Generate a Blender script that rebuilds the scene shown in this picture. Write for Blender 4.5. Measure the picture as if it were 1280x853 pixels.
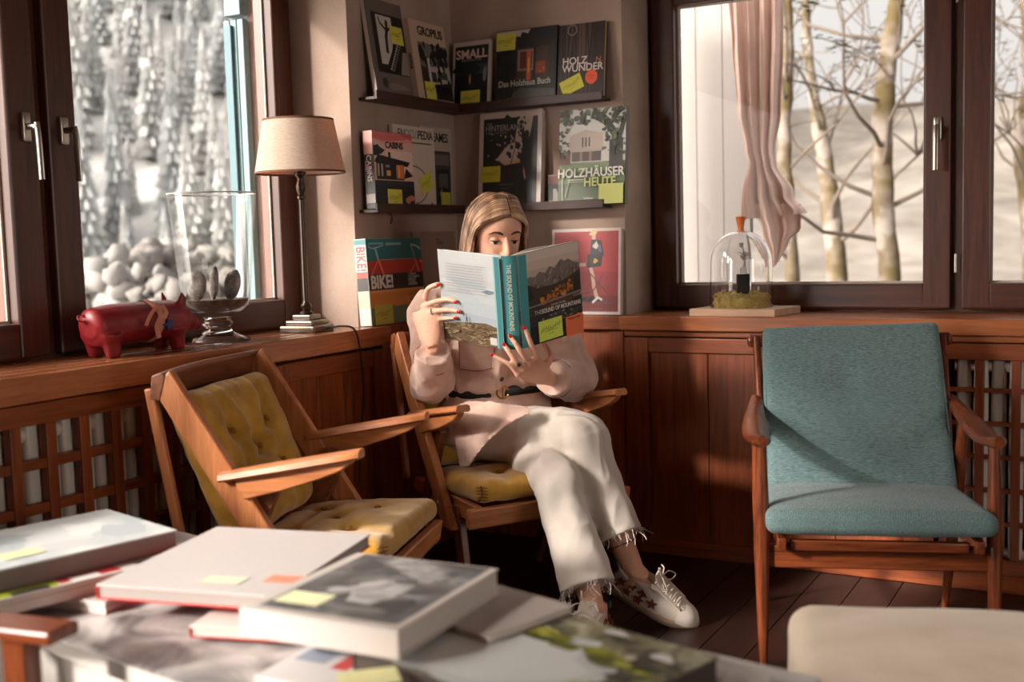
import bpy, bmesh, math, random
from mathutils import Vector, Matrix, noise

for o in list(bpy.data.objects):
    bpy.data.objects.remove(o)
SC = bpy.context.scene
COL = SC.collection
V = Vector
PI = math.pi

# ------------------------------------------------------------------ camera
CAM_POS = V((2.275, -3.717, 1.12))
FPX = 1418.45
YAW, PITCH, ROLL = math.radians(-28.864), math.radians(5.168), math.radians(-1.592)
_f = V((math.sin(YAW) * math.cos(PITCH), math.cos(YAW) * math.cos(PITCH), -math.sin(PITCH)))
_r = V((math.cos(YAW), -math.sin(YAW), 0))
_u = _r.cross(_f)
CR = _r * math.cos(ROLL) + _u * math.sin(ROLL)
CU = _u * math.cos(ROLL) - _r * math.sin(ROLL)
CF = _f
cam_data = bpy.data.cameras.new('camera')
cam_data.sensor_width = 36.0
cam_data.lens = FPX / 1280 * 36
cam_data.clip_start = 0.05
cam_data.clip_end = 300
cam_data.dof.use_dof = True
cam_data.dof.focus_distance = 3.35
cam_data.dof.aperture_fstop = 2.2
cam = bpy.data.objects.new('camera', cam_data)
COL.objects.link(cam)
cam.matrix_world = Matrix.Translation(CAM_POS) @ Matrix((CR, CU, -CF)).transposed().to_4x4()
SC.camera = cam

# ------------------------------------------------------------------ light
SUN_DIR = V((0.46, 0.79, -0.40)).normalized()
sun_data = bpy.data.lights.new('sun', 'SUN')
sun_data.energy = 4.6
sun_data.angle = math.radians(5)
sun_data.color = (1.0, 0.93, 0.86)
sun = bpy.data.objects.new('sun', sun_data)
COL.objects.link(sun)
sun.rotation_euler = SUN_DIR.to_track_quat('-Z', 'Y').to_euler()
sun.location = (-6, -9, 7)

# area lamp added for inferred daylight from an unseen window, behind right of camera
win_l = bpy.data.lights.new('added_side_lamp', 'AREA')
win_l.shape = 'RECTANGLE'
win_l.size, win_l.size_y = 1.8, 1.3
win_l.energy = 28
win_l.color = (1.0, 0.92, 0.84)
wl = bpy.data.objects.new('added_side_lamp', win_l)
COL.objects.link(wl)
wl.location = (5.42, -2.7, 1.35)
wl.rotation_euler = V((-1, 0.22, -0.12)).to_track_quat('-Z', 'Y').to_euler()

W = bpy.data.worlds.new('overcast_sky')
SC.world = W
W.use_nodes = True
nt = W.node_tree
nt.nodes.clear()
tc = nt.nodes.new('ShaderNodeTexCoord')
sx = nt.nodes.new('ShaderNodeSeparateXYZ')
cr = nt.nodes.new('ShaderNodeValToRGB')
bg = nt.nodes.new('ShaderNodeBackground')
wo = nt.nodes.new('ShaderNodeOutputWorld')
nt.links.new(tc.outputs['Generated'], sx.inputs[0])
nt.links.new(sx.outputs['Z'], cr.inputs[0])
# bright haze around the sun
vm = nt.nodes.new('ShaderNodeVectorMath')
vm.operation = 'DOT_PRODUCT'
vm.inputs[1].default_value = -SUN_DIR
nt.links.new(tc.outputs['Generated'], vm.inputs[0])
mxm = nt.nodes.new('ShaderNodeMath')
mxm.operation = 'MAXIMUM'
mxm.inputs[1].default_value = 0.0
nt.links.new(vm.outputs['Value'], mxm.inputs[0])
pw = nt.nodes.new('ShaderNodeMath')
pw.operation = 'POWER'
pw.inputs[1].default_value = 7.0
nt.links.new(mxm.outputs[0], pw.inputs[0])
hz = nt.nodes.new('ShaderNodeMixRGB')
hz.blend_type = 'ADD'
hz.inputs[0].default_value = 1.0
hm = nt.nodes.new('ShaderNodeMixRGB')
hm.blend_type = 'MULTIPLY'
hm.inputs[0].default_value = 1.0
hm.inputs[1].default_value = (15.0, 13.7, 12.4, 1)
nt.links.new(pw.outputs[0], hm.inputs[2])
nt.links.new(cr.outputs[0], hz.inputs[1])
nt.links.new(hm.outputs[0], hz.inputs[2])
nt.links.new(hz.outputs[0], bg.inputs[0])
nt.links.new(bg.outputs[0], wo.inputs[0])
e = cr.color_ramp.elements
e[0].position = 0.0
e[0].color = (0.42, 0.39, 0.37, 1)
e[1].position = 1.0
e[1].color = (1.0, 0.98, 0.97, 1)
k = e.new(0.06)
k.color = (0.50, 0.475, 0.46, 1)
bg.inputs[1].default_value = 1.15

SC.view_settings.view_transform = 'Standard'
SC.view_settings.look = 'None'
SC.view_settings.gamma = 1
SC.view_settings.use_curve_mapping = False
SC.view_settings.exposure = 0.55

# ------------------------------------------------------------------ materials
def s2l(c):
    c = c / 255
    return c / 12.92 if c <= 0.04045 else ((c + 0.055) / 1.055) ** 2.4

def rgb(*c):
    return (s2l(c[0]), s2l(c[1]), s2l(c[2]), 1)

MATS = {}

def bsdf(name):
    m = bpy.data.materials.new(name)
    m.use_nodes = True
    return m, m.node_tree, m.node_tree.nodes['Principled BSDF']

def flat(c, rough=0.6, metal=0.0, spec=None, name='paint'):
    key = ('flat', tuple(c), rough, metal, spec)
    if key in MATS:
        return MATS[key]
    m, t, b = bsdf(name)
    n = t.nodes.new('ShaderNodeTexNoise')
    n.inputs['Scale'].default_value = 40
    mx = t.nodes.new('ShaderNodeMixRGB')
    mx.blend_type = 'MULTIPLY'
    mx.inputs[0].default_value = 0.12
    mx.inputs[1].default_value = rgb(*c)
    t.links.new(n.outputs['Fac'], mx.inputs[2])
    t.links.new(mx.outputs[0], b.inputs['Base Color'])
    b.inputs['Roughness'].default_value = rough
    b.inputs['Metallic'].default_value = metal
    if spec is not None:
        b.inputs['Specular IOR Level'].default_value = spec
    MATS[key] = m
    return m

def wood(name, c1, c2, axis='Z', scale=1.0, rough=0.45, stretch=14, bump=0.05):
    key = ('wood', name, axis)
    if key in MATS:
        return MATS[key]
    m, t, b = bsdf(name)
    N, L = t.nodes, t.links
    co = N.new('ShaderNodeTexCoord')
    mp = N.new('ShaderNodeMapping')
    s = {'X': (1, stretch, stretch), 'Y': (stretch, 1, stretch), 'Z': (stretch, stretch, 1)}[axis]
    mp.inputs['Scale'].default_value = [q * scale for q in s]
    L.new(co.outputs['Object'], mp.inputs[0])
    n1 = N.new('ShaderNodeTexNoise')
    n1.inputs['Scale'].default_value = 2.2
    n1.inputs['Detail'].default_value = 6
    n1.inputs['Distortion'].default_value = 0.6
    L.new(mp.outputs[0], n1.inputs['Vector'])
    n2 = N.new('ShaderNodeTexNoise')
    n2.inputs['Scale'].default_value = 9
    n2.inputs['Detail'].default_value = 4
    L.new(mp.outputs[0], n2.inputs['Vector'])
    mx = N.new('ShaderNodeMath')
    mx.operation = 'MULTIPLY_ADD'
    mx.inputs[1].default_value = 0.45
    L.new(n2.outputs['Fac'], mx.inputs[0])
    L.new(n1.outputs['Fac'], mx.inputs[2])
    r = N.new('ShaderNodeValToRGB')
    r.color_ramp.elements[0].position = 0.45
    r.color_ramp.elements[0].color = rgb(*c1)
    r.color_ramp.elements[1].position = 0.95
    r.color_ramp.elements[1].color = rgb(*c2)
    L.new(mx.outputs[0], r.inputs[0])
    L.new(r.outputs[0], b.inputs['Base Color'])
    b.inputs['Roughness'].default_value = rough
    bp = N.new('ShaderNodeBump')
    bp.inputs['Strength'].default_value = bump
    bp.inputs['Distance'].default_value = 0.004
    L.new(n2.outputs['Fac'], bp.inputs['Height'])
    L.new(bp.outputs[0], b.inputs['Normal'])
    MATS[key] = m
    return m

def cloth(name, c1, c2, scale=900, rough=0.9, bump=0.25, sheen=0.15, mottled=18):
    key = ('cloth', name)
    if key in MATS:
        return MATS[key]
    m, t, b = bsdf(name)
    N, L = t.nodes, t.links
    co = N.new('ShaderNodeTexCoord')
    n = N.new('ShaderNodeTexNoise')
    n.inputs['Scale'].default_value = mottled
    n.inputs['Detail'].default_value = 5
    L.new(co.outputs['Object'], n.inputs['Vector'])
    n2 = N.new('ShaderNodeTexNoise')
    n2.inputs['Scale'].default_value = scale
    n2.inputs['Detail'].default_value = 2
    L.new(co.outputs['Object'], n2.inputs['Vector'])
    ad = N.new('ShaderNodeMath')
    ad.operation = 'MULTIPLY_ADD'
    ad.inputs[1].default_value = 0.5
    L.new(n2.outputs['Fac'], ad.inputs[0])
    L.new(n.outputs['Fac'], ad.inputs[2])
    r = N.new('ShaderNodeValToRGB')
    r.color_ramp.elements[0].position = 0.5
    r.color_ramp.elements[0].color = rgb(*c1)
    r.color_ramp.elements[1].position = 1.0
    r.color_ramp.elements[1].color = rgb(*c2)
    L.new(ad.outputs[0], r.inputs[0])
    L.new(r.outputs[0], b.inputs['Base Color'])
    b.inputs['Roughness'].default_value = rough
    b.inputs['Sheen Weight'].default_value = sheen
    b.inputs['Specular IOR Level'].default_value = 0.2
    bp = N.new('ShaderNodeBump')
    bp.inputs['Strength'].default_value = bump
    bp.inputs['Distance'].default_value = 0.002
    L.new(ad.outputs[0], bp.inputs['Height'])
    L.new(bp.outputs[0], b.inputs['Normal'])
    MATS[key] = m
    return m

def pane_mat():
    m, t, b = bsdf('window_glass')
    N, L = t.nodes, t.links
    tr = N.new('ShaderNodeBsdfTransparent')
    tr.inputs[0].default_value = (0.97, 0.97, 0.96, 1)
    gl = N.new('ShaderNodeBsdfGlossy')
    gl.inputs['Roughness'].default_value = 0.02
    fr = N.new('ShaderNodeFresnel')
    fr.inputs['IOR'].default_value = 1.12
    mx = N.new('ShaderNodeMixShader')
    L.new(fr.outputs[0], mx.inputs[0])
    L.new(tr.outputs[0], mx.inputs[1])
    L.new(gl.outputs[0], mx.inputs[2])
    L.new(mx.outputs[0], t.nodes['Material Output'].inputs[0])
    N.remove(b)
    return m

def glass_mat(name, c=(1, 1, 1, 1), rough=0.0):
    m, t, b = bsdf(name)
    b.inputs['Base Color'].default_value = c
    b.inputs['Transmission Weight'].default_value = 1
    b.inputs['Roughness'].default_value = rough
    b.inputs['IOR'].default_value = 1.45
    return m

# ------------------------------------------------------------------ mesh tools
class MB:
    """collects shapes, links them as one mesh object"""
    def __init__(self):
        self.v, self.f, self.mi, self.mats = [], [], [], []

    def slot(self, m):
        if m is None:
            return 0
        if m not in self.mats:
            self.mats.append(m)
        return self.mats.index(m)

    def add(self, vs, fs, m=None, M=None):
        k = len(self.v)
        s = self.slot(m)
        for p in vs:
            p = V(p)
            self.v.append(M @ p if M else p)
        for q in fs:
            self.f.append([i + k for i in q])
            self.mi.append(s)
        return self

    def box(self, a, b, m=None, M=None):
        x0, y0, z0 = a
        x1, y1, z1 = b
        vs = [(x0, y0, z0), (x1, y0, z0), (x1, y1, z0), (x0, y1, z0), (x0, y0, z1), (x1, y0, z1), (x1, y1, z1), (x0, y1, z1)]
        fs = [(0, 3, 2, 1), (4, 5, 6, 7), (0, 1, 5, 4), (1, 2, 6, 5), (2, 3, 7, 6), (3, 0, 4, 7)]
        return self.add(vs, fs, m, M)

    def prism(self, poly, d0, d1, plane='xz', m=None, M=None):
        """polygon in a plane, pushed along the third axis from d0 to d1"""
        def P(a, b, d):
            return {'xz': (a, d, b), 'xy': (a, b, d), 'yz': (d, a, b)}[plane]
        n = len(poly)
        vs = [P(a, b, d0) for a, b in poly] + [P(a, b, d1) for a, b in poly]
        fs = [list(range(n)), list(range(2 * n - 1, n - 1, -1))]
        for i in range(n):
            j = (i + 1) % n
            fs.append([i, i + n, j + n, j])
        return self.add(vs, fs, m, M)

    def rings(self, rings, m=None, M=None, cap=True, closed=False):
        n = len(rings[0])
        vs = [p for r in rings for p in r]
        fs = []
        R = len(rings)
        for i in range(R if closed else R - 1):
            a, b = i * n, ((i + 1) % R) * n
            for j in range(n):
                k = (j + 1) % n
                fs.append([a + j, a + k, b + k, b + j])
        if cap and not closed:
            fs.append(list(range(n - 1, -1, -1)))
            fs.append(list(range((R - 1) * n, R * n)))
        return self.add(vs, fs, m, M)

    def tube(self, pts, rad, n=10, m=None, M=None, smooth=0, flat_=None, cap=True, up=None):
        pts = [V(p) for p in pts]
        if not hasattr(rad, '__len__'):
            rad = [rad] * len(pts)
        if smooth:
            pts, rad = spline(pts, rad, smooth)
        rg = []
        t0 = (pts[1] - pts[0]).normalized()
        ref = V(up) if up else (V((0, 0, 1)) if abs(t0.z) < 0.9 else V((1, 0, 0)))
        u = (ref - t0 * ref.dot(t0)).normalized()
        for i, p in enumerate(pts):
            if i == 0:
                t = t0
            elif i == len(pts) - 1:
                t = (pts[i] - pts[i - 1]).normalized()
            else:
                t = (pts[i + 1] - pts[i - 1]).normalized()
            u = (u - t * u.dot(t)).normalized()
            w = t.cross(u)
            ru, rw = rad[i] if hasattr(rad[i], '__len__') else (rad[i], rad[i] * (flat_ or 1))
            rg.append([p + u * ru * math.cos(2 * PI * k / n) + w * rw * math.sin(2 * PI * k / n) for k in range(n)])
        return self.rings(rg, m, M, cap)

    def lathe(self, prof, c=(0, 0, 0), n=32, m=None, M=None, closed=False):
        c = V(c)
        rg = [[c + V((r * math.cos(2 * PI * k / n), r * math.sin(2 * PI * k / n), z)) for k in range(n)] for r, z in prof]
        return self.rings(rg, m, M, cap=not closed, closed=closed)

    def weld(self, eps=1e-7):
        """merges coincident points (poles of lathed shapes)"""
        key, new, mp = {}, [], []
        for p in self.v:
            k = (round(p.x, 6), round(p.y, 6), round(p.z, 6))
            if k not in key:
                key[k] = len(new)
                new.append(p)
            mp.append(key[k])
        f2, m2 = [], []
        for q, mi in zip(self.f, self.mi):
            r = []
            for i in q:
                if mp[i] not in r:
                    r.append(mp[i])
            if len(r) > 2:
                f2.append(r)
                m2.append(mi)
        self.v, self.f, self.mi = new, f2, m2
        return self

    def ball(self, c, r, n=16, m=None, M=None):
        c = V(c)
        r = V(r) if hasattr(r, '__len__') else V((r, r, r))
        rg = []
        for i in range(1, n // 2):
            th = PI * i / (n // 2)
            rg.append([c + V((r.x * math.sin(th) * math.cos(2 * PI * k / n), r.y * math.sin(th) * math.sin(2 * PI * k / n), -r.z * math.cos(th))) for k in range(n)])
        k = len(self.v)
        self.rings(rg, m, M, cap=True)
        return self

    def pillow(self, size, r, n=14, fn=None, m=None, M=None):
        """rounded box on a grid; fn(x,y,z,(u,v,w)) may move the points"""
        sx, sy, sz = size
        idx = {}
        vs, fs = [], []
        def pt(i, j, k):
            key = (i, j, k)
            if key in idx:
                return idx[key]
            u, v, w = 2 * i / n - 1, 2 * j / n - 1, 2 * k / n - 1
            p = V((u * sx / 2, v * sy / 2, w * sz / 2))
            q = V([max(-(s / 2 - r), min(s / 2 - r, a)) for a, s in zip(p, size)])
            d = p - q
            if d.length > 1e-9:
                p = q + d.normalized() * min(r, d.length if sum(abs(a) > 1e-9 for a in d) < 2 else r)
            if fn:
                p = V(fn(p.x, p.y, p.z, (u, v, w)))
            idx[key] = len(vs)
            vs.append(p)
            return idx[key]
        for a in range(n):
            for b in range(n):
                for s in (0, n):
                    q = [(s, a, b), (s, a + 1, b), (s, a + 1, b + 1), (s, a, b + 1)]
                    fs.append([pt(*t) for t in (q if s else q[::-1])])
                    q = [(a, s, b), (a, s, b + 1), (a + 1, s, b + 1), (a + 1, s, b)]
                    fs.append([pt(*t) for t in (q if s else q[::-1])])
                    q = [(a, b, s), (a + 1, b, s), (a + 1, b + 1, s), (a, b + 1, s)]
                    fs.append([pt(*t) for t in (q if s else q[::-1])])
        return self.add(vs, fs, m, M)

    def mesh(self, name, m=None, recalc=True):
        if recalc:
            self.weld()
        me = bpy.data.meshes.new(name)
        me.from_pydata([tuple(p) for p in self.v], [], self.f)
        ms = self.mats if self.mats else [m]
        if m is not None and self.mats and m not in self.mats:
            pass
        for q in ms:
            me.materials.append(q)
        if len(ms) > 1:
            me.polygons.foreach_set('material_index', self.mi)
        if recalc:
            b = bmesh.new()
            b.from_mesh(me)
            bmesh.ops.recalc_face_normals(b, faces=b.faces)
            b.to_mesh(me)
            b.free()
        me.update()
        return me

    def build(self, name, m=None, parent=None, bevel=0, seg=2, smooth=True, angle=40, sub=0, recalc=True):
        me = self.mesh(name, m, recalc)
        if smooth:
            me.shade_smooth()
            me.set_sharp_from_angle(angle=math.radians(angle))
        o = bpy.data.objects.new(name, me)
        COL.objects.link(o)
        if parent:
            o.parent = parent
        if bevel:
            b = o.modifiers.new('bevel', 'BEVEL')
            b.width = bevel
            b.segments = seg
            b.limit_method = 'ANGLE'
            b.angle_limit = math.radians(35)
            b.harden_normals = False
        if sub:
            s = o.modifiers.new('sub', 'SUBSURF')
            s.levels = sub
            s.render_levels = sub
        return o

def spline(pts, rad, k):
    P, R = [], []
    n = len(pts)
    def g(a, i):
        return a[max(0, min(n - 1, i))]
    def mixr(a, b, t):
        if hasattr(a, '__len__'):
            return tuple(x + (y - x) * t for x, y in zip(a, b))
        return a + (b - a) * t
    for i in range(n - 1):
        p0, p1, p2, p3 = g(pts, i - 1), g(pts, i), g(pts, i + 1), g(pts, i + 2)
        for j in range(k):
            t = j / k
            P.append(0.5 * ((2 * p1) + (p2 - p0) * t + (2 * p0 - 5 * p1 + 4 * p2 - p3) * t * t + (3 * p1 - p0 - 3 * p2 + p3) * t ** 3))
            R.append(mixr(rad[i], rad[i + 1], t * t * (3 - 2 * t)))
    P.append(pts[-1])
    R.append(rad[-1])
    return P, R

def tag(o, label=None, cat=None, group=None, kind=None):
    if label:
        o['label'] = label
    if cat:
        o['category'] = cat
    if group:
        o['group'] = group
    if kind:
        o['kind'] = kind
    return o

def thing(name, label, cat, loc=(0, 0, 0), rz=0.0, group=None, M=None):
    o = bpy.data.objects.new(name, None)
    o.empty_display_size = 0.05
    COL.objects.link(o)
    if M is not None:
        o.matrix_world = M
    else:
        o.location = loc
        o.rotation_euler = (0, 0, rz)
    return tag(o, label, cat, group)

def fused(mb, name, m, parent=None, voxel=0.005, smooth=6, factor=0.5, sub=0):
    """joins overlapping shapes into one continuous skin"""
    me = mb.mesh('tmp', m)
    o = bpy.data.objects.new('tmp', me)
    COL.objects.link(o)
    r = o.modifiers.new('r', 'REMESH')
    r.mode = 'VOXEL'
    r.voxel_size = voxel
    if smooth:
        s = o.modifiers.new('s', 'SMOOTH')
        s.factor = factor
        s.iterations = smooth
    dg = bpy.context.evaluated_depsgraph_get()
    me2 = bpy.data.meshes.new_from_object(o.evaluated_get(dg))
    bpy.data.objects.remove(o)
    me2.name = name
    me2.materials.clear()
    me2.materials.append(m)
    me2.shade_smooth()
    o2 = bpy.data.objects.new(name, me2)
    COL.objects.link(o2)
    if parent:
        o2.parent = parent
    return o2

def at(px, py, axis, val):
    """point of the place where the line of sight through a photo pixel meets a plane"""
    d = CR * ((px - 640) / FPX) - CU * ((py - 426.5) / FPX) + CF
    return CAM_POS + d * ((val - CAM_POS[axis]) / d[axis])

def atd(px, py, depth):
    d = CR * ((px - 640) / FPX) - CU * ((py - 426.5) / FPX) + CF
    return CAM_POS + d * depth

def text_mesh(body, size, ext=0.0004, align='LEFT', bold=0.0, sx=1.0):
    c = bpy.data.curves.new('t', 'FONT')
    c.body = body
    c.size = size
    c.extrude = ext
    c.offset = bold
    c.align_x = align
    c.resolution_u = 3
    o = bpy.data.objects.new('t', c)
    COL.objects.link(o)
    o.scale.x = sx
    dg = bpy.context.evaluated_depsgraph_get()
    dg.update()
    me = bpy.data.meshes.new_from_object(o.evaluated_get(dg))
    bpy.data.objects.remove(o)
    if sx != 1:
        me.transform(Matrix.Diagonal((sx, 1, 1, 1)))
    return me

def clone(root, loc=None, rz=None):
    r = root.copy()
    COL.objects.link(r)
    if loc is not None:
        r.location = loc
    if rz is not None:
        r.rotation_euler = (0, 0, rz)
    for ch in list(root.children):
        c = ch.copy()
        COL.objects.link(c)
        c.parent = r
        for g in list(ch.children):
            d = g.copy()
            COL.objects.link(d)
            d.parent = c
    return r
# ================================================================== setting
PLASTER = cloth('plaster', (160, 136, 122), (186, 163, 149), scale=300, bump=0.12, sheen=0, mottled=4)
FRAME = wood('window_wood', (54, 24, 13), (88, 44, 25), 'Z', 1.6, 0.38)
FRAME_Y = wood('window_wood', (54, 24, 13), (88, 44, 25), 'Y', 1.6, 0.38)
FRAME_X = wood('window_wood', (54, 24, 13), (88, 44, 25), 'X', 1.6, 0.38)
PANEL = wood('panel_pine', (96, 42, 17), (154, 76, 33), 'Z', 1.5, 0.42)
PANEL_X = wood('panel_pine', (96, 42, 17), (154, 76, 33), 'X', 1.5, 0.42)
PANEL_Y = wood('panel_pine', (96, 42, 17), (154, 76, 33), 'Y', 1.5, 0.42)
SILLX = wood('sill_wood', (126, 66, 36), (176, 104, 60), 'X', 1.2, 0.32)
SILLY = wood('sill_wood', (132, 72, 42), (184, 114, 72), 'Y', 1.2, 0.20)
METAL = flat((170, 160, 150), 0.28, 1.0, name='satin_metal')
PANE = pane_mat()
DARK = flat((30, 20, 15), 0.8, name='dark_gap_fill')

def struct(mb, name, m, parent=None, bevel=0.0, kind=True):
    o = mb.build(name, m, parent, bevel=bevel, smooth=False)
    if not parent:
        o['kind'] = 'structure'
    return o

CEIL = 2.55
# walls -- left wall is x<=0, right wall is y>=0
w = MB()
w.box((-0.42, -0.649, 0), (0, 0.42, CEIL))
w.box((-0.42, -5.4, 2.10), (0, -0.649, CEIL))
w.box((-0.42, -5.4, 0), (-0.17, -0.649, 0.815))
w.box((-0.42, -6.2, 0), (0, -5.4, CEIL))
struct(w, 'wall_left', PLASTER)
w = MB()
w.box((0, 0, 0), (0.694, 0.42, CEIL))
w.box((0.694, 0, 2.08), (3.35, 0.42, CEIL))
w.box((0.694, 0.17, 0), (3.35, 0.42, 0.815))
w.box((3.35, 0, 0), (5.2, 0.42, CEIL))
struct(w, 'wall_right', PLASTER)
w = MB()
w.box((5.2, -6.2, 0), (5.35, -3.65, CEIL))
w.box((5.2, -1.75, 0), (5.35, 0.42, CEIL))
w.box((5.2, -3.65, 0), (5.35, -1.75, 0.68))
w.box((5.2, -3.65, 2.05), (5.35, -1.75, CEIL))
struct(w, 'wall_side', PLASTER)
w = MB()
w.box((-0.42, -6.35, 0), (5.35, -6.2, CEIL))
struct(w, 'wall_back', PLASTER)
w = MB()
w.box((-0.42, -6.2, CEIL), (5.35, 0.42, CEIL + 0.2))
struct(w, 'ceiling', PLASTER)

# floor: planks running away from the window wall
FLOOR = wood('floor_oak', (28, 14, 10), (54, 28, 18), 'Y', 1.0, 0.4)
w = MB()
for i in range(43):
    x0 = -0.17 + i * 0.13
    w.box((x0, -6.2, -0.03), (x0 + 0.1265, 0.17, 0))
struct(w, 'floor', FLOOR)
w = MB()
w.box((-0.42, -6.2, -0.06), (5.35, 0.42, -0.03))
struct(w, 'floor_base', DARK)

# ---- windows
def sash(parent, axis, a0, a1, z0, z1, d0, d1, wd, glassd, name='sash'):
    """one casement; axis 'y' for the left wall (depth on x) or 'x' for the right wall (depth on y)"""
    mz, mh = FRAME, (FRAME_Y if axis == 'y' else FRAME_X)
    mb = MB()
    def bx(p0, p1, q0, q1, m, e0=None, e1=None):
        e0 = d0 if e0 is None else e0
        e1 = d1 if e1 is None else e1
        if axis == 'y':
            mb.box((min(e0, e1), p0, q0), (max(e0, e1), p1, q1), m)
        else:
            mb.box((p0, min(e0, e1), q0), (p1, max(e0, e1), q1), m)
    bx(a0, a0 + wd, z0, z1, mz)
    bx(a1 - wd, a1, z0, z1, mz)
    bx(a0 + wd, a1 - wd, z0, z0 + wd, mh)
    bx(a0 + wd, a1 - wd, z1 - wd, z1, mh)
    s = mb.build(name, None, parent, bevel=0.006, smooth=False)
    g = MB()
    t = 0.003
    if axis == 'y':
        g.box((glassd - t, a0 + wd - .004, z0 + wd - .004), (glassd + t, a1 - wd + .004, z1 - wd + .004))
    else:
        g.box((a0 + wd - .004, glassd - t, z0 + wd - .004), (a1 - wd + .004, glassd + t, z1 - wd + .004))
    g.build('pane', PANE, s, smooth=False)
    # pale sealing bead along the glass
    bd = MB()
    b = 0.007
    e0 = glassd + (0.003 if axis == 'y' else -0.003)
    e1 = e0 + (0.006 if axis == 'y' else -0.006)
    for (p0, p1, q0, q1) in ((a0 + wd, a0 + wd + b, z0 + wd, z1 - wd), (a1 - wd - b, a1 - wd, z0 + wd, z1 - wd), (a0 + wd + b, a1 - wd - b, z0 + wd, z0 + wd + b), (a0 + wd + b, a1 - wd - b, z1 - wd - b, z1 - wd)):
        if axis == 'y':
            bd.box((e0, p0, q0), (e1, p1, q1))
        else:
            bd.box((p0, e1, q0), (p1, e0, q1))
    bd.build('glazing_bead', flat((196, 178, 164), 0.5, name='bead'), s, smooth=False)
    return s

def handle(parent, axis, a, zc, d):
    """window handle: back plate, neck and lever pointing down"""
    def P(along, out, z):
        return (d + out, a + along, z) if axis == 'y' else (a + along, d - out, z)
    pl = MB()
    pts = []
    M = Matrix((V((0, 1, 0)), V((0, 0, 1)), V((1, 0, 0)))).transposed() if axis == 'y' else Matrix((V((1, 0, 0)), V((0, 0, 1)), V((0, -1, 0)))).transposed()
    M = Matrix.Translation(V(P(0, 0.006, zc))) @ M.to_4x4()
    pl.pillow((0.028, 0.075, 0.014), 0.006, 6, M=M)
    h = pl.build('handle_plate', METAL, parent)
    lv = MB()
    lv.tube([P(0, 0.012, zc), P(0, 0.035, zc), P(0.002, 0.046, zc - 0.004)], [0.0085, 0.0085, 0.010], 12, smooth=4)
    lv.tube([P(0.001, 0.045, zc + 0.008), P(0.001, 0.050, zc - 0.03), P(0.001, 0.053, zc - 0.135)], [(0.010, 0.0065)] * 3, 12, smooth=3)
    lv.build('handle_lever', METAL, h)

def frame_rect(parent, axis, a0, a1, z0, z1, d0, d1, wd):
    mb = MB()
    def bx(p0, p1, q0, q1, m):
        if axis == 'y':
            mb.box((min(d0, d1), p0, q0), (max(d0, d1), p1, q1), m)
        else:
            mb.box((p0, min(d0, d1), q0), (p1, max(d0, d1), q1), m)
    mh = FRAME_Y if axis == 'y' else FRAME_X
    bx(a0, a0 + wd, z0, z1, FRAME)
    bx(a1 - wd, a1, z0, z1, FRAME)
    bx(a0 + wd, a1 - wd, z0, z0 + wd, mh)
    bx(a0 + wd, a1 - wd, z1 - wd, z1, mh)
    return mb, bx

win = thing('window_1', None, None, (0, 0, 0))
win['kind'] = 'structure'
mb, bx = frame_rect(win, 'y', -2.86, -0.652, 0.815, 2.10, -0.33, -0.245, 0.05)
bx(-1.725, -1.645, 0.86, 2.05, FRAME)
mb.build('window_frame', None, win, bevel=0.004, smooth=False)
s1 = sash(win, 'y', -1.669, -0.672, 0.848, 2.07, -0.30, -0.215, 0.090, -0.262)
s2 = sash(win, 'y', -2.70, -1.703, 0.848, 2.07, -0.30, -0.215, 0.090, -0.262)
handle(s1, 'y', -1.625, 1.435, -0.215)
handle(s2, 'y', -1.742, 1.437, -0.215)

win = thing('window_2', None, None, (0, 0, 0))
win['kind'] = 'structure'
mb, bx = frame_rect(win, 'x', 0.697, 2.88, 0.815, 2.08, 0.335, 0.255, 0.05)
bx(1.725, 1.795, 0.86, 2.05, FRAME)
mb.build('window_frame', None, win, bevel=0.004, smooth=False)
s1 = sash(win, 'x', 0.715, 1.743, 0.850, 2.02, 0.31, 0.225, 0.084, 0.272)
s2 = sash(win, 'x', 1.777, 2.82, 0.850, 2.02, 0.31, 0.225, 0.084, 0.272)
handle(s1, 'x', 1.702, 1.437, 0.225)
hg = MB()
for z in (1.0, 1.86):
    hg.tube([(1.760, 0.222, z - 0.03), (1.760, 0.222, z + 0.03)], 0.006, 10)
hg.build('hinge', METAL, s2)

win = thing('window_3', None, None, (0, 0, 0))  # unseen window added around the side lamp
win['kind'] = 'structure'
mb, bx = frame_rect(win, 'y', -3.65, -1.75, 0.68, 2.05, 5.23, 5.30, 0.06)
bx(-2.73, -2.67, 0.74, 1.99, FRAME)
mb.build('window_frame', None, win, bevel=0.004, smooth=False)
g = MB()
g.box((5.262, -3.60, 0.73), (5.268, -1.80, 2.00))
g.build('pane', PANE, win, smooth=False)

# ---- sills and ledge (window board with ventilation slots on the left)
w = MB()
for x0, x1 in ((-0.214, -0.148), (-0.134, -0.094), (-0.080, -0.036), (-0.022, 0.042)):
    w.box((x0, -3.6, 0.815), (x1, -0.655, 0.84))
w.box((0.042, -3.6, 0.777), (0.080, -0.575, 0.84))
slot = MB()  # solid strips filling the slots, coloured as the shade inside them
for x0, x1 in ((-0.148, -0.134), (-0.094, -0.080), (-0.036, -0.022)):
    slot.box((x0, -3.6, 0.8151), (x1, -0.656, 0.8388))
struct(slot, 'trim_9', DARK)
w.box((-0.214, -0.655, 0.815), (0.042, -0.575, 0.8395))
w.box((-0.214, -3.6, 0.800), (0.042, -0.575, 0.815))
struct(w, 'trim_1', SILLY, bevel=0.003)
w = MB()
w.box((0.694, -0.075, 0.79), (3.35, 0.222, 0.84))
w.box((0.705, -0.055, 0.768), (3.35, 0.1, 0.788))
struct(w, 'trim_2', SILLX, bevel=0.004)
w = MB()
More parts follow.
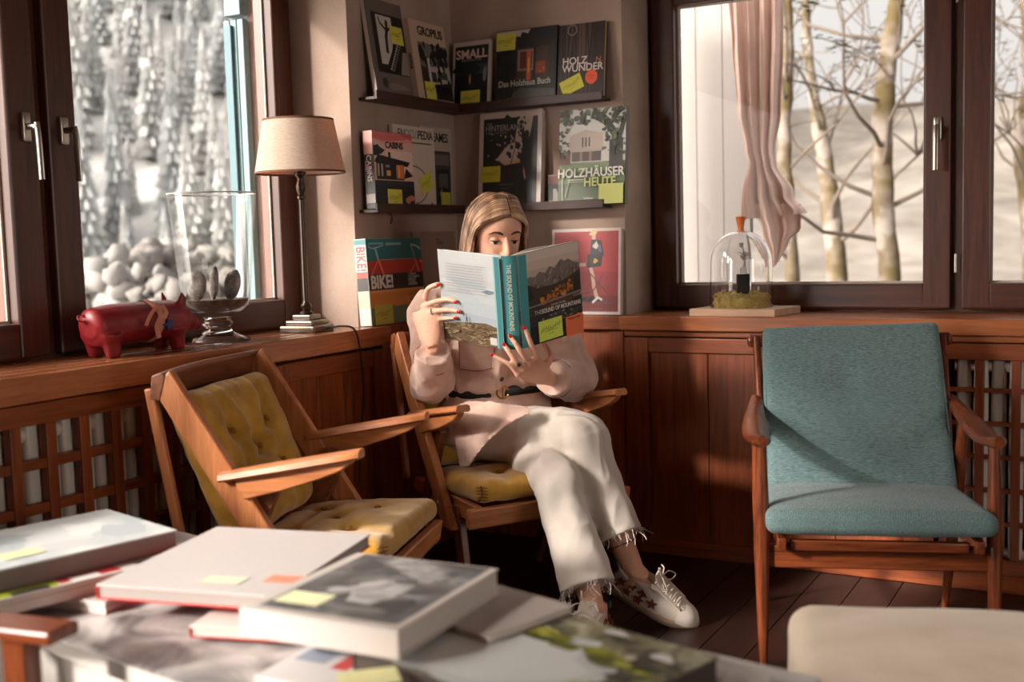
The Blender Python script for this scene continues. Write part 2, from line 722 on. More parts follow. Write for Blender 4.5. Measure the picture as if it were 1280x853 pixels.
w.box((0.0, -0.573, 0.79), (0.062, 0.0, 0.84))
w.box((0.062, -0.062, 0.79), (0.692, 0.0, 0.84))
struct(w, 'trim_3', PANEL_X, bevel=0.003)

# ---- wainscot boxes under the sills
def panel_door(name, axis, a0, a1, z0, z1, d, stile=0.09, rail=0.055, planks=2):
    mb = MB()
    def bx(p0, p1, q0, q1, e0, e1, m):
        if axis == 'y':
            mb.box((d + e0, p0, q0), (d + e1, p1, q1), m)
        else:
            mb.box((p0, -d - e1, q0), (p1, -d - e0, q1), m)
    mh = PANEL_Y if axis == 'y' else PANEL_X
    bx(a0, a0 + stile, z0, z1, -0.03, 0, PANEL)
    bx(a1 - stile, a1, z0, z1, -0.03, 0, PANEL)
    bx(a0 + stile, a1 - stile, z1 - rail, z1, -0.03, 0, mh)
    bx(a0 + stile, a1 - stile, z0, z0 + rail, -0.03, 0, mh)
    n = planks
    for i in range(n):
        p0 = a0 + stile + (a1 - a0 - 2 * stile) * i / n
        p1 = a0 + stile + (a1 - a0 - 2 * stile) * (i + 1) / n - 0.0015
        bx(p0, p1, z0 + rail, z1 - rail, -0.026, -0.010, PANEL)
    o = mb.build(name, None, None, bevel=0.003, smooth=False)
    o['kind'] = 'structure'
    return o

def lattice(name, axis, a0, a1, z0, z1, d, va, ha, vb, hb):
    mb = MB()
    def bx(p0, p1, q0, q1, e0, e1, m):
        if axis == 'y':
            mb.box((d + e0, p0, q0), (d + e1, p1, q1), m)
        else:
            mb.box((p0, -d - e1, q0), (p1, -d - e0, q1), m)
    mh = PANEL_Y if axis == 'y' else PANEL_X
    bx(a0, a1, z1 - 0.05, z1, -0.03, 0, mh)
    bx(a0, a1, z0, 0.10, -0.03, 0, mh)
    for a in va:
        bx(a - vb / 2, a + vb / 2, 0.10, z1 - 0.05, -0.028, -0.002, PANEL)
    for h in ha:
        bx(a0, a1, h - hb / 2, h + hb / 2, -0.026, -0.006, mh)
    o = mb.build(name, None, None, bevel=0.002, smooth=False)
    o['kind'] = 'structure'
    return o

panel_door('trim_4', 'y', -1.135, -0.580, 0.0, 0.762, 0.050, 0.060, 0.055, 3)
lattice('trim_5', 'y', -3.6, -1.137, 0.0, 0.770, 0.050, [-1.150 - 0.0975 * i for i in range(25)], [0.626 - 0.105 * i for i in range(5)], 0.029, 0.024)
panel_door('trim_6', 'x', 0.700, 1.735, 0.0, 0.762, 0.042, 0.09, 0.05, 4)
lattice('trim_7', 'x', 1.737, 3.35, 0.0, 0.764, 0.042, [1.762 + 0.1025 * i for i in range(16)], [0.620 - 0.1025 * i for i in range(5)], 0.025, 0.013)
# corner pillar panelling under the book ledge
w = MB()
w.box((0.0, -0.577, 0.0), (0.030, -0.030, 0.788), PANEL)
w.box((0.0, -0.030, 0.0), (0.697, 0.0, 0.788), PANEL)
w.box((0.0, -0.577, 0.0), (0.042, -0.520, 0.788), PANEL)
w.box((0.640, -0.042, 0.0), (0.697, 0.0, 0.788), PANEL)
o = w.build('trim_8', None, None, bevel=0.003, smooth=False)
o['kind'] = 'structure'
# skirting along the right hand wall
w = MB()
w.box((0.70, -0.052, 0), (3.35, -0.0425, 0.055))
struct(w, 'baseboard_right', PANEL_X, bevel=0.003)

# ---- radiators behind the lattices
CREAM = flat((214, 202, 190), 0.4, name='radiator_enamel')
def radiator(label, axis, a0, a1, d):
    r = thing('radiator', label, 'radiator', (d, (a0 + a1) / 2, 0.06) if axis == 'y' else ((a0 + a1) / 2, -d, 0.06))
    n = int((a1 - a0) / 0.05)
    mb = MB()
    for i in range(n):
        a = a0 + (i + 0.5) * (a1 - a0) / n - (a0 + a1) / 2
        M = Matrix.Translation((0, a, 0.345) if axis == 'y' else (a, 0, 0.345))
        mb.pillow((0.05, 0.044, 0.67) if axis == 'y' else (0.044, 0.05, 0.67), 0.014, 6, M=M)
    mb.build('column', CREAM, r)
    mb = MB()
    L = (a1 - a0) / 2
    for z in (0.05, 0.63):
        if axis == 'y':
            mb.tube([(0, -L, z), (0, L, z)], 0.018, 12)
        else:
            mb.tube([(-L, 0, z), (L, 0, z)], 0.018, 12)
    mb.build('header_pipe', CREAM, r)
    for s in (-L * 0.9, L * 0.9):
        ft = MB()
        if axis == 'y':
            ft.box((-0.02, s - 0.012, -0.06), (0.02, s + 0.012, 0.03))
        else:
            ft.box((s - 0.012, -0.02, -0.06), (s + 0.012, 0.02, 0.03))
        ft.build('foot', CREAM, r)
radiator('cream ribbed radiator behind the wooden lattice under the left window', 'y', -3.2, -1.16, -0.012)
radiator('cream ribbed radiator behind the wooden lattice beside the teal chair', 'x', 1.79, 3.2, -0.012)
# ================================================================== outside the windows
def hill_mat(name, c1, c2):
    m, t, b = bsdf(name)
    N, L = t.nodes, t.links
    co = N.new('ShaderNodeTexCoord')
    mp = N.new('ShaderNodeMapping')
    mp.inputs['Scale'].default_value = (0.30, 0.30, 0.10)
    L.new(co.outputs['Object'], mp.inputs[0])
    n = N.new('ShaderNodeTexNoise')
    n.inputs['Scale'].default_value = 1.6
    n.inputs['Detail'].default_value = 7
    n.inputs['Roughness'].default_value = 0.62
    L.new(mp.outputs[0], n.inputs['Vector'])
    r = N.new('ShaderNodeValToRGB')
    r.color_ramp.elements[0].position = 0.34
    r.color_ramp.elements[0].color = rgb(*c1)
    r.color_ramp.elements[1].position = 0.62
    r.color_ramp.elements[1].color = rgb(*c2)
    L.new(n.outputs['Fac'], r.inputs[0])
    L.new(r.outputs[0], b.inputs['Base Color'])
    b.inputs['Roughness'].default_value = 1
    b.inputs['Specular IOR Level'].default_value = 0.0
    return m
HILL = hill_mat('frosted_hillside', (182, 181, 180), (194, 192, 190))
HAZE = hill_mat('pale_winter_slope', (98, 92, 87), (132, 125, 118))
GZ = -0.6
def ground_z(x, y):
    dx, dy = x - 2.0, y + 3.0
    r = math.hypot(dx, dy)
    az = math.atan2(dx, dy)                      # 0 = straight out of the right window, negative = left
    k = max(0, min(1, (-az - 0.30) / 0.35))
    slope = 0.15 + 0.69 * k
    st = 24
    z = GZ
    if r > st:
        z += (r - st) * slope + 0.5 * noise.noise(V((x * 0.12, y * 0.12, 1))) * 3 * min(1, (r - st) / 8)
    return z
mb = MB()
na, nr = 90, 60
vs, fs = [], []
for i in range(na + 1):
    az = -1.9 + 2.9 * i / na
    for j in range(nr + 1):
        r = 4.5 + 105 * (j / nr) ** 1.6
        x, y = 2.0 + r * math.sin(az), -3.0 + r * math.cos(az)
        vs.append((x, y, ground_z(x, y)))
for i in range(na):
    for j in range(nr):
        a = i * (nr + 1) + j
        fs.append((a, a + nr + 1, a + nr + 2, a + 1))
half = int(na * (1.9 - 0.42) / 2.9) * nr
mb.add(vs, fs[:half], HILL)
mb.add(vs, fs[half:], HAZE)
o = mb.build('ground_outside', None, recalc=False)
o['kind'] = 'structure'

# frosted conifers on the slope seen through the left window
FROSTS = [flat(c, 1.0, spec=0.0, name='frosted_needles') for c in ((160, 161, 161), (168, 168, 167), (152, 154, 155), (164, 164, 163))]
BARKD = flat((96, 88, 82), 0.9, name='dark_bark')
def conifer(Rg, h):
    t = MB()
    t.tube([(0, 0, 0), (0, 0, h * 0.35)], [h * 0.02, h * 0.014], 6)
    f = MB()
    n = 13
    for k in range(n):
        z0 = h * (0.06 + 0.86 * k / n)
        r = h * 0.15 * (1 - k / n) + h * 0.025
        rg = []
        base, tip = [], V((0, 0, z0 + h * 0.17))
        q = 18
        for i in range(q):
            a = 2 * PI * i / q + k
            rr = r * Rg.uniform(0.8, 1.2) * (1.12 if i % 2 else 0.62)
            base.append(V((rr * math.cos(a), rr * math.sin(a), z0 - h * 0.02 * Rg.random())))
        kk = len(f.v)
        f.add(base + [tip, V((0, 0, z0 + h * 0.02))], [[i, (i + 1) % q, q] for i in range(q)] + [[(i + 1) % q, i, q + 1] for i in range(q)])
    return t, f
RT = random.Random(21)
protos = []
for k in range(4):
    t, f = conifer(RT, 5.0)
    root = thing('frosted_conifer', 'frost covered conifer on the grey hillside beyond the left window', 'tree', (0, 0, 0), group='frosted conifers on the hillside')
    f.build('foliage', FROSTS[k], root, angle=80)
    t.build('trunk', BARKD, root)
    protos.append(root)
cnt = 0
spots = []
for tr in range(6000):
    az = RT.uniform(-1.0, -0.66)
    r = 24.5 + 14 * RT.random()
    x, y = 2.0 + r * math.sin(az), -3.0 + r * math.cos(az)
    if all((x - a) ** 2 + (y - b_) ** 2 > 0.70 for a, b_ in spots):
        spots.append((x, y))
    if len(spots) >= 240:
        break
spots.sort(key=lambda p: math.hypot(p[0] - 2, p[1] + 3))
for i, (x, y) in enumerate(spots):
    s = RT.uniform(0.34, 0.66)
    o = protos[i] if i < 4 else clone(protos[RT.randrange(4)])
    o.location = (x, y, ground_z(x, y) - 0.15)
    o.rotation_euler = (0, 0, RT.uniform(0, 6))
    o.scale = (s * RT.uniform(0.7, 0.9), s * 0.8, s * RT.uniform(1.0, 1.5))
# snow laden bushes close to the house
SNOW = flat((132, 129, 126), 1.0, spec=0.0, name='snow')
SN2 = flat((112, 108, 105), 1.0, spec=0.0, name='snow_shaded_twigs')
for i, (px, py, dep, rr) in enumerate(((150, 372, 9.5, 0.40), (190, 345, 11.5, 0.5), (118, 352, 11, 0.42), (215, 378, 9.0, 0.30), (262, 352, 12.5, 0.62), (305, 372, 10.5, 0.4))):
    p = atd(px, py, dep)
    mb = MB()
    R9 = random.Random(40 + i)
    for k in range(48):
        q = V((R9.uniform(-1, 1), R9.uniform(-1, 1), R9.uniform(-0.3, 0.8))) * rr * 0.7
        mb.ball(q, rr * R9.uniform(0.10, 0.30), 10)
    mb.v = [p + noise.noise_vector(p * 9) * 0.07 * rr / 0.4 for p in mb.v]
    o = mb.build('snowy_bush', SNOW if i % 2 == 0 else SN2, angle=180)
    gz = ground_z(p.x, p.y)
    o.location = (p.x, p.y, max(p.z, gz + rr * 0.3))
    st = MB()
    st.tube([(0, 0, 0), (0, 0, min(-0.1, gz - o.location.z))], [0.05, 0.07], 6)
    st.build('stem', BARKD, o)
    tag(o, 'rounded snowy bush outside the left window', 'bush', 'snowy bushes below the hillside')

# mossy trees in front of the right window
def bark_mat():
    m, t, b = bsdf('mossy_bark')
    N, L = t.nodes, t.links
    co = N.new('ShaderNodeTexCoord')
    n = N.new('ShaderNodeTexNoise')
    n.inputs['Scale'].default_value = 4.5
    n.inputs['Detail'].default_value = 5
    L.new(co.outputs['Object'], n.inputs['Vector'])
    r = N.new('ShaderNodeValToRGB')
    r.color_ramp.elements[0].position = 0.40
    r.color_ramp.elements[0].color = rgb(88, 76, 52)
    r.color_ramp.elements[1].position = 0.60
    r.color_ramp.elements[1].color = rgb(136, 126, 118)
    k = r.color_ramp.elements.new(0.5)
    k.color = rgb(108, 96, 82)
    L.new(n.outputs['Fac'], r.inputs[0])
    L.new(r.outputs[0], b.inputs['Base Color'])
    b.inputs['Roughness'].default_value = 1
    b.inputs['Specular IOR Level'].default_value = 0.1
    return m
BARK = bark_mat()
TWIG = flat((104, 92, 82), 1.0, name='twig_bark')
BOKEH = flat((190, 184, 176), 0.9, name='pale_bokeh')  # pale balls added among the twigs to imitate bright bokeh spots
def tree(label, path, rads, seed, nb, bl):
    p0 = path[0]
    root = thing('mossy_tree', label, 'tree', p0, group='trees outside the right window')
    R = random.Random(seed)
    tr = MB()
    loc = [p - p0 for p in path]
    rads = [r * 0.8 for r in rads]
    tr.tube(loc, rads, 12, smooth=6)
    tr.v = [p * 1.0 + V((noise.noise(p * 6), noise.noise(p * 6 + V((9, 0, 0))), 0)) * 0.02 for p in tr.v]
    tr.build('trunk', BARK, root)
    br, bokeh = MB(), MB()
    P, Rd = spline(loc, rads, 12)
    def branch(p, d, L_, r, lev):
        pts = [p]
        q = V(p)
        dd = V(d)
        n = 6
        for i in range(n):
            dd = (dd + V((R.uniform(-.35, .35), R.uniform(-.35, .35), R.uniform(-.2, .35)))).normalized()
            q = q + dd * (L_ / n)
            pts.append(V(q))
        br.tube(pts, [max(0.004, r * (1 - 0.8 * i / n)) for i in range(n + 1)], 5 if lev else 7)
        if lev < 2:
            for k in range(3):
                i = R.randrange(2, n + 1)
                sd = (dd + V((R.uniform(-1, 1), R.uniform(-1, 1), R.uniform(-.5, .8)))).normalized()
                branch(pts[i], sd, L_ * R.uniform(0.35, 0.6), r * 0.5, lev + 1)
        else:
            for i in range(2, n + 1):
                if R.random() < 0.9:
                    c = pts[i] + V((R.uniform(-.04, .04), R.uniform(-.04, .04), R.uniform(-.04, .04)))
                    bokeh.ball(c, R.uniform(0.014, 0.032), 4)
    for k in range(nb):
        i = int(len(P) * (0.22 + 0.75 * (k + R.random()) / nb))
        i = min(i, len(P) - 1)
        a = R.uniform(0, 2 * PI)
        d = V((math.cos(a), math.sin(a) * 0.6, R.uniform(0.1, 0.9))).normalized()
        branch(P[i], d, bl * R.uniform(0.6, 1.2), Rd[i] * 0.26, 0)
    b = br.build('branches', TWIG, root)
    bokeh.build('bokeh_spots', BOKEH, b, smooth=False)
    return root
def path_px(pts, dep):
    out = []
    for px, py, dd in pts:
        out.append(atd(px, py, dep + dd))
    g = out[0]
    gz = ground_z(g.x, g.y) - 0.05
    out[0] = V((g.x, g.y, gz))
    return out
tree('pale mossy tree with a forked trunk, rightmost in the right window', path_px([(1120, 420, 0), (1112, 345, 0), (1104, 270, 0), (1103, 180, 0), (1108, 90, 0), (1120, 10, 0), (1136, -90, 0.1)], 8.0), [0.12, 0.10, 0.095, 0.09, 0.085, 0.075, 0.05], 3, 12, 1.5)
tree('mossy tree leaning in the middle of the right window', path_px([(1052, 420, 0), (1046, 345, 0), (1040, 280, 0), (1030, 190, 0), (1016, 110, 0), (1008, 30, 0), (1010, -80, 0)], 9.0), [0.13, 0.11, 0.10, 0.08, 0.055, 0.045, 0.03], 8, 11, 1.5)
tree('slender mossy tree just right of the pink curtain', path_px([(1000, 420, 0), (990, 345, 0), (984, 250, 0), (980, 150, 0), (984, 60, 0), (982, -60, 0)], 7.6), [0.075, 0.065, 0.055, 0.06, 0.055, 0.04], 14, 9, 1.2)
tree('thin tree standing beyond the second pane of the right window', path_px([(1290, 420, 0), (1286, 300, 0), (1276, 200, 0), (1284, 90, 0), (1278, -60, 0)], 8.6), [0.09, 0.07, 0.06, 0.05, 0.04], 19, 9, 1.4)

# white boarded side wall of the porch and the pink curtain hanging on it
mb = MB()
pr = at(938, 200, 1, 1.75).x
n = 9
for i in range(n):
    x0 = -0.6 + (pr + 0.6) * i / n
    mb.box((x0, 1.75, GZ), (x0 + (pr + 0.6) / n - 0.004, 1.80, 2.75))
mb.box((-0.6, 1.762, GZ), (pr - 0.004, 1.79, 2.75))
o = mb.build('wall_porch', flat((140, 133, 129), 0.8, name='white_boards'), smooth=False)
o['kind'] = 'structure'
PINK = cloth('pink_curtain', (206, 176, 163), (232, 206, 195), scale=300, mottled=7, bump=0.15, sheen=0.2)
cur = thing('curtain', 'dusty pink curtain gathered in the middle hanging outside the right window', 'curtain', (at(945, 330, 1, 1.15).x, 1.15, at(945, 330, 1, 1.15).z))
def curtain_part(name, rows, waves, amp, thick=0.004, ph=0.0):
    """rows: (py, left px, right px) from top to bottom"""
    mb = MB()
    N = 48
    front, back = [], []
    out = []
    K = 8
    full = []
    for (a, b) in zip(rows[:-1], rows[1:]):
        for k in range(K):
            t = k / K
            t2 = t * t * (3 - 2 * t)
            full.append([a[i] + (b[i] - a[i]) * (t if i == 0 else t2) for i in range(3)] + [a[3] + (b[3] - a[3]) * t2 if len(a) > 3 else 0])
    full.append(list(rows[-1]) if len(rows[-1]) > 3 else list(rows[-1]) + [0])
    rg = []
    for r in full:
        py, l, rr, sk = r
        A_, B_ = at(l, py, 1, 1.15), at(rr, py + sk, 1, 1.15)
        f, bk = [], []
        for i in range(N + 1):
            u = i / N
            p = A_ + (B_ - A_) * u
            w = (B_ - A_).length
            dp = amp * w * math.sin(2 * PI * waves * u + ph + 0.9 * math.sin(py * 0.012)) + amp * 0.4 * w * math.sin(2 * PI * waves * 2.3 * u + py * 0.01)
            f.append(p + V((0, dp, 0)) - cur.location)
            bk.append(p + V((0, dp + thick, 0)) - cur.location)
        rg.append(f + bk[::-1])
    mb.rings(rg)
    return mb.build(name, PINK, cur, angle=80)
curtain_part('curtain_panel', [(-40, 908, 978), (60, 914, 978), (140, 920, 975), (188, 930, 968), (205, 934, 970), (240, 926, 990, 4), (275, 926, 1006, -8)], 4.2, 0.10)
curtain_part('curtain_tail', [(255, 940, 1000), (290, 952, 1000, -6), (318, 962, 985, -14), (335, 966, 974, -8)], 2.2, 0.08, ph=1.2)

# teal shutter folded back beside the left window, with its white casing
TEALP = flat((88, 112, 114), 0.6, name='teal_paint')
TEALD = flat((60, 88, 96), 0.6, name='dark_teal_paint')
sh = thing('window_shutter', 'blue-green wooden shutter folded open outside the left window', 'shutter', (-0.43, -0.68, 0.85))
xa, xb = at(286, 200, 1, -0.70).x, at(311, 200, 1, -0.70).x
mb = MB()
for i in range(3):
    x0 = xa + (xb - xa) * i / 3
    mb.box((x0 + 0.43, -0.015, 0.02), (x0 + (xb - xa) / 3 - 0.003 + 0.43, 0.012, 1.04))
mb.build('board', TEALP, sh, bevel=0.003, smooth=False)
mb = MB()
mb.box((xa + 0.43 + 0.012, -0.030, 0.0), (xa + 0.43 + 0.045, -0.015, 1.02))
mb.build('batten', TEALD, sh, bevel=0.003, smooth=False)
mb = MB()
mb.box((xa + 0.43 + 0.02, -0.03, 1.05), (xb + 0.43, 0.012, 1.5))
mb.build('upper_board', TEALP, sh, bevel=0.003, smooth=False)
# ================================================================== armchairs
BEECH = wood('beech', (150, 86, 48), (198, 128, 80), 'X', 1.6, 0.36)
BEECH_Z = wood('beech', (150, 86, 48), (198, 128, 80), 'Z', 1.6, 0.36)
BEECH_D = wood('dark_beech', (92, 50, 30), (138, 80, 48), 'Y', 1.6, 0.36)
MUSTARD = cloth('mustard_velvet', (150, 104, 26), (206, 156, 60), scale=500, bump=0.35, sheen=0.4, mottled=14)
BUTTON = flat((134, 92, 24), 0.8, name='button_cloth')

def tufted(size, r, buttons, folds, depth=0.018):
    """cushion with sunk buttons and creases; +z is its face"""
    sx, sy, sz = size
    def fn(x, y, z, q):
        u, v, w = q
        face = max(0, w) if abs(w) > 0.5 else 0
        puff = (1 - u * u) * (1 - v * v)
        z2 = z + (0.020 * puff * (1 if w > 0 else -0.4) * min(1, abs(w) * 1.2))
        if w > 0:
            for bx, by in buttons:
                d2 = ((x - bx) ** 2 + (y - by) ** 2)
                z2 -= depth * math.exp(-d2 / 0.0011) * w
            for (ax, ay, bx, by) in folds:
                L2 = (bx - ax) ** 2 + (by - ay) ** 2
                t = max(0, min(1, ((x - ax) * (bx - ax) + (y - ay) * (by - ay)) / L2))
                d2 = (x - ax - t * (bx - ax)) ** 2 + (y - ay - t * (by - ay)) ** 2
                z2 -= depth * 0.55 * math.exp(-d2 / 0.00022) * w
        # soft wavering of the edges
        nz = noise.noise(V((x * 9, y * 9, z * 9)))
        k = 1 + 0.025 * nz
        return (x * k, y * k, z2 + 0.004 * noise.noise(V((x * 22, y * 22, 3))))
    mb = MB()
    mb.pillow(size, r, 30, fn)
    return mb

def yellow_chair(label, loc, rz):
    t = thing('armchair', label, 'armchair', loc, rz)
    WB, WA = 0.258, 0.270
    for s in (-1, 1):
        y0, y1 = s * WB - 0.014, s * WB + 0.014
        p = MB()
        p.prism([(-0.255, 0.785), (-0.212, 0.835), (0.150, 0.262), (0.085, 0.262), (-0.060, 0.470)], y0, y1, 'xz')
        p.build('side_plank', BEECH_Z, t, bevel=0.005)
        # slender rear post carrying the backrest
        q = MB()
        q.prism([(-0.282, 0.788), (-0.258, 0.790), (-0.190, 0.360), (-0.214, 0.360)], s * WB - 0.010, s * WB + 0.010, 'xz')
        q.build('rear_post', BEECH_Z, t, bevel=0.004)
        # legs
        lg = MB()
        lg.prism([(-0.020, 0.560), (0.035, 0.540), (-0.215, 0.0), (-0.255, 0.0)], s * (WB - 0.026) - 0.012, s * (WB - 0.026) + 0.012, 'xz')
        lg.build('leg', BEECH_D, t, bevel=0.004)
        lg = MB()
        lg.prism([(0.085, 0.330), (0.140, 0.330), (0.205, 0.0), (0.165, 0.0)], s * (WB - 0.026) - 0.012, s * (WB - 0.026) + 0.012, 'xz')
        lg.build('leg', BEECH_D, t, bevel=0.004)
        # arm: a rounded board with a shaped bracket under it
        a = MB()
        def zt(x):
            return 0.585 + (x + 0.079) / 0.325 * 0.055
        prof = []
        N = 12
        rg = []
        for i in range(N + 1):
            x = -0.090 + 0.345 * i / N
            hw = 0.030 + 0.006 * math.sin(PI * i / N)
            e = 1 if i < N else 0.75
            z = zt(x)
            h = 0.011
            rg.append([V((x, s * WA + hw * e * c, z + h * q2)) for c, q2 in ((-1, -0.5), (-0.9, 0.6), (-0.5, 1), (0.5, 1), (0.9, 0.6), (1, -0.5), (0.8, -1), (-0.8, -1))])
        a.rings(rg)
        ao = a.build('armrest', BEECH, t, bevel=0.0)
        b = MB()
        poly = [(-0.060, zt(-0.06) - 0.008), (-0.035, 0.530), (0.06, 0.552), (0.160, 0.583), (0.205, 0.600), (0.232, 0.618), (0.240, zt(0.24) - 0.008)]
        b.prism(poly, s * WA - 0.013, s * WA + 0.013, 'xz')
        b.build('arm_bracket', BEECH, ao, bevel=0.004)
    # top rail, slightly bowed to the rear
    r = MB()
    rg = []
    for i in range(13):
        y = -WB - 0.016 + (2 * WB + 0.032) * i / 12
        bow = -0.030 * (1 - (y / WB) ** 2)
        c = V((-0.252 + bow, y, 0.795))
        rg.append([c + V(q) for q in ((-0.016, 0, -0.030), (0.010, 0, -0.034), (0.028, 0, 0.026), (0.018, 0, 0.034), (-0.008, 0, 0.026))])
    r.rings(rg)
    r.build('top_rail', BEECH_D, t, bevel=0.003)
    r = MB()
    r.prism([(0.255, 0.292), (0.280, 0.292), (0.290, 0.352), (0.262, 0.352)], -0.276, 0.276, 'xz')
    r.build('front_rail', wood('beech', (150, 86, 48), (198, 128, 80), 'Y', 1.6, 0.36), t, bevel=0.006)
    for s in (-1, 1):
        r = MB()
        r.prism([(-0.205, 0.320), (0.262, 0.292), (0.262, 0.348), (-0.190, 0.365)], s * 0.225 - 0.011, s * 0.225 + 0.011, 'xz')
        r.build('side_rail', BEECH, t, bevel=0.004)
    r = MB()
    r.box((-0.215, -0.235, 0.33), (-0.190, 0.235, 0.372))
    r.build('rear_rail', BEECH_D, t, bevel=0.003)
    # cushions
    M = Matrix.Translation((0.100, 0, 0.384)) @ Matrix.Rotation(math.radians(-3), 4, 'Y')
    bt = [(-0.09, -0.11), (-0.09, 0.11), (0.06, -0.11), (0.06, 0.11), (-0.015, 0.0)]
    fl = [(-0.09, -0.11, -0.17, -0.13), (-0.09, 0.11, -0.17, 0.13), (-0.09, -0.11, -0.015, 0), (-0.09, 0.11, -0.015, 0), (0.06, -0.11, -0.015, 0), (0.06, 0.11, -0.015, 0), (0.06, -0.11, 0.17, -0.14), (-0.09, -0.11, -0.09, 0.11)]
    cu = tufted((0.375, 0.485, 0.062), 0.028, bt, fl, 0.014)
    so = cu.build('seat_cushion', MUSTARD, t, angle=70)
    so.matrix_local = M
    for bx, by in bt:
        b = MB()
        b.ball((0, 0, 0), (0.010, 0.010, 0.005), 10)
        bo = b.build('button', BUTTON, so)
        bo.location = (bx, by, 0.037)
    # corner stitches
    for sy in (-1, 1):
        st = MB()
        st.tube([(0.178, sy * 0.232, 0.022), (0.190, sy * 0.236, 0.0), (0.178, sy * 0.240, -0.022)], 0.0022, 6, smooth=4)
        for k in range(5):
            z = 0.018 - 0.009 * k
            st.tube([(0.176, sy * 0.246, z), (0.188, sy * 0.236, z + 0.002), (0.194, sy * 0.220, z - 0.002)], 0.0012, 5, smooth=3)
        st.build('corner_stitch', flat((84, 54, 16), 0.9, name='stitch'), so)
    # back cushion stands between the side planks, leaning on the rear post
    up = V((-0.145, 0, 0.355)).normalized()
    fw = V((up.z, 0, -up.x))
    side = V((0, 1, 0))
    M = Matrix((side, up, fw)).transposed().to_4x4()
    # columns: local x -> side, y -> up, z -> forward
    M.translation = V((-0.155, 0, 0.590))
    bt = [(-0.10, 0.06), (0.10, 0.06), (-0.10, -0.06), (0.10, -0.06), (0.0, 0.0)]
    fl = [(-0.10, 0.06, -0.12, 0.19), (0.10, 0.06, 0.12, 0.19), (0.0, 0.0, 0.0, 0.19), (-0.10, 0.06, -0.10, -0.06), (0.10, 0.06, 0.10, -0.06), (-0.05, 0.19, 0, 0), (0.05, 0.19, 0, 0), (-0.1, -0.06, -0.1, -0.19), (0.1, -0.06, 0.1, -0.19), (0, 0, -0.1, 0.06), (0, 0, 0.1, 0.06), (0, 0, 0.1, -0.06), (0, 0, -0.1, -0.06)]
    cu = tufted((0.455, 0.385, 0.085), 0.036, bt, fl, 0.022)
    bo_ = cu.build('back_cushion', MUSTARD, t, angle=70)
    bo_.matrix_local = M
    for bx, by in bt:
        b = MB()
        b.ball((0, 0, 0), (0.010, 0.010, 0.005), 10)
        o = b.build('button', BUTTON, bo_)
        o.location = (bx, by, 0.043)
    return t

chair_left = yellow_chair('empty wooden armchair with mustard cushions in front of the left radiator lattice', (0.413, -1.466, 0), math.radians(17.0))
chair_woman = clone(chair_left, (0.536, -0.619, 0), math.radians(-32.8))
chair_woman['label'] = 'wooden armchair with mustard seat cushion that the reading woman sits on'
for c in (chair_left, chair_woman):
    c['group'] = 'wooden armchairs with mustard cushions'

# ------------------------------------------------------------------ teal armchair
TEAK = wood('dark_teak', (72, 32, 17), (130, 66, 36), 'Z', 2.0, 0.25, bump=0.012)
TEAK_X = wood('dark_teak', (72, 32, 17), (130, 66, 36), 'X', 2.0, 0.25, bump=0.012)
TEAK_Y = wood('dark_teak', (72, 32, 17), (130, 66, 36), 'Y', 2.0, 0.25, bump=0.012)

def weave_teal():
    m, t, b = bsdf('teal_weave')
    N, L = t.nodes, t.links
    co = N.new('ShaderNodeTexCoord')
    mp = N.new('ShaderNodeMapping')
    mp.inputs['Scale'].default_value = (90, 420, 420)
    L.new(co.outputs['Object'], mp.inputs[0])
    n = N.new('ShaderNodeTexNoise')
    n.inputs['Scale'].default_value = 1.0
    n.inputs['Detail'].default_value = 3
    L.new(mp.outputs[0], n.inputs['Vector'])
    ck = N.new('ShaderNodeTexChecker')
    ck.inputs['Scale'].default_value = 330
    L.new(co.outputs['Object'], ck.inputs['Vector'])
    a = N.new('ShaderNodeMath')
    a.operation = 'MULTIPLY_ADD'
    a.inputs[1].default_value = 0.14
    L.new(ck.outputs['Fac'], a.inputs[0])
    L.new(n.outputs['Fac'], a.inputs[2])
    r = N.new('ShaderNodeValToRGB')
    r.color_ramp.elements[0].position = 0.32
    r.color_ramp.elements[0].color = rgb(58, 80, 82)
    r.color_ramp.elements[1].position = 0.78
    r.color_ramp.elements[1].color = rgb(118, 139, 139)
    L.new(a.outputs[0], r.inputs[0])
    L.new(r.outputs[0], b.inputs['Base Color'])
    b.inputs['Roughness'].default_value = 0.9
    b.inputs['Specular IOR Level'].default_value = 0.2
    b.inputs['Sheen Weight'].default_value = 0.15
    bp = N.new('ShaderNodeBump')
    bp.inputs['Strength'].default_value = 0.4
    bp.inputs['Distance'].default_value = 0.002
    L.new(a.outputs[0], bp.inputs['Height'])
    L.new(bp.outputs[0], b.inputs['Normal'])
    return m

TEAL = weave_teal()
t = thing('armchair', 'dark wood armchair with teal woven seat and back cushions under the right window', 'armchair', (1.628, -0.577, 0), math.radians(-71.1))
# back cushion
up = V((-0.262, 0, 0.455)).normalized()
fw = V((up.z, 0, -up.x))
M = Matrix((V((0, 1, 0)), up, fw)).transposed().to_4x4()
bc = V((-0.145, 0, 0.617)) - fw * 0.035
M.translation = bc
def fnb(x, y, z, q):
    u, v, w = q
    puff = (1 - u ** 4) * (1 - v ** 4)
    z += 0.008 * puff * w
    if w > 0:
        z -= 0.012 * math.exp(-((x + 0.02) ** 2 + (y - 0.08) ** 2) / 0.0016) * w
        for k, fx in enumerate((-0.06, -0.03, 0.0, 0.02)):
            z -= 0.0035 * math.exp(-((x - fx - 0.02) / 0.006) ** 2) * max(0, v - 0.6) * 2.2
    # top edge dips a little towards one side, lower edge is full
    y += 0.010 * v * u * (0.6 if v > 0 else 0)
    x *= 1 + 0.012 * v * -1 + 0.004 * noise.noise(V((y * 30, z * 20, 1)))
    return (x, y, z + 0.002 * noise.noise(V((x * 18, y * 18, 0))))
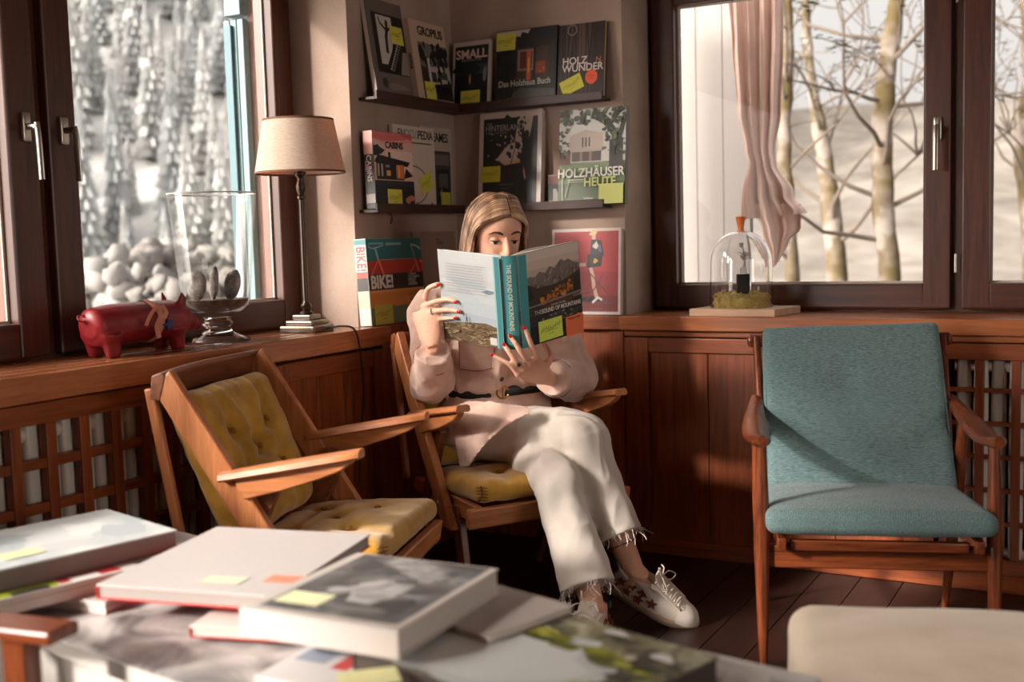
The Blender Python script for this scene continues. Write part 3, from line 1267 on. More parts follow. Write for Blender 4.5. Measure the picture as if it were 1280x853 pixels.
mb = MB()
mb.pillow((0.508, 0.525, 0.070), 0.020, 36, fnb)
o = mb.build('back_cushion', TEAL, t, angle=75)
o.matrix_local = M
for sx in (-1, 1):
    pm = MB()
    pm.tube([(sx * 0.251, -0.25, 0.026), (sx * 0.248, 0.0, 0.028), (sx * 0.244, 0.25, 0.026)], 0.0028, 6, smooth=6)
    pm.build('piping', TEAL, o)
# seat cushion
def fns(x, y, z, q):
    u, v, w = q
    z += 0.010 * (1 - u ** 4) * (1 - v ** 4) * w
    z += 0.0015 * noise.noise(V((x * 20, y * 20, z * 10)))
    return (x + 0.004 * noise.noise(V((y * 14, 0, 5))), y * (1 + 0.03 * u), z)
mb = MB()
mb.pillow((0.44, 0.535, 0.060), 0.024, 30, fns)
o = mb.build('seat_cushion', TEAL, t, angle=75)
o.matrix_local = Matrix.Translation((0.132, 0, 0.388)) @ Matrix.Rotation(math.radians(-2.5), 4, 'Y')
# front rails
r = MB()
r.box((0.290, -0.215, 0.318), (0.312, 0.215, 0.345))
r.build('slat_rail', TEAK_Y, t, bevel=0.004)
r = MB()
r.box((0.245, -0.268, 0.262), (0.272, 0.268, 0.322))
r.build('front_rail', TEAK_Y, t, bevel=0.004)
for s in (-1, 1):
    r = MB()
    r.prism([(-0.14, 0.300), (0.330, 0.322), (0.335, 0.355), (-0.12, 0.345)], s * 0.235 - 0.011, s * 0.235 + 0.011, 'xz')
    r.build('side_rail', TEAK_X, t, bevel=0.003)
r = MB()
r.box((-0.135, -0.235, 0.295), (-0.11, 0.235, 0.34))
r.build('rear_rail', TEAK_Y, t, bevel=0.003)
for s in (-1, 1):
    # front leg: round and tapering, it carries the arm
    l = MB()
    l.tube([(0.284, s * 0.281, 0.0), (0.278, s * 0.281, 0.20), (0.272, s * 0.281, 0.36), (0.262, s * 0.281, 0.575)], [0.0105, 0.0165, 0.0195, 0.0135], 16, smooth=5)
    l.build('leg', TEAK, t)
    l = MB()
    l.tube([(-0.255, s * 0.268, 0.0), (-0.175, s * 0.270, 0.22), (-0.125, s * 0.272, 0.36), (-0.075, s * 0.278, 0.585)], [0.0105, 0.0165, 0.0195, 0.0135], 16, smooth=5)
    l.build('leg', TEAK, t)
    # arm: paddle shaped, thicker towards the front, curling outwards
    a = MB()
    rg = []
    for i in range(17):
        k = i / 16
        x = -0.235 + 0.545 * k
        hw = 0.017 + 0.019 * math.sin(PI * min(1, k * 0.72 + 0.10)) ** 2
        if i == 16:
            hw *= 0.55
        th = 0.011 + 0.004 * k
        z = 0.628 - 0.052 * math.sin(PI * 0.5 * min(1, k * 1.25)) + 0.020 * max(0, k - 0.72) / 0.28
        yc = s * (0.272 + 0.016 * math.sin(PI * k * 0.9) + 0.010 * max(0, k - 0.7))
        rg.append([V((x, yc + hw * math.cos(2 * PI * q / 14), z + th * math.sin(2 * PI * q / 14) * (1 if math.sin(2 * PI * q / 14) > 0 else 1.2))) for q in range(14)])
    a.rings(rg)
    a.build('armrest', TEAK_X, t, angle=60)
    # back post with rounded top knob
    p = MB()
    p.tube([(-0.120, s * 0.255, 0.33), (-0.205, s * 0.262, 0.56), (-0.318, s * 0.268, 0.80)], [(0.016, 0.012)] * 3, 12, smooth=4)
    p.build('back_post', TEAK, t)
r = MB()
r.tube([(-0.314, -0.286, 0.790), (-0.330, 0.0, 0.795), (-0.314, 0.286, 0.790)], [(0.019, 0.011), (0.022, 0.011), (0.019, 0.011)], 14, smooth=8)
r.ball((-0.314, -0.284, 0.790), (0.012, 0.012, 0.019), 12)
r.ball((-0.314, 0.284, 0.790), (0.012, 0.012, 0.019), 12)
r.build('top_rail', TEAK_Y, t)
for k in range(3):
    r = MB()
    z = 0.46 + k * 0.11
    x = -0.145 - (z - 0.40) * 0.43
    r.tube([(x, -0.255, z), (x - 0.012, 0, z), (x, 0.255, z)], [(0.014, 0.006)] * 3, 10, smooth=6)
    r.build('back_slat', TEAK_Y, t)

# ------------------------------------------------------------------ ottoman
BEIGE = cloth('cream_weave', (216, 195, 168), (238, 222, 202), scale=420, bump=0.35, sheen=0.2, mottled=8)
t = thing('ottoman', 'cream upholstered ottoman in the foreground in front of the teal chair', 'ottoman', (2.088, -1.83, 0), math.radians(17))
def fno(x, y, z, q):
    u, v, w = q
    return (x + 0.003 * noise.noise(V((y * 6, z * 8, 2))), y, z + (0.014 * (1 - u * u) * (1 - v * v) if w > 0 else 0) + 0.003 * noise.noise(V((x * 7, y * 7, 0))))
mb = MB()
mb.pillow((0.62, 0.50, 0.27), 0.045, 30, fno)
o = mb.build('upholstered_seat', BEIGE, t, angle=75)
o.location = (0, 0, 0.306)
for sx in (-1, 1):
    for sy in (-1, 1):
        l = MB()
        l.tube([(sx * 0.24, sy * 0.18, 0.0), (sx * 0.225, sy * 0.17, 0.18)], [0.013, 0.02], 14)
        l.build('leg', TEAK, t)
# ================================================================== books: general builder
PAPER = flat((216, 206, 194), 0.8, name='paper')
YELLOW = flat((222, 214, 84), 0.75, name='yellow_note')
ORANGE = flat((232, 104, 60), 0.75, name='orange_note')
INK = flat((70, 66, 40), 0.8, name='ink')
rnd = random.Random(5)

def col(c, rough=0.42):
    return flat(c, rough, name='print_ink')

def rect(x0, y0, x1, y1):
    return [(x0, y0), (x1, y0), (x1, y1), (x0, y1)]

def blob(cx, cy, rx, ry, n=9, jit=0.35, rot=0.0, R=None):
    R = R or rnd
    ps = []
    for i in range(n):
        a = 2 * PI * i / n
        k = 1 + R.uniform(-jit, jit)
        x, y = rx * k * math.cos(a), ry * k * math.sin(a)
        ps.append((cx + x * math.cos(rot) - y * math.sin(rot), cy + x * math.sin(rot) + y * math.cos(rot)))
    return ps

def specks(c, n, x0, y0, x1, y1, s0, s1, squash=1.0):
    out = []
    for i in range(n):
        r = rnd.uniform(s0, s1)
        out.append((c, blob(rnd.uniform(x0, x1), rnd.uniform(y0, y1), r, r * squash, 6)))
    return out

def clip01(p):
    """keeps a printed shape on its cover (Sutherland-Hodgman)"""
    for ax, lim, sgn in ((0, 0.004, 1), (0, 0.996, -1), (1, 0.004, 1), (1, 0.996, -1)):
        out = []
        for i in range(len(p)):
            a, b = p[i - 1], p[i]
            ia, ib = (a[ax] - lim) * sgn >= 0, (b[ax] - lim) * sgn >= 0
            if ia != ib:
                t = (lim - a[ax]) / (b[ax] - a[ax])
                out.append((a[0] + (b[0] - a[0]) * t, a[1] + (b[1] - a[1]) * t))
            if ib:
                out.append(b)
        p = out
        if not p:
            return p
    return p

def stroke(pts, w):
    """closed polygon along a polyline"""
    L, R = [], []
    for i, p in enumerate(pts):
        a = pts[max(0, i - 1)]
        b = pts[min(len(pts) - 1, i + 1)]
        dx, dy = b[0] - a[0], b[1] - a[1]
        l = math.hypot(dx, dy) or 1
        nx, ny = -dy / l * w / 2, dx / l * w / 2
        L.append((p[0] + nx, p[1] + ny))
        R.append((p[0] - nx, p[1] - ny))
    return L + R[::-1]

def ring_quads(cx, cy, rx, ry, w, n=28, a0=0, a1=360):
    out = []
    for i in range(n):
        a = math.radians(a0 + (a1 - a0) * i / n)
        b = math.radians(a0 + (a1 - a0) * (i + 1) / n)
        k = 1 - w
        out.append([(cx + rx * math.cos(a), cy + ry * math.sin(a)), (cx + rx * math.cos(b), cy + ry * math.sin(b)), (cx + k * rx * math.cos(b), cy + k * ry * math.sin(b)), (cx + k * rx * math.cos(a), cy + k * ry * math.sin(a))])
    return out

def print_mesh(art, Wd, Ht, parent, z=0.0003, name='cover_print', M=None, clip=True):
    mb = MB()
    lay = z
    last = None
    for c, poly in art:
        if clip:
            poly = clip01(poly)
        if len(poly) < 3:
            continue
        if c != last:
            lay += 0.00005
            last = c
        lay += 0.000004
        m = c if not isinstance(c, tuple) else col(c)
        mb.add([(x * Wd, y * Ht, lay) for x, y in poly], [list(range(len(poly)))], m, M)
    o = mb.build(name, None, parent, smooth=False, recalc=False)
    return o, lay

def lettering(parent, body, x, y, size, c, z, rot=0.0, bold=0.0, sx=1.0, align='LEFT', name='lettering'):
    me = text_mesh(body, size, 0.00025, align, bold, sx)
    me.name = name
    me.materials.clear()
    me.materials.append(c if not isinstance(c, tuple) else col(c))
    o = bpy.data.objects.new(name, me)
    COL.objects.link(o)
    o.parent = parent
    o.location = (x, y, z)
    o.rotation_euler = (0, 0, rot)
    return o

def note(parent, x, y, w, h, z, rot=0.0, m=None, lines=True, label=None):
    """paper sticker with a line of writing, one edge lifting"""
    m = m or YELLOW
    mb = MB()
    n = 6
    rows = []
    for j in range(n + 1):
        v = j / n
        lift = 0.0025 * max(0, 0.45 - v) ** 2
        rows.append((v * h - h / 2, lift))
    vs, fs = [], []
    for (yy, l) in rows:
        vs += [(-w / 2, yy, l + 0.0004), (w / 2, yy, l + 0.0004), (w / 2, yy, l), (-w / 2, yy, l)]
    for j in range(n):
        a, b = j * 4, j * 4 + 4
        for k in range(4):
            q = (k + 1) % 4
            fs.append([a + k, a + q, b + q, b + k])
    fs += [[0, 3, 2, 1], [n * 4, n * 4 + 1, n * 4 + 2, n * 4 + 3]]
    mb.add(vs, fs, m)
    if lines:
        R = random.Random(int(abs(x) * 10000 + abs(y) * 777))
        N = 9
        for k in range(N):
            cx = -w * 0.38 + w * 0.76 * k / (N - 1)
            cy = h * (0.10 + 0.05 * math.sin(k)) + w * 0.10 * (k / N - 0.5)
            s = h * R.uniform(0.07, 0.12)
            ln = [(cx - s * 0.35, cy - s), (cx, cy + s), (cx + s * 0.35, cy - s * 0.7)]
            p = stroke(ln, h * 0.022)
            mb.add([(a, b, 0.0007) for a, b in p], [[0, 1, 4, 5], [1, 2, 3, 4]], INK)
        for (a0, a1, yy) in ((-0.28, 0.3, -0.06), (-0.1, 0.12, -0.22)):
            p = stroke([(a0 * w, yy * h), (a1 * w, yy * h + 0.02 * h)], h * 0.016)
            mb.add([(a, b, 0.0010) for a, b in p], [list(range(4))], INK)
    o = mb.build('sticky_note', None, parent, smooth=False, recalc=False)
    o.location = (x, y, z)
    o.rotation_euler = (0, 0, rot)
    if label:
        o['label'] = label
    return o

def book(label, M, Wd, Ht, T, cover, spine=None, group=None, art=(), texts=(), notes=(), hard=True, name='book', pages=None, spine_texts=(), rough=0.42, spine_side='L', edge=None):
    """origin: lower left corner of the front cover, which faces +z; the book lies behind it"""
    low = -M.to_3x3().col[2].z * T if abs(M.to_3x3().col[2].z) < 0.5 else 0   # a leaning book's back edge dips
    M = Matrix.Translation((0, 0, max(0, -low) + 0.0004 if low else 0)) @ M
    b = thing(name, label, 'book', group=group, M=M)
    cm = flat(cover, rough, name='book_cover') if isinstance(cover, tuple) else cover
    sm = cm if spine is None else (flat(spine, rough, name='book_cover') if isinstance(spine, tuple) else spine)
    em = cm if edge is None else flat(edge, rough, name='book_edge')
    ct = 0.0028 if hard else 0.0007
    ov = 0.003 if hard else 0.0
    mb = MB()
    x0 = 0.0
    mb.box((x0, 0, -ct), (Wd, Ht, 0), cm)
    mb.box((x0, 0, -T), (Wd, Ht, -T + ct), em)
    if edge is not None:
        mb.box((x0, 0, -ct - .0006), (Wd, Ht, -ct + .0002), em)
    if spine_side == 'L':
        mb.box((x0, 0, -T + ct), (x0 + ct, Ht, -ct), sm)
    elif spine_side == 'R':
        mb.box((Wd - ct, 0, -T + ct), (Wd, Ht, -ct), sm)
    elif spine_side == 'B':
        mb.box((0, 0, -T + ct), (Wd, ct, -ct), sm)
    elif spine_side == 'T':
        mb.box((0, Ht - ct, -T + ct), (Wd, Ht, -ct), sm)
    mb.build('cover', None, b, bevel=0.0008, smooth=False)
    p = MB()
    p.box((ct + (0 if spine_side == 'L' else ov), ov if spine_side != 'B' else ct, -T + ct), (Wd - ov - (ct if spine_side == 'R' else 0), Ht - ov, -ct))
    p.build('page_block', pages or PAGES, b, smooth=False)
    z = 0.0002
    if art:
        o, z = print_mesh(art, Wd, Ht, b)
    for t in texts:
        d = dict(t)
        lettering(b, d.pop('s'), d.pop('x') * Wd, d.pop('y') * Ht, d.pop('size'), d.pop('c'), z + 0.0003, **d)
    for n in notes:
        d = dict(n)
        note(b, d.pop('x') * Wd, d.pop('y') * Ht, d.pop('w'), d.pop('h'), z + 0.0008, **d)
    for t in spine_texts:
        d = dict(t)
        me = text_mesh(d['s'], d['size'], 0.0003, 'CENTER', 0.0004)
        me.materials.clear()
        me.materials.append(col(d['c']))
        me.name = 'spine_lettering'
        o = bpy.data.objects.new('spine_lettering', me)
        COL.objects.link(o)
        o.parent = b
        # on the left side face, reading downwards
        o.matrix_local = Matrix.Translation((-0.0005, d['y'] * Ht, -T / 2 - d['size'] * 0.34 + d.get('dz', 0))) @ Matrix(((0, 0, -1), (-1, 0, 0), (0, 1, 0))).to_4x4()
    return b

def page_mat():
    m, t, b = bsdf('page_edges')
    N, L = t.nodes, t.links
    co = N.new('ShaderNodeTexCoord')
    mp = N.new('ShaderNodeMapping')
    mp.inputs['Scale'].default_value = (3, 3, 900)
    n = N.new('ShaderNodeTexNoise')
    n.inputs['Scale'].default_value = 1
    L.new(co.outputs['Object'], mp.inputs[0])
    L.new(mp.outputs[0], n.inputs['Vector'])
    r = N.new('ShaderNodeValToRGB')
    r.color_ramp.elements[0].position = 0.35
    r.color_ramp.elements[0].color = rgb(176, 162, 150)
    r.color_ramp.elements[1].position = 0.65
    r.color_ramp.elements[1].color = rgb(226, 216, 206)
    L.new(n.outputs['Fac'], r.inputs[0])
    L.new(r.outputs[0], b.inputs['Base Color'])
    b.inputs['Roughness'].default_value = 0.85
    return m
PAGES = page_mat()

def photo_print(name, cols, scale, dist=1.5, loc=(0, 0, 0)):
    """a blurry printed photograph: layered mottling between a few ink colours"""
    m, t, b = bsdf(name)
    N, L = t.nodes, t.links
    co = N.new('ShaderNodeTexCoord')
    mp = N.new('ShaderNodeMapping')
    mp.inputs['Location'].default_value = loc
    n = N.new('ShaderNodeTexNoise')
    n.inputs['Scale'].default_value = scale
    n.inputs['Detail'].default_value = 6
    n.inputs['Distortion'].default_value = dist
    L.new(co.outputs['Object'], mp.inputs[0])
    L.new(mp.outputs[0], n.inputs['Vector'])
    r = N.new('ShaderNodeValToRGB')
    e = r.color_ramp.elements
    k = len(cols)
    e[0].position, e[0].color = 0.32, rgb(*cols[0])
    e[1].position, e[1].color = 0.70, rgb(*cols[-1])
    for i in range(1, k - 1):
        q = e.new(0.32 + 0.38 * i / (k - 1))
        q.color = rgb(*cols[i])
    L.new(n.outputs['Fac'], r.inputs[0])
    L.new(r.outputs[0], b.inputs['Base Color'])
    b.inputs['Roughness'].default_value = 0.38
    return m

# ================================================================== low table and what lies on it
TZ = 0.470
WHITE = flat((206, 198, 190), 0.45, name='white_lacquer')
A = V((0.986, -0.165, 0)).normalized()
B = V((-A.y, A.x, 0))
T0 = V((0.68, -2.457, 0))
tab = thing('coffee_table', 'low white coffee table covered with books in the foreground', 'table', T0 + A * 0.25 + B * 0.28, math.atan2(A.y, A.x))
def tl(a, b, z):   # table-frame offsets from the table's own centre
    return (a - 0.25, b - 0.28, z)
def table_print():
    m, t, b = bsdf('grey_marbled_top')
    N, L = t.nodes, t.links
    co = N.new('ShaderNodeTexCoord')
    n = N.new('ShaderNodeTexNoise')
    n.inputs['Scale'].default_value = 7
    n.inputs['Detail'].default_value = 5
    n.inputs['Distortion'].default_value = 1.2
    L.new(co.outputs['Object'], n.inputs['Vector'])
    r = N.new('ShaderNodeValToRGB')
    r.color_ramp.elements[0].position = 0.36
    r.color_ramp.elements[0].color = rgb(96, 92, 90)
    r.color_ramp.elements[1].position = 0.60
    r.color_ramp.elements[1].color = rgb(196, 190, 186)
    L.new(n.outputs['Fac'], r.inputs[0])
    L.new(r.outputs[0], b.inputs['Base Color'])
    b.inputs['Roughness'].default_value = 0.3
    return m
mb = MB()
mb.box(tl(-0.62, 0.0, TZ - 0.026), tl(1.13, 0.55, TZ))
mb.build('tabletop', table_print(), tab, bevel=0.004, smooth=False)
mb = MB()
mb.box(tl(-0.62, -0.006, TZ - 0.030), tl(1.13, -0.0005, TZ - 0.002))
mb.build('edge_strip', WHITE, tab, bevel=0.001, smooth=False)
mb = MB()
mb.box(tl(-0.58, 0.02, TZ - 0.20), tl(1.09, 0.035, TZ - 0.026))
mb.box(tl(-0.58, 0.515, TZ - 0.20), tl(1.09, 0.53, TZ - 0.026))
mb.box(tl(-0.58, 0.035, TZ - 0.20), tl(-0.565, 0.515, TZ - 0.026))
mb.box(tl(1.075, 0.035, TZ - 0.20), tl(1.09, 0.515, TZ - 0.026))
mb.build('apron', WHITE, tab, smooth=False)
for a in (-0.56, 0.06, 1.04):
    for bq in (0.035, 0.485):
        mb = MB()
        x, y, z = tl(a, bq, 0)
        mb.prism([(x, y), (x + 0.03, y), (x + 0.03, y + 0.03), (x, y + 0.03)], 0.0, TZ - 0.026, 'xy')
        mb.build('leg', BEECH_D, tab, bevel=0.003, smooth=False)

def lying(p_fl, p_fr, p_bl, ztop, tilt=0):
    """frame of a lying book from three of its top corners in the photo; returns matrix, width, height"""
    a, b, c = at(*p_fl, 2, ztop), at(*p_fr, 2, ztop), at(*p_bl, 2, ztop)
    x = (b - a)
    w = x.length
    x = x.normalized()
    y = (c - a)
    y = y - x * y.dot(x)
    h = y.length
    y = y.normalized()
    z = x.cross(y)
    M = Matrix((x, y, z)).transposed().to_4x4()
    M.translation = a
    return M, w, h

GT = 'books lying on the coffee table'
# left stack, from the table up
def world_book(x, y, rz, ztop):
    M = Matrix.Rotation(rz, 4, 'Z')
    M.translation = (x, y, ztop)
    return M

M, w, h = lying((20, 742), (120, 752), (60, 726), TZ + 0.024)
book('small pale book at the bottom of the left stack on the coffee table', M, 0.20, 0.14, 0.0235, (190, 180, 172), group=GT)
zb = TZ + 0.024
M, w, h = lying((-60, 765), (205, 702), (-10, 690), zb + 0.030)
b = book('white magazine volume in the middle of the left stack on the coffee table', M, 0.34, 0.25, 0.0295, (206, 198, 192), hard=False, group=GT,
         art=[((150, 160, 40), rect(0.05, 0.02, 0.55, 0.2)), ((196, 60, 60), rect(0.56, 0.05, 0.9, 0.3)), ((40, 40, 40), rect(0.3, 0.01, 0.5, 0.1)), ((226, 220, 214), rect(0.62, 0.0, 0.78, 0.14))])
M, w, h = lying((-40, 722), (247, 657), (-110, 672), zb + 0.030 + 0.040)
art = [(photo_print('pale_photo', [(176, 184, 186), (194, 198, 198), (206, 208, 206), (222, 222, 218)], 8, 1.0), rect(0, 0, 1, 1))]
art += [((214, 216, 214), blob(0.55, 0.55, 0.2, 0.25, 12)), ((178, 186, 188), blob(0.3, 0.7, 0.22, 0.15, 12)), ((226, 226, 222), blob(0.72, 0.6, 0.1, 0.2, 10)), ((186, 192, 194), blob(0.85, 0.3, 0.1, 0.2, 10)), ((206, 206, 204), blob(0.5, 0.25, 0.2, 0.12, 10))]
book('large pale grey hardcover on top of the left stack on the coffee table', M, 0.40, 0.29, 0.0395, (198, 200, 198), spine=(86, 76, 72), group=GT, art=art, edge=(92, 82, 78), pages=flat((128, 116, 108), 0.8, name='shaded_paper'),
     notes=[dict(x=0.30, y=0.25, w=0.075, h=0.05, lines=False, m=flat((216, 214, 168), 0.8, name='pale_note'))])

# middle stack
M, w, h = lying((236, 783), (330, 788), (262, 760), TZ + 0.0285)
book('white paperback with red back sticking out under the grey hardcover', M, 0.20, 0.24, 0.0195, (222, 214, 206), spine=(196, 60, 54), edge=(180, 52, 48), group=GT)
M, w, h = lying((186, 778), (250, 790), (215, 752), TZ + 0.012)
M, w, h = lying((345, 752), (432, 712), (262, 700), TZ + 0.049)
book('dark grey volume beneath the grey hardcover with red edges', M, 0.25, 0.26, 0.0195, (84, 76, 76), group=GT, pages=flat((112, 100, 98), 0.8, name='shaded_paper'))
M, w, h = lying((120, 731), (343, 746), (262, 658), TZ + 0.075)
book('light grey hardcover with red cover edges in the middle of the coffee table', M, w, h, 0.0255, (198, 190, 186), spine=(206, 48, 44), edge=(206, 48, 44), group=GT, spine_side='L', pages=flat((160, 150, 144), 0.8, name='grey_paper'),
     notes=[dict(x=0.62, y=0.16, w=0.075, h=0.040, m=flat((222, 218, 190), 0.8, name='pale_note'), lines=False), dict(x=0.93, y=0.22, w=0.07, h=0.042, m=flat((240, 150, 122), 0.8, name='pale_orange_note'), lines=True, label='pale orange sticky note')])

# right side of the table
zt = TZ + 0.008
M, w, h = lying((318, 845), (460, 870), (300, 796), zt)
art = [((206, 202, 200), rect(0, 0, 1, 1)), ((206, 84, 84), rect(0.30, 0.25, 0.40, 0.95)), ((214, 96, 92), rect(0.55, 0.1, 0.64, 0.7)), ((150, 160, 176), rect(0.05, 0.3, 0.24, 0.9)), ((120, 124, 140), rect(0.08, 0.45, 0.2, 0.7)), ((196, 60, 66), rect(0.45, 0.6, 0.52, 0.9)), ((70, 70, 80), rect(0.0, 0.92, 0.3, 1)), ((226, 222, 216), rect(0.7, 0.2, 0.95, 0.9))]
book('magazine with red and white stripes at the front edge of the coffee table', M, 0.30, 0.26, 0.0075, (200, 196, 194), hard=False, group=GT, art=art, name='magazine')
# large picture book with leaves and mist
M, w, h = lying((330, 905), (905, 826), (250, 800), TZ + 0.0445)
a_fr = at(899, 822, 2, TZ + 0.0445)
a_bk = at(640, 748, 2, TZ + 0.0445)
y = (a_bk - a_fr)
wd = 0.42
# the short edge seen in the photo runs from the right corner to the back corner
xx = V((y.x, y.y, 0)).normalized()
nx = V((xx.y, -xx.x, 0))
if nx.dot(CAM_POS - a_fr) < 0:
    nx = -nx
hgt = 0.44
Mx = Matrix((-xx, -nx, V((0, 0, 1)))).transposed().to_4x4()
Mx.translation = a_fr + xx * hgt + nx * 0.32
art = [(photo_print('foliage_photo', [(48, 44, 38), (84, 78, 68), (122, 118, 90), (150, 148, 120), (196, 192, 176)], 16, 1.0), rect(0, 0, 1, 1)), ((200, 203, 202), blob(0.42, 0.40, 0.44, 0.40, 22, 0.12)), ((214, 215, 212), blob(0.40, 0.38, 0.36, 0.32, 20, 0.15))]
for i in range(46):
    u = rnd.uniform(0.0, 1)
    v = 0.74 + 0.06 * math.sin(u * 9) - 0.55 * max(0, u - 0.55) + rnd.uniform(-0.05, 0.05)
    art.append((rnd.choice([(150, 150, 46), (176, 170, 70), (104, 108, 40), (128, 128, 50), (88, 88, 46)]), blob(u, v, rnd.uniform(.03, .09), rnd.uniform(.02, .05), 8)))
for i in range(26):
    art.append((rnd.choice([(84, 80, 70), (156, 150, 96), (110, 104, 80), (66, 62, 54), (190, 186, 160)]), blob(rnd.uniform(0.78, 1), rnd.uniform(0.0, 0.75), rnd.uniform(.02, .05), rnd.uniform(.02, .05), 8)))
art += [((120, 140, 150), blob(0.22, 0.90, 0.06, 0.05)), ((168, 184, 190), blob(0.24, 0.91, 0.03, 0.03)), ((206, 204, 200), blob(0.62, 0.92, 0.05, 0.03)), ((214, 210, 206), blob(0.88, 0.80, 0.05, 0.035))]
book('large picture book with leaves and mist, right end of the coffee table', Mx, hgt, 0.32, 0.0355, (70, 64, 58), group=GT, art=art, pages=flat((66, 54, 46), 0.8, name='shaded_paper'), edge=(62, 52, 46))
M, w, h = lying((299, 760), (497, 789), (480, 695), TZ + 0.1020)
art = [((196, 186, 178), rect(0, 0, 1, 1)), (photo_print('grey_photo', [(62, 62, 62), (84, 83, 83), (112, 110, 109), (168, 166, 164)], 11, 1.2), rect(0.075, 0.06, 0.955, 0.985)), (photo_print('light_photo', [(120, 118, 117), (160, 158, 156), (186, 184, 182)], 16, 1.0), blob(0.56, 0.44, 0.16, 0.20, 18, 0.25)), (photo_print('light_photo', [(120, 118, 117), (160, 158, 156), (186, 184, 182)], 16, 1.0), blob(0.38, 0.42, 0.15, 0.06, 16, 0.4, rot=0.6)), (photo_print('light_photo', [(120, 118, 117), (160, 158, 156), (186, 184, 182)], 16, 1.0), blob(0.66, 0.74, 0.15, 0.08, 18, 0.4)), ((72, 72, 72), blob(0.8, 0.25, 0.12, 0.12)), ((72, 72, 72), blob(0.25, 0.8, 0.1, 0.1)), ((120, 118, 116), blob(0.62, 0.18, 0.22, 0.04, 10))]
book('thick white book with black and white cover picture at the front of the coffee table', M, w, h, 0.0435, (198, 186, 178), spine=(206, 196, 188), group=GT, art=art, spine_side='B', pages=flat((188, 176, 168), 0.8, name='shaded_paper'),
     notes=[dict(x=0.25, y=0.22, w=0.080, h=0.055, m=flat((228, 224, 180), 0.8, name='pale_note'), lines=False)])
cn = at(717, 757, 2, TZ + 0.0575)
M2 = Mx.copy()
M2.translation = cn + xx * 0.26 + nx * 0.19
book('slim light grey book sticking out under the thick black and white picture book', M2, 0.26, 0.19, 0.012, (176, 164, 156), group=GT)
M, w, h = lying((425, 862), (520, 850), (440, 822), TZ + 0.0455)
mb = MB()
mb.box((0, 0, -0.0006), (0.085, 0.06, 0.0))
o = mb.build('paper_slip', flat((222, 218, 160), 0.8, name='pale_note'), smooth=False)
o.matrix_world = M
tag(o, 'pale yellow paper slip on the picture book below the thick white book', 'paper')
# red and white booklet past the right end of the picture book
M, w, h = lying((902, 856), (985, 866), (906, 838), TZ + 0.012)
book('white booklet with a red spine at the right edge of the coffee table', M, 0.060, 0.060, 0.0115, (206, 198, 192), spine=(196, 60, 60), hard=False, group=GT, name='booklet')

# ------------------------------------------------------------------ armchair at the lower left, only its arm is in view
p_end = at(100, 776, 2, 0.560)
d = (at(0, 765, 2, 0.560) - p_end).normalized()
n = V((d.y, -d.x, 0))
if n.dot(CAM_POS - p_end) < 0:
    n = -n
arm = thing('wooden_stool', 'dark wooden board on posts cut off at the lower left edge of the photo', 'stool', (p_end.x, p_end.y, 0), math.atan2(d.y, d.x))
sg = 1 if V((-d.y, d.x, 0)).dot(n) > 0 else -1
mb = MB()
y0, y1 = sorted((sg * 0.0, sg * 0.065))
mb.box((0, y0 - 0.0, 0.540), (0.42, y1, 0.562))
mb.build('top_board', TEAK_X, arm, bevel=0.006, smooth=False)
for x in (0.085, 0.34):
    mb = MB()
    mb.prism([(x - 0.020, 0.0), (x + 0.030, 0.0), (x + 0.022, 0.54), (x - 0.022, 0.54)], y0 + 0.015, y1 - 0.015, 'xz')
    mb.build('leg', TEAK, arm, bevel=0.004, smooth=False)
mb = MB()
mb.box((0.085, y0 + 0.022, 0.22), (0.34, y1 - 0.022, 0.26))
mb.build('stretcher', TEAK_X, arm, bevel=0.003, smooth=False)
# ================================================================== picture ledges and the books on them
LEDGE = wood('ledge_wood', (46, 26, 19), (74, 44, 33), 'Y', 1.4, 0.5)
LEDGE_X = wood('ledge_wood', (46, 26, 19), (74, 44, 33), 'X', 1.4, 0.5)
def ledge(label, wall, a0, a1, z, m):
    t = thing('picture_ledge', label, 'shelf', (0.03, (a0 + a1) / 2, z) if wall == 'L' else ((a0 + a1) / 2, -0.03, z), group='picture ledges in the corner')
    h = (a1 - a0) / 2
    def bx(p0, p1, q0, q1, r0, r1):
        mb = MB()
        if wall == 'L':
            mb.box((q0 - 0.03, p0, r0), (q1 - 0.03, p1, r1))
        else:
            mb.box((p0, -q1 + 0.03, r0), (p1, -q0 + 0.03, r1))
        return mb
    bx(-h, h, 0.0, 0.066, 0.0, 0.010).build('base_board', m, t, bevel=0.001, smooth=False)
    bx(-h, h, 0.066, 0.075, 0.0, 0.030).build('front_lip', m, t, bevel=0.0015, smooth=False)
    return t
ledge('upper dark picture ledge on the left wall of the corner', 'L', -0.600, -0.078, 1.590, LEDGE)
ledge('upper dark picture ledge on the right wall of the corner', 'R', 0.001, 0.648, 1.590, LEDGE_X)
ledge('lower dark picture ledge on the left wall of the corner', 'L', -0.620, -0.060, 1.218, LEDGE)
ledge('lower dark picture ledge on the right wall of the corner', 'R', 0.120, 0.645, 1.218, LEDGE_X)

def stand(wall, a, z, out, lean=6.0, roll=0.0):
    """frame of a book standing on a ledge, its front cover's lower left corner at distance 'out' from the wall"""
    l = math.radians(lean)
    if wall == 'L':
        x, y, n = V((0, 1, 0)), V((-math.sin(l), 0, math.cos(l))), V((math.cos(l), 0, math.sin(l)))
        o = V((out, a, z))
    else:
        x, y, n = V((1, 0, 0)), V((0, math.sin(l), math.cos(l))), V((0, -math.cos(l), math.sin(l)))
        o = V((a, -out, z))
    M = Matrix((x, y, n)).transposed().to_4x4() @ Matrix.Rotation(math.radians(roll), 4, 'Z')
    M.translation = o
    return M

ZU, ZL = 1.6012, 1.2292
GU, GL = 'books on the upper picture ledges', 'books on the lower picture ledges'

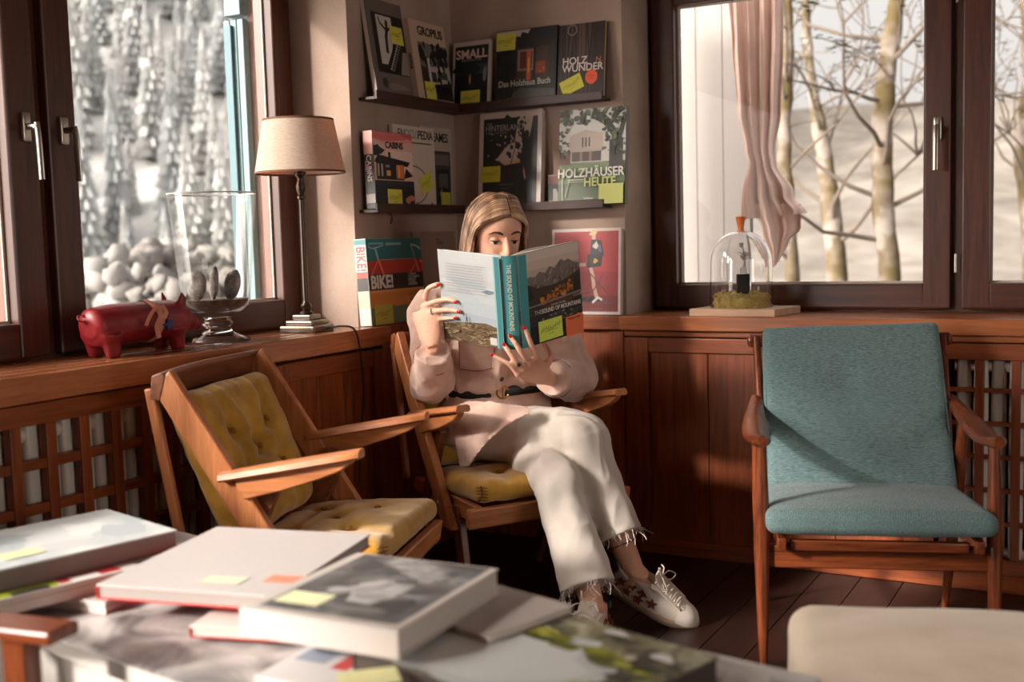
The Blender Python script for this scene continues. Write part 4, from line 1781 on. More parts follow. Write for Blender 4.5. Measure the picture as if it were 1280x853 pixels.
# --- stairway photo book
art = [((110, 98, 92), rect(0, 0, 1, 1)), ((118, 104, 98), rect(0, 0, 1, 0.25)), ((32, 26, 24), rect(0.12, 0.25, 0.98, 0.86)), ((206, 196, 190), [(0.24, 0.34), (0.50, 0.34), (0.66, 0.62), (0.66, 0.84), (0.24, 0.84)]),
       ((36, 28, 26), stroke([(0.44, 0.46), (0.46, 0.62), (0.50, 0.70), (0.52, 0.80)], 0.07)), ((36, 28, 26), stroke([(0.48, 0.70), (0.34, 0.76), (0.30, 0.82)], 0.03)), ((36, 28, 26), stroke([(0.52, 0.70), (0.64, 0.74)], 0.03)),
       ((24, 20, 18), [(0.24, 0.26), (0.46, 0.26), (0.92, 0.62), (0.92, 0.84), (0.78, 0.84), (0.58, 0.50), (0.40, 0.34)]), ((150, 138, 130), [(0.74, 0.26), (0.98, 0.26), (0.98, 0.5), (0.86, 0.5)])]
for i in range(16):
    k = i / 15
    art.append(((190, 180, 172), rect(0.46 + 0.42 * k, 0.29 + 0.42 * k, 0.50 + 0.42 * k, 0.31 + 0.42 * k)))
    art.append(((130, 120, 114), rect(0.52 + 0.38 * k, 0.28 + 0.38 * k, 0.56 + 0.38 * k, 0.295 + 0.38 * k)))
art += [((70, 60, 56), blob(0.24, 0.15, 0.06, 0.06)), ((138, 124, 116), blob(0.6, 0.12, 0.3, 0.04))]
book('grey book with an iron staircase photo, leftmost on the upper ledges', stand('L', -0.570, ZU, 0.060, 8.0), 0.215, 0.335, 0.020, (108, 96, 90), spine=(200, 190, 182), group=GU, art=art, notes=[dict(x=0.74, y=0.66, w=0.075, h=0.062)])
# --- building monograph
art = [((206, 178, 156), rect(0, 0, 1, 1)), ((54, 46, 44), rect(0.17, 0.07, 0.99, 0.74)), ((120, 112, 106), rect(0.17, 0.45, 0.99, 0.74))]
art += specks((30, 26, 24), 40, 0.2, 0.5, 0.97, 0.72, 0.03, 0.07)
art += [((190, 180, 172), [(0.42, 0.24), (0.98, 0.30), (0.98, 0.50), (0.42, 0.46)]), ((70, 62, 58), rect(0.42, 0.28, 0.58, 0.40)), ((206, 196, 190), rect(0.37, 0.22, 0.44, 0.56)), ((90, 80, 76), rect(0.62, 0.33, 0.9, 0.42)), ((26, 22, 20), rect(0.45, 0.08, 0.97, 0.24)), ((160, 150, 144), blob(0.46, 0.17, 0.05, 0.06))]
art += specks((40, 34, 32), 14, 0.6, 0.25, 0.97, 0.55, 0.02, 0.05)
book('cream book with bold black title and building photo, second on the upper left ledge', stand('L', -0.318, ZU, 0.060, 8.0), 0.235, 0.300, 0.024, (206, 178, 156), group=GU, art=art,
     texts=[dict(s='GROPIUS', x=0.56, y=0.83, size=0.044, c=(30, 24, 22), align='CENTER', bold=0.001, sx=0.92)], notes=[dict(x=0.34, y=0.165, w=0.065, h=0.062)],
     spine_texts=[dict(s='GROPIUS', y=0.5, size=0.014, c=(60, 46, 40))])
# --- small
art = [((206, 190, 182), rect(0, 0, 1, 1)), ((28, 32, 32), rect(0.06, 0.055, 0.945, 0.93)), ((20, 22, 20), rect(0.06, 0.055, 0.945, 0.3)), ((56, 66, 70), rect(0.06, 0.5, 0.945, 0.66)), ((120, 140, 150), blob(0.86, 0.50, 0.07, 0.10)), ((34, 40, 40), blob(0.45, 0.6, 0.4, 0.1)), ((150, 110, 70), rect(0.44, 0.36, 0.50, 0.50)), ((220, 180, 130), rect(0.46, 0.40, 0.48, 0.46))]
book('small dark book with white frame and pink title, beside the corner on the upper ledge', stand('R', 0.030, ZU, 0.060, 7.0), 0.160, 0.248, 0.018, (206, 190, 182), group=GU, art=art,
     texts=[dict(s='SMALL', x=0.5, y=0.745, size=0.046, c=(232, 196, 190), align='CENTER', bold=0.0012), dict(s='ARCHITECTURE', x=0.5, y=0.70, size=0.012, c=(150, 150, 146), align='CENTER')], notes=[dict(x=0.50, y=0.135, w=0.082, h=0.062)])
mb = MB()
mb.tube([(0.030, -0.080, 1.618), (0.018, -0.083, 1.602), (0.008, -0.084, 1.590)], [(0.005, 0.0008), (0.005, 0.0008), (0.004, 0.0008)], 8, smooth=3)
o = mb.build('bookmark_ribbon', flat((206, 196, 190), 0.7, name='ribbon'))
tag(o, 'pale ribbon hanging over the ledge corner under the small framed book', 'ribbon')
# --- wooden house at night
art = [((34, 34, 34), rect(0, 0, 1, 1)), ((190, 184, 180), [(0.0, 0.99), (0.0, 0.80), (0.28, 0.84), (0.50, 0.90), (0.56, 0.99)])]
art += specks((34, 36, 34), 34, 0.05, 0.72, 0.6, 0.9, 0.02, 0.05)
art += [((44, 40, 38), [(0.36, 0.82), (0.98, 0.72), (0.98, 0.80), (0.42, 0.96)]), ((74, 52, 40), rect(0.34, 0.30, 0.96, 0.74)), ((150, 128, 116), rect(0.36, 0.43, 0.62, 0.72)), ((110, 44, 26), rect(0.40, 0.46, 0.60, 0.69)), ((206, 100, 50), rect(0.51, 0.30, 0.58, 0.70)), ((236, 150, 80), rect(0.53, 0.40, 0.56, 0.60)), ((150, 66, 36), rect(0.66, 0.38, 0.82, 0.54)), ((60, 42, 34), rect(0.86, 0.32, 0.96, 0.74)), ((28, 24, 22), rect(0.62, 0.30, 0.66, 0.74)), ((40, 38, 36), rect(0, 0, 1, 0.29)), ((84, 78, 72), [(0.1, 0.02), (0.98, 0.02), (0.98, 0.16), (0.4, 0.2)]), ((30, 28, 26), blob(0.12, 0.18, 0.16, 0.12))]
art += specks((230, 90, 40), 6, 0.68, 0.4, 0.8, 0.5, 0.008, 0.015)
art += specks((18, 18, 18), 16, 0.02, 0.3, 0.3, 0.7, 0.03, 0.07)
book('wide dark book with a lit wooden house at dusk, on the upper right ledge', stand('R', 0.216, ZU, 0.060, 7.0), 0.246, 0.268, 0.026, (30, 30, 30), group=GU, art=art, spine_side='R',
     texts=[dict(s='Das Holzhaus Buch', x=0.05, y=0.235, size=0.0315, c=(200, 196, 184), bold=0.0005, sx=0.86)], notes=[dict(x=0.16, y=0.845, w=0.078, h=0.062)])
# --- wood wonder
art = [((62, 42, 36), rect(0, 0, 1, 1)), ((40, 26, 24), rect(0, 0, 0.4, 1)), ((84, 58, 48), rect(0.62, 0, 0.74, 1)), ((52, 34, 30), rect(0.74, 0, 0.98, 1)), ((92, 66, 54), rect(0.45, 0.5, 0.58, 1))]
for i in range(20):
    x = rnd.uniform(0.02, 0.95)
    art.append((rnd.choice([(48, 30, 28), (96, 68, 56), (70, 48, 40), (36, 24, 22)]), stroke([(x, 0.0), (x + rnd.uniform(-.03, .03), 0.5), (x + rnd.uniform(-.05, .05), 1)], rnd.uniform(0.008, 0.03))))
art += [((128, 110, 100), p) for p in ring_quads(0.30, 0.92, 0.11, 0.08, 0.25, 12)]
art += [((236, 84, 40), blob(0.74, 0.265, 0.135, 0.095, 14, 0.06)), ((214, 66, 30), rect(0.65, 0.27, 0.83, 0.285)), ((214, 66, 30), rect(0.67, 0.235, 0.80, 0.248))]
book('dark brown wood grain book with a round orange sticker, rightmost on the upper ledges', stand('R', 0.468, ZU, 0.060, 7.0), 0.178, 0.262, 0.024, (44, 30, 26), group=GU, art=art, spine_side='L', pages=flat((200, 176, 140), 0.8, name='cream_paper'),
     texts=[dict(s='HOLZ', x=0.10, y=0.455, size=0.036, c=(232, 214, 206), bold=0.0004), dict(s='WUNDER', x=0.10, y=0.355, size=0.036, c=(232, 214, 206), bold=0.0004), dict(s='N.', x=0.82, y=0.455, size=0.028, c=(190, 120, 80))], notes=[dict(x=0.32, y=0.18, w=0.085, h=0.054, rot=0.38)])

# --- lower ledges
art = [((236, 190, 178), rect(0, 0, 1, 1)), ((226, 120, 116), [(0, 1), (0, 0.90), (0.4, 0.86), (1, 0.94), (1, 1)]), ((240, 160, 150), [(0, 0.88), (0.5, 0.84), (1, 0.89), (1, 0.93), (0.4, 0.88)]), ((214, 96, 100), [(0.6, 1), (1, 0.91), (1, 1)]), ((244, 214, 200), rect(0.3, 0.5, 1, 0.76)),
       ((34, 28, 28), rect(0.05, 0.38, 0.75, 0.62)), ((34, 28, 28), [(0.0, 0.60), (0.85, 0.56), (0.92, 0.62), (0.1, 0.70)]), ((30, 26, 26), rect(0.36, 0.6, 0.42, 0.74)), ((232, 130, 70), rect(0.55, 0.40, 0.74, 0.58)), ((250, 196, 130), rect(0.60, 0.42, 0.64, 0.56)), ((244, 170, 100), rect(0.30, 0.43, 0.40, 0.50)), ((190, 180, 176), rect(0.08, 0.42, 0.12, 0.58)), ((190, 180, 176), rect(0.17, 0.42, 0.21, 0.58)), ((150, 150, 150), rect(0.28, 0.54, 0.38, 0.57)),
       ((36, 34, 38), rect(0, 0, 1, 0.36)), ((46, 44, 48), rect(0, 0.30, 1, 0.37)), ((206, 130, 100), blob(0.88, 0.09, 0.12, 0.09)), ((70, 40, 36), blob(0.9, 0.06, 0.08, 0.05)), ((40, 34, 34), blob(0.08, 0.76, 0.16, 0.08)), ((34, 28, 28), [(0.74, 0.40), (0.98, 0.44), (0.80, 0.54)])]
b = book('thick pink and black book of a cabin at sunset, leftmost on the lower ledges', stand('L', -0.612, ZL, 0.0655, 1.5), 0.232, 0.258, 0.040, (60, 56, 56), spine=(64, 60, 62), group=GL, art=art,
         texts=[dict(s='CABINS', x=0.52, y=0.79, size=0.031, c=(34, 26, 26), align='CENTER', bold=0.0008)], notes=[dict(x=0.47, y=0.14, w=0.085, h=0.060)],
         spine_texts=[dict(s='CABINS', y=0.52, size=0.026, c=(232, 224, 218)), dict(s='KABINEN', y=0.55, size=0.008, c=(210, 200, 196), dz=-0.013)])
mb = MB()
M = Matrix.Translation((0.0, 0.0, 0.0))
mb.box((-0.0006, 0.70 * 0.258, -0.0385), (-0.0002, 0.258, -0.002), flat((228, 172, 160), 0.5, name='spine_print'))
mb.build('spine_print', None, b, smooth=False)
mb = MB()
mb.box((-0.0006, 0.02, -0.0385), (-0.0002, 0.05, -0.002), flat((206, 200, 196), 0.5, name='spine_print2'))
mb.build('spine_print', None, b, smooth=False)
for (x, rx, n_) in ((0.12, 0.02, 1), (0.30, -0.01, 2)):
    mb = MB()
    mb.tube([(x * 0.232, 0.002, -0.030), (x * 0.232 + rx, -0.018, 0.016), (x * 0.232 + rx * 2, -0.052, 0.018)], [(0.004, 0.0006)] * 3, 8, smooth=4)
    mb.build('ribbon', flat((40, 30, 28), 0.7, name='dark_ribbon'), b)

def bike_lines(c, x, y, s, w):
    out = []
    out += [(c, p) for p in ring_quads(x, y, 0.30 * s, 0.25 * s, 0.06, 30, 60, 300)]
    return out
WHITEISH = (224, 206, 190)
art = [(WHITEISH, rect(0, 0, 1, 1))]
LC = (110, 92, 82)
art += [(LC, p) for p in ring_quads(0.42, 0.30, 0.40, 0.235, 0.06, 36, -80, 100)]
art += [((60, 50, 46), blob(0.36, 0.30, 0.03, 0.025)), (LC, stroke([(0.36, 0.30), (0.20, 0.52), (0.16, 0.60)], 0.02)), (LC, stroke([(0.36, 0.30), (0.24, 0.26), (0.02, 0.40)], 0.012)), (LC, stroke([(0.16, 0.66), (0.34, 0.68), (0.36, 0.74), (0.44, 0.66)], 0.025)), (LC, stroke([(0.34, 0.68), (0.34, 0.60), (0.20, 0.56), (0.06, 0.58)], 0.022)), (LC, stroke([(0.40, 0.56), (0.44, 0.62)], 0.01))]
art += [(LC, p) for p in ring_quads(0.02, 0.28, 0.36, 0.22, 0.05, 30, -70, 60)]
art += [((120, 100, 92), rect(0.86, 0.05, 0.92, 0.09)), ((120, 104, 96), rect(0.08, 0.795, 0.92, 0.812))]
book('white book with a drawn bicycle, between the cabin book and the grey one', stand('L', -0.440, ZL, 0.0245, 0.3), 0.262, 0.295, 0.0165, (224, 206, 190), group=GL, art=art,
     texts=[dict(s='EN', x=0.10, y=0.855, size=0.043, c=(70, 60, 56), sx=0.85), dict(s='CYCLO', x=0.275, y=0.855, size=0.043, c=(150, 176, 172), sx=0.58, bold=0.0005), dict(s='PEDIA', x=0.585, y=0.855, size=0.043, c=(60, 50, 46), sx=0.84, bold=0.0006)],
     notes=[dict(x=0.76, y=0.33, w=0.085, h=0.062, rot=0.42)])
art = [((196, 178, 164), rect(0, 0, 1, 1)), ((74, 70, 68), rect(0.03, 0.04, 0.94, 0.72)), ((120, 110, 104), rect(0.4, 0.55, 0.9, 0.68)), ((48, 44, 44), rect(0.5, 0.1, 0.9, 0.5)), ((96, 90, 86), rect(0.55, 0.28, 0.85, 0.45)), ((140, 132, 126), blob(0.62, 0.22, 0.06, 0.05)), ((36, 34, 34), stroke([(0.5, 0.08), (0.7, 0.3), (0.9, 0.1)], 0.02))]
book('grey book half hidden behind the white bicycle book on the lower ledge', stand('L', -0.245, ZL, 0.0060, 0.05), 0.215, 0.305, 0.0055, (196, 178, 164), group=GL, art=art, hard=False,
     texts=[dict(s='EAMES', x=0.38, y=0.83, size=0.046, c=(50, 42, 40), sx=0.80, bold=0.0008)], notes=[dict(x=0.75, y=0.13, w=0.065, h=0.058, lines=False, m=flat((196, 190, 70), 0.75, name='yellow_note2'))])
# --- tent at dusk
art = [((214, 192, 182), rect(0, 0, 1, 1)), ((36, 32, 30), rect(0.07, 0.045, 0.93, 0.935)), ((200, 178, 166), [(0.62, 0.935), (0.86, 0.935), (0.80, 0.70), (0.70, 0.66), (0.66, 0.5), (0.48, 0.46), (0.28, 0.5), (0.42, 0.62), (0.58, 0.72)]), ((206, 160, 130), [(0.34, 0.48), (0.66, 0.5), (0.66, 0.42), (0.5, 0.40)]), ((206, 160, 120), [(0.72, 0.42), (0.76, 0.30), (0.74, 0.28), (0.715, 0.36)])]
art += specks((40, 36, 32), 70, 0.25, 0.52, 0.92, 0.93, 0.012, 0.045)
art += specks((190, 170, 160), 24, 0.15, 0.50, 0.7, 0.8, 0.006, 0.016)
art += [((30, 26, 24), stroke([(0.50, 0.40), (0.60, 0.66), (0.70, 0.48)], 0.014)), ((34, 30, 28), [(0.40, 0.44), (0.66, 0.46), (0.78, 0.10), (0.30, 0.10)]), ((46, 42, 38), rect(0.78, 0.06, 0.92, 0.5)), ((84, 78, 70), rect(0.34, 0.235, 0.56, 0.25)), ((90, 84, 76), rect(0.36, 0.195, 0.5, 0.203))]
book('large dark book in a pale frame showing a tent among trees, above the reading woman', stand('R', 0.130, ZL, 0.060, 6.0), 0.262, 0.352, 0.030, (206, 186, 176), group=GL, art=art,
     texts=[dict(s='THE', x=0.11, y=0.865, size=0.014, c=(150, 140, 134)), dict(s='HINTERLAND', x=0.10, y=0.805, size=0.030, c=(168, 156, 150), sx=0.86, bold=0.0003), dict(s='Cabins, Love Shacks', x=0.11, y=0.775, size=0.011, c=(140, 130, 124))], notes=[dict(x=0.20, y=0.355, w=0.082, h=0.058, m=flat((206, 190, 60), 0.75, name='yellow_note3'))])
# --- books behind and house book
art = [((150, 120, 110), rect(0, 0, 1, 1)), ((120, 60, 54), rect(0, 0.62, 0.6, 0.95)), ((40, 34, 34), rect(0.0, 0.2, 0.28, 0.7)), ((170, 158, 150), rect(0.1, 0.1, 0.24, 0.55)), ((36, 30, 30), blob(0.24, 0.5, 0.09, 0.2)), ((132, 100, 92), rect(0.3, 0, 1, 0.4))]
book('brownish booklet lying half hidden behind the green house book', stand('R', 0.405, ZL, 0.028, 3.0), 0.215, 0.115, 0.012, (142, 112, 104), group=GL, art=art, hard=False)
art = [((216, 212, 206), rect(0, 0, 1, 1)), ((92, 110, 66), rect(0, 0, 1, 0.44)), ((126, 140, 98), rect(0, 0.34, 1, 0.44)), ((70, 86, 48), rect(0, 0, 1, 0.22)), ((196, 176, 164), [(0.16, 0.54), (0.16, 0.72), (0.40, 0.78), (0.62, 0.74), (0.66, 0.54)]), ((206, 186, 172), rect(0.42, 0.58, 0.66, 0.74)), ((60, 50, 44), rect(0.35, 0.60, 0.37, 0.70)), ((60, 50, 44), rect(0.40, 0.60, 0.42, 0.70)), ((60, 50, 44), rect(0.45, 0.60, 0.47, 0.70)), ((84, 70, 62), rect(0.2, 0.45, 0.64, 0.55)), ((150, 120, 100), rect(0.32, 0.45, 0.36, 0.55)), ((150, 120, 100), rect(0.46, 0.45, 0.50, 0.55)), ((120, 70, 58), rect(0.0, 0.42, 0.18, 0.56)), ((52, 48, 40), stroke([(0.98, 0.36), (0.84, 0.5), (0.84, 0.72), (0.70, 0.86), (0.5, 0.96)], 0.10)), ((48, 44, 38), rect(0.76, 0.34, 0.96, 0.66)), ((56, 52, 44), stroke([(0.9, 0.66), (0.98, 0.9)], 0.07))]
for i in range(150):
    a = rnd.uniform(0, 1)
    x = rnd.uniform(0, 1)
    y = rnd.uniform(0.84, 1.0) if a < 0.55 else rnd.uniform(0.5, 1)
    if a >= 0.55:
        x = rnd.choice([rnd.uniform(0.66, 1.0), rnd.uniform(0.0, 0.16)])
    art.append((rnd.choice([(60, 66, 44), (84, 92, 60), (48, 50, 36), (110, 116, 84), (40, 40, 32)]), blob(x, y, rnd.uniform(.015, .045), rnd.uniform(.012, .03), 6)))
art += [((200, 204, 190), stroke([(0.07, 0.35), (0.08, 0.02), (0.6, 0.035)], 0.012)), ((150, 156, 120), stroke([(0.2, 0.31), (0.12, 0.08)], 0.01)), ((206, 206, 196), rect(0.16, 0.252, 0.40, 0.262)), ((190, 196, 170), rect(0.16, 0.232, 0.40, 0.240))]
book('green and white book of a house under a tree, rightmost on the lower ledges', stand('R', 0.462, ZL, 0.062, 6.0), 0.258, 0.338, 0.026, (80, 84, 66), group=GL, art=art, spine_side='R',
     texts=[dict(s='HOLZH\u00c4USER', x=0.0, y=0.285, size=0.044, c=(240, 236, 224), bold=0.0008, sx=0.92), dict(s='HEUTE', x=0.40, y=0.185, size=0.044, c=(214, 222, 130), bold=0.0008, sx=0.92), dict(s='Callwey', x=0.40, y=0.05, size=0.012, c=(226, 226, 216))], notes=[dict(x=0.81, y=0.10, w=0.093, h=0.070, lines=False, m=flat((222, 224, 140), 0.75, name='pale_yellow_note'))])

# --- on the wooden ledge below
LB = 0.8405
art = [((44, 120, 126), rect(0, 0.72, 1, 1)), ((196, 56, 40), rect(0, 0.56, 1, 0.76)), ((50, 40, 40), rect(0, 0.40, 1, 0.585)), ((226, 150, 70), rect(0, 0.19, 1, 0.40)), ((112, 140, 100), rect(0, 0, 1, 0.20)), ((46, 110, 116), rect(0, 0.735, 1, 0.76)), ((44, 120, 126), rect(0, 0.76, 1, 1))]
PB = (150, 190, 192)
PR = (232, 130, 104)
art += [(PB, stroke([(0.04, 0.90), (0.12, 0.88), (0.30, 0.92), (0.30, 0.94), (0.05, 0.94), (0.04, 0.90)], 0.016)), (PB, stroke([(0.15, 0.90), (0.19, 0.76)], 0.03)), (PB, stroke([(0.80, 0.92), (0.86, 0.76)], 0.02)), ((206, 220, 216), stroke([(0.80, 0.92), (0.90, 0.90), (0.98, 0.86)], 0.02)), (PB, rect(0.34, 0.915, 0.62, 0.945)),
        (PR, stroke([(0.19, 0.76), (0.27, 0.58)], 0.03)), (PR, stroke([(0.19, 0.75), (0.06, 0.58)], 0.016)), (PR, stroke([(0.86, 0.76), (0.92, 0.58)], 0.03)), (PR, stroke([(0.90, 0.72), (0.76, 0.58)], 0.014)), (PR, stroke([(0.95, 0.72), (0.99, 0.70)], 0.03)), (PR, rect(0.19, 0.745, 0.86, 0.752)), ((90, 74, 70), stroke([(0.88, 0.58), (0.98, 0.42)], 0.014)), ((236, 172, 104), rect(0.0, 0.37, 1, 0.395)), ((232, 190, 130), stroke([(0.66, 0.30), (0.84, 0.1)], 0.02)), ((200, 140, 76), rect(0.68, 0.30, 0.92, 0.345)), ((180, 100, 60), rect(0.70, 0.25, 0.86, 0.265))]
b = book('striped teal, red and orange bicycle book on the wooden ledge in the corner', stand('L', -0.652, LB, 0.058, 3.0), 0.330, 0.290, 0.048, (190, 196, 190), spine=(196, 206, 202), group='books on the corner ledge', art=art, spine_side='L',
         texts=[dict(s='BIKE!', x=0.03, y=0.425, size=0.060, c=(240, 234, 226), bold=0.0022, sx=0.98), dict(s='A TRIBUTE', x=0.70, y=0.55, size=0.011, c=(230, 224, 216)), dict(s='TO THE WORLD\u2019S', x=0.70, y=0.52, size=0.011, c=(230, 224, 216), sx=0.8), dict(s='GREATEST', x=0.70, y=0.49, size=0.011, c=(230, 224, 216)), dict(s='CYCLING', x=0.70, y=0.46, size=0.011, c=(230, 224, 216)), dict(s='DESIGNERS', x=0.70, y=0.43, size=0.011, c=(230, 224, 216))],
         notes=[dict(x=0.215, y=0.115, w=0.105, h=0.068, m=flat((208, 200, 90), 0.75, name='yellow_note4'))])
for (v0, v1, c) in ((0.93, 0.99, (60, 132, 138)), (0.55, 0.62, (206, 70, 54)), (0.40, 0.55, (56, 48, 48)), (0.20, 0.40, (206, 196, 170))):
    mb = MB()
    mb.box((-0.0006, v0 * 0.29, -0.046), (-0.0002, v1 * 0.29, -0.002), col(c))
    mb.build('spine_print', None, b, smooth=False)
for s, y, size, c in (('BIKE!', 0.77, 0.050, (206, 80, 60)),):
    me = text_mesh(s, size, 0.0003, 'CENTER', 0.001, 0.75)
    me.materials.clear()
    me.materials.append(col(c))
    o = bpy.data.objects.new('spine_lettering', me)
    COL.objects.link(o)
    o.parent = b
    o.matrix_local = Matrix.Translation((-0.0008, y * 0.29, -0.040)) @ Matrix(((0, 0, -1), (-1, 0, 0), (0, 1, 0))).to_4x4()
art = [((150, 122, 108), rect(0, 0, 1, 1)), ((166, 136, 120), rect(0, 0, 0.18, 1))]
book('plain brown book standing behind the striped bicycle book in the corner', stand('L', -0.322, LB, 0.020, 2.0), 0.290, 0.312, 0.012, (148, 118, 104), group='books on the corner ledge', art=art, hard=False,
     texts=[dict(s='The', x=0.52, y=0.84, size=0.034, c=(90, 66, 58))])
art = [((222, 204, 196), rect(0, 0, 1, 1)), ((158, 34, 40), rect(0.035, 0.035, 0.965, 0.965)), ((176, 44, 48), rect(0.035, 0.5, 0.965, 0.965)), ((120, 24, 30), rect(0.035, 0.035, 0.965, 0.22)), ((60, 20, 24), blob(0.55, 0.17, 0.25, 0.025))]
CY = (70, 50, 44)
art += [((92, 60, 50), p) for p in ring_quads(0.82, 0.24, 0.13, 0.115, 0.08, 26)]
art += [((92, 60, 50), p) for p in ring_quads(0.42, 0.24, 0.13, 0.115, 0.08, 26)]
art += [((210, 170, 150), stroke([(0.55, 0.62), (0.60, 0.45), (0.62, 0.32), (0.66, 0.20)], 0.05)), ((38, 34, 38), [(0.52, 0.70), (0.74, 0.70), (0.72, 0.56), (0.52, 0.54)]), ((200, 150, 60), blob(0.64, 0.62, 0.03, 0.03)), ((46, 44, 52), [(0.58, 0.88), (0.72, 0.86), (0.76, 0.68), (0.56, 0.70)]), ((206, 190, 180), blob(0.64, 0.80, 0.04, 0.04)), ((90, 90, 120), blob(0.7, 0.76, 0.03, 0.05)), ((222, 190, 130), blob(0.61, 0.95, 0.055, 0.05)), ((214, 170, 150), rect(0.585, 0.87, 0.64, 0.92)), ((230, 220, 214), stroke([(0.60, 0.14), (0.68, 0.20), (0.74, 0.17)], 0.03)), ((206, 160, 150), rect(0.035, 0.56, 0.5, 0.60)), (CY, stroke([(0.52, 0.52), (0.82, 0.24)], 0.012)), (CY, stroke([(0.42, 0.24), (0.6, 0.26), (0.74, 0.46)], 0.012))]
book('red book with white border showing a cyclist, standing at the right end of the ledge', stand('R', 0.425, LB, 0.058, 4.0), 0.270, 0.306, 0.022, (222, 204, 196), group='books on the corner ledge', art=art)
# ================================================================== things on the window sills
SZ = 0.840
# ---- table lamp
BRONZE = flat((74, 62, 54), 0.32, 0.85, name='dark_bronze')
SILVERED = flat((150, 138, 126), 0.30, 0.9, name='worn_silver')
def shade_mat():
    m, t, b = bsdf('linen_shade')
    N, L = t.nodes, t.links
    co = N.new('ShaderNodeTexCoord')
    mp = N.new('ShaderNodeMapping')
    mp.inputs['Scale'].default_value = (60, 60, 260)
    n = N.new('ShaderNodeTexNoise')
    n.inputs['Scale'].default_value = 1.2
    n.inputs['Detail'].default_value = 4
    L.new(co.outputs['Object'], mp.inputs[0])
    L.new(mp.outputs[0], n.inputs['Vector'])
    r = N.new('ShaderNodeValToRGB')
    r.color_ramp.elements[0].position = 0.3
    r.color_ramp.elements[0].color = rgb(206, 186, 166)
    r.color_ramp.elements[1].position = 0.75
    r.color_ramp.elements[1].color = rgb(230, 216, 202)
    L.new(n.outputs['Fac'], r.inputs[0])
    L.new(r.outputs[0], b.inputs['Base Color'])
    b.inputs['Roughness'].default_value = 0.9
    b.inputs['Specular IOR Level'].default_value = 0.1
    tl_ = N.new('ShaderNodeBsdfTranslucent')
    tl_.inputs[0].default_value = rgb(214, 150, 96)
    mx = N.new('ShaderNodeMixShader')
    mx.inputs[0].default_value = 0.38
    L.new(b.outputs[0], mx.inputs[1])
    L.new(tl_.outputs[0], mx.inputs[2])
    L.new(mx.outputs[0], t.nodes['Material Output'].inputs[0])
    return m
LX, LY = -0.055, -0.850
lamp = thing('table_lamp', 'table lamp with linen shade on a slim bronze column standing on the left sill', 'lamp', (LX, LY, SZ), math.radians(8))
mb = MB()
for (h, z0, z1) in ((0.064, 0.0, 0.022), (0.050, 0.022, 0.038), (0.034, 0.038, 0.056)):
    mb.prism([(-h, -h), (h, -h), (h, h), (-h, h)], z0, z1, 'xy')
mb.build('base', SILVERED, lamp, bevel=0.005, smooth=False)
mb = MB()
mb.lathe([(0.0, 0.056), (0.020, 0.056), (0.022, 0.062), (0.013, 0.068), (0.017, 0.076), (0.018, 0.084), (0.010, 0.094), (0.0095, 0.10), (0.0085, 0.42), (0.014, 0.425), (0.014, 0.432), (0.009, 0.437), (0.015, 0.452), (0.016, 0.466), (0.010, 0.484), (0.012, 0.492), (0.019, 0.500), (0.019, 0.508), (0.008, 0.510), (0.008, 0.56), (0.0, 0.56)], n=24)
mb.build('column', BRONZE, lamp)
mb = MB()
mb.lathe([(0.142, 0.505), (0.111, 0.672), (0.1095, 0.672), (0.1405, 0.505)], n=56, closed=True)
sh = mb.build('lamp_shade', shade_mat(), lamp)
mb = MB()
mb.lathe([(0.1122, 0.667), (0.1116, 0.6735), (0.1090, 0.6735), (0.1090, 0.667)], n=56, closed=True)
mb.build('top_trim', flat((110, 70, 46), 0.8, name='brown_trim'), sh)
mb = MB()
mb.lathe([(0.1430, 0.503), (0.1424, 0.509), (0.1395, 0.509), (0.1395, 0.503)], n=56, closed=True)
mb.build('bottom_trim', flat((110, 70, 46), 0.8, name='brown_trim'), sh)
mb = MB()
for a in (0, 120, 240):
    c, s = math.cos(math.radians(a)), math.sin(math.radians(a))
    mb.tube([(0, 0, 0.558), (0.06 * c, 0.06 * s, 0.63), (0.110 * c, 0.110 * s, 0.667)], 0.002, 6)
mb.build('shade_carrier', BRONZE, lamp)
mb = MB()
mb.ball((0, 0, 0.595), (0.027, 0.027, 0.032), 16)
mb.build('bulb', flat((226, 220, 210), 0.3, name='frosted_bulb'), lamp)
cord = MB()
pts = [V((LX + 0.062, LY + 0.02, SZ + 0.008)), V((LX + 0.105, LY + 0.035, SZ + 0.016)), V((0.084, LY + 0.06, SZ + 0.006)), V((0.094, LY + 0.075, SZ - 0.05)), V((0.092, LY + 0.09, SZ - 0.20)), V((0.072, LY + 0.09, SZ - 0.36)), V((0.066, LY + 0.08, SZ - 0.50))]
Mi = (Matrix.Translation((LX, LY, SZ)) @ Matrix.Rotation(math.radians(8), 4, 'Z')).inverted()
cord.tube([Mi @ p for p in pts], 0.0032, 8, smooth=8)
cord.build('cord', flat((40, 32, 30), 0.5, name='black_cord'), lamp)

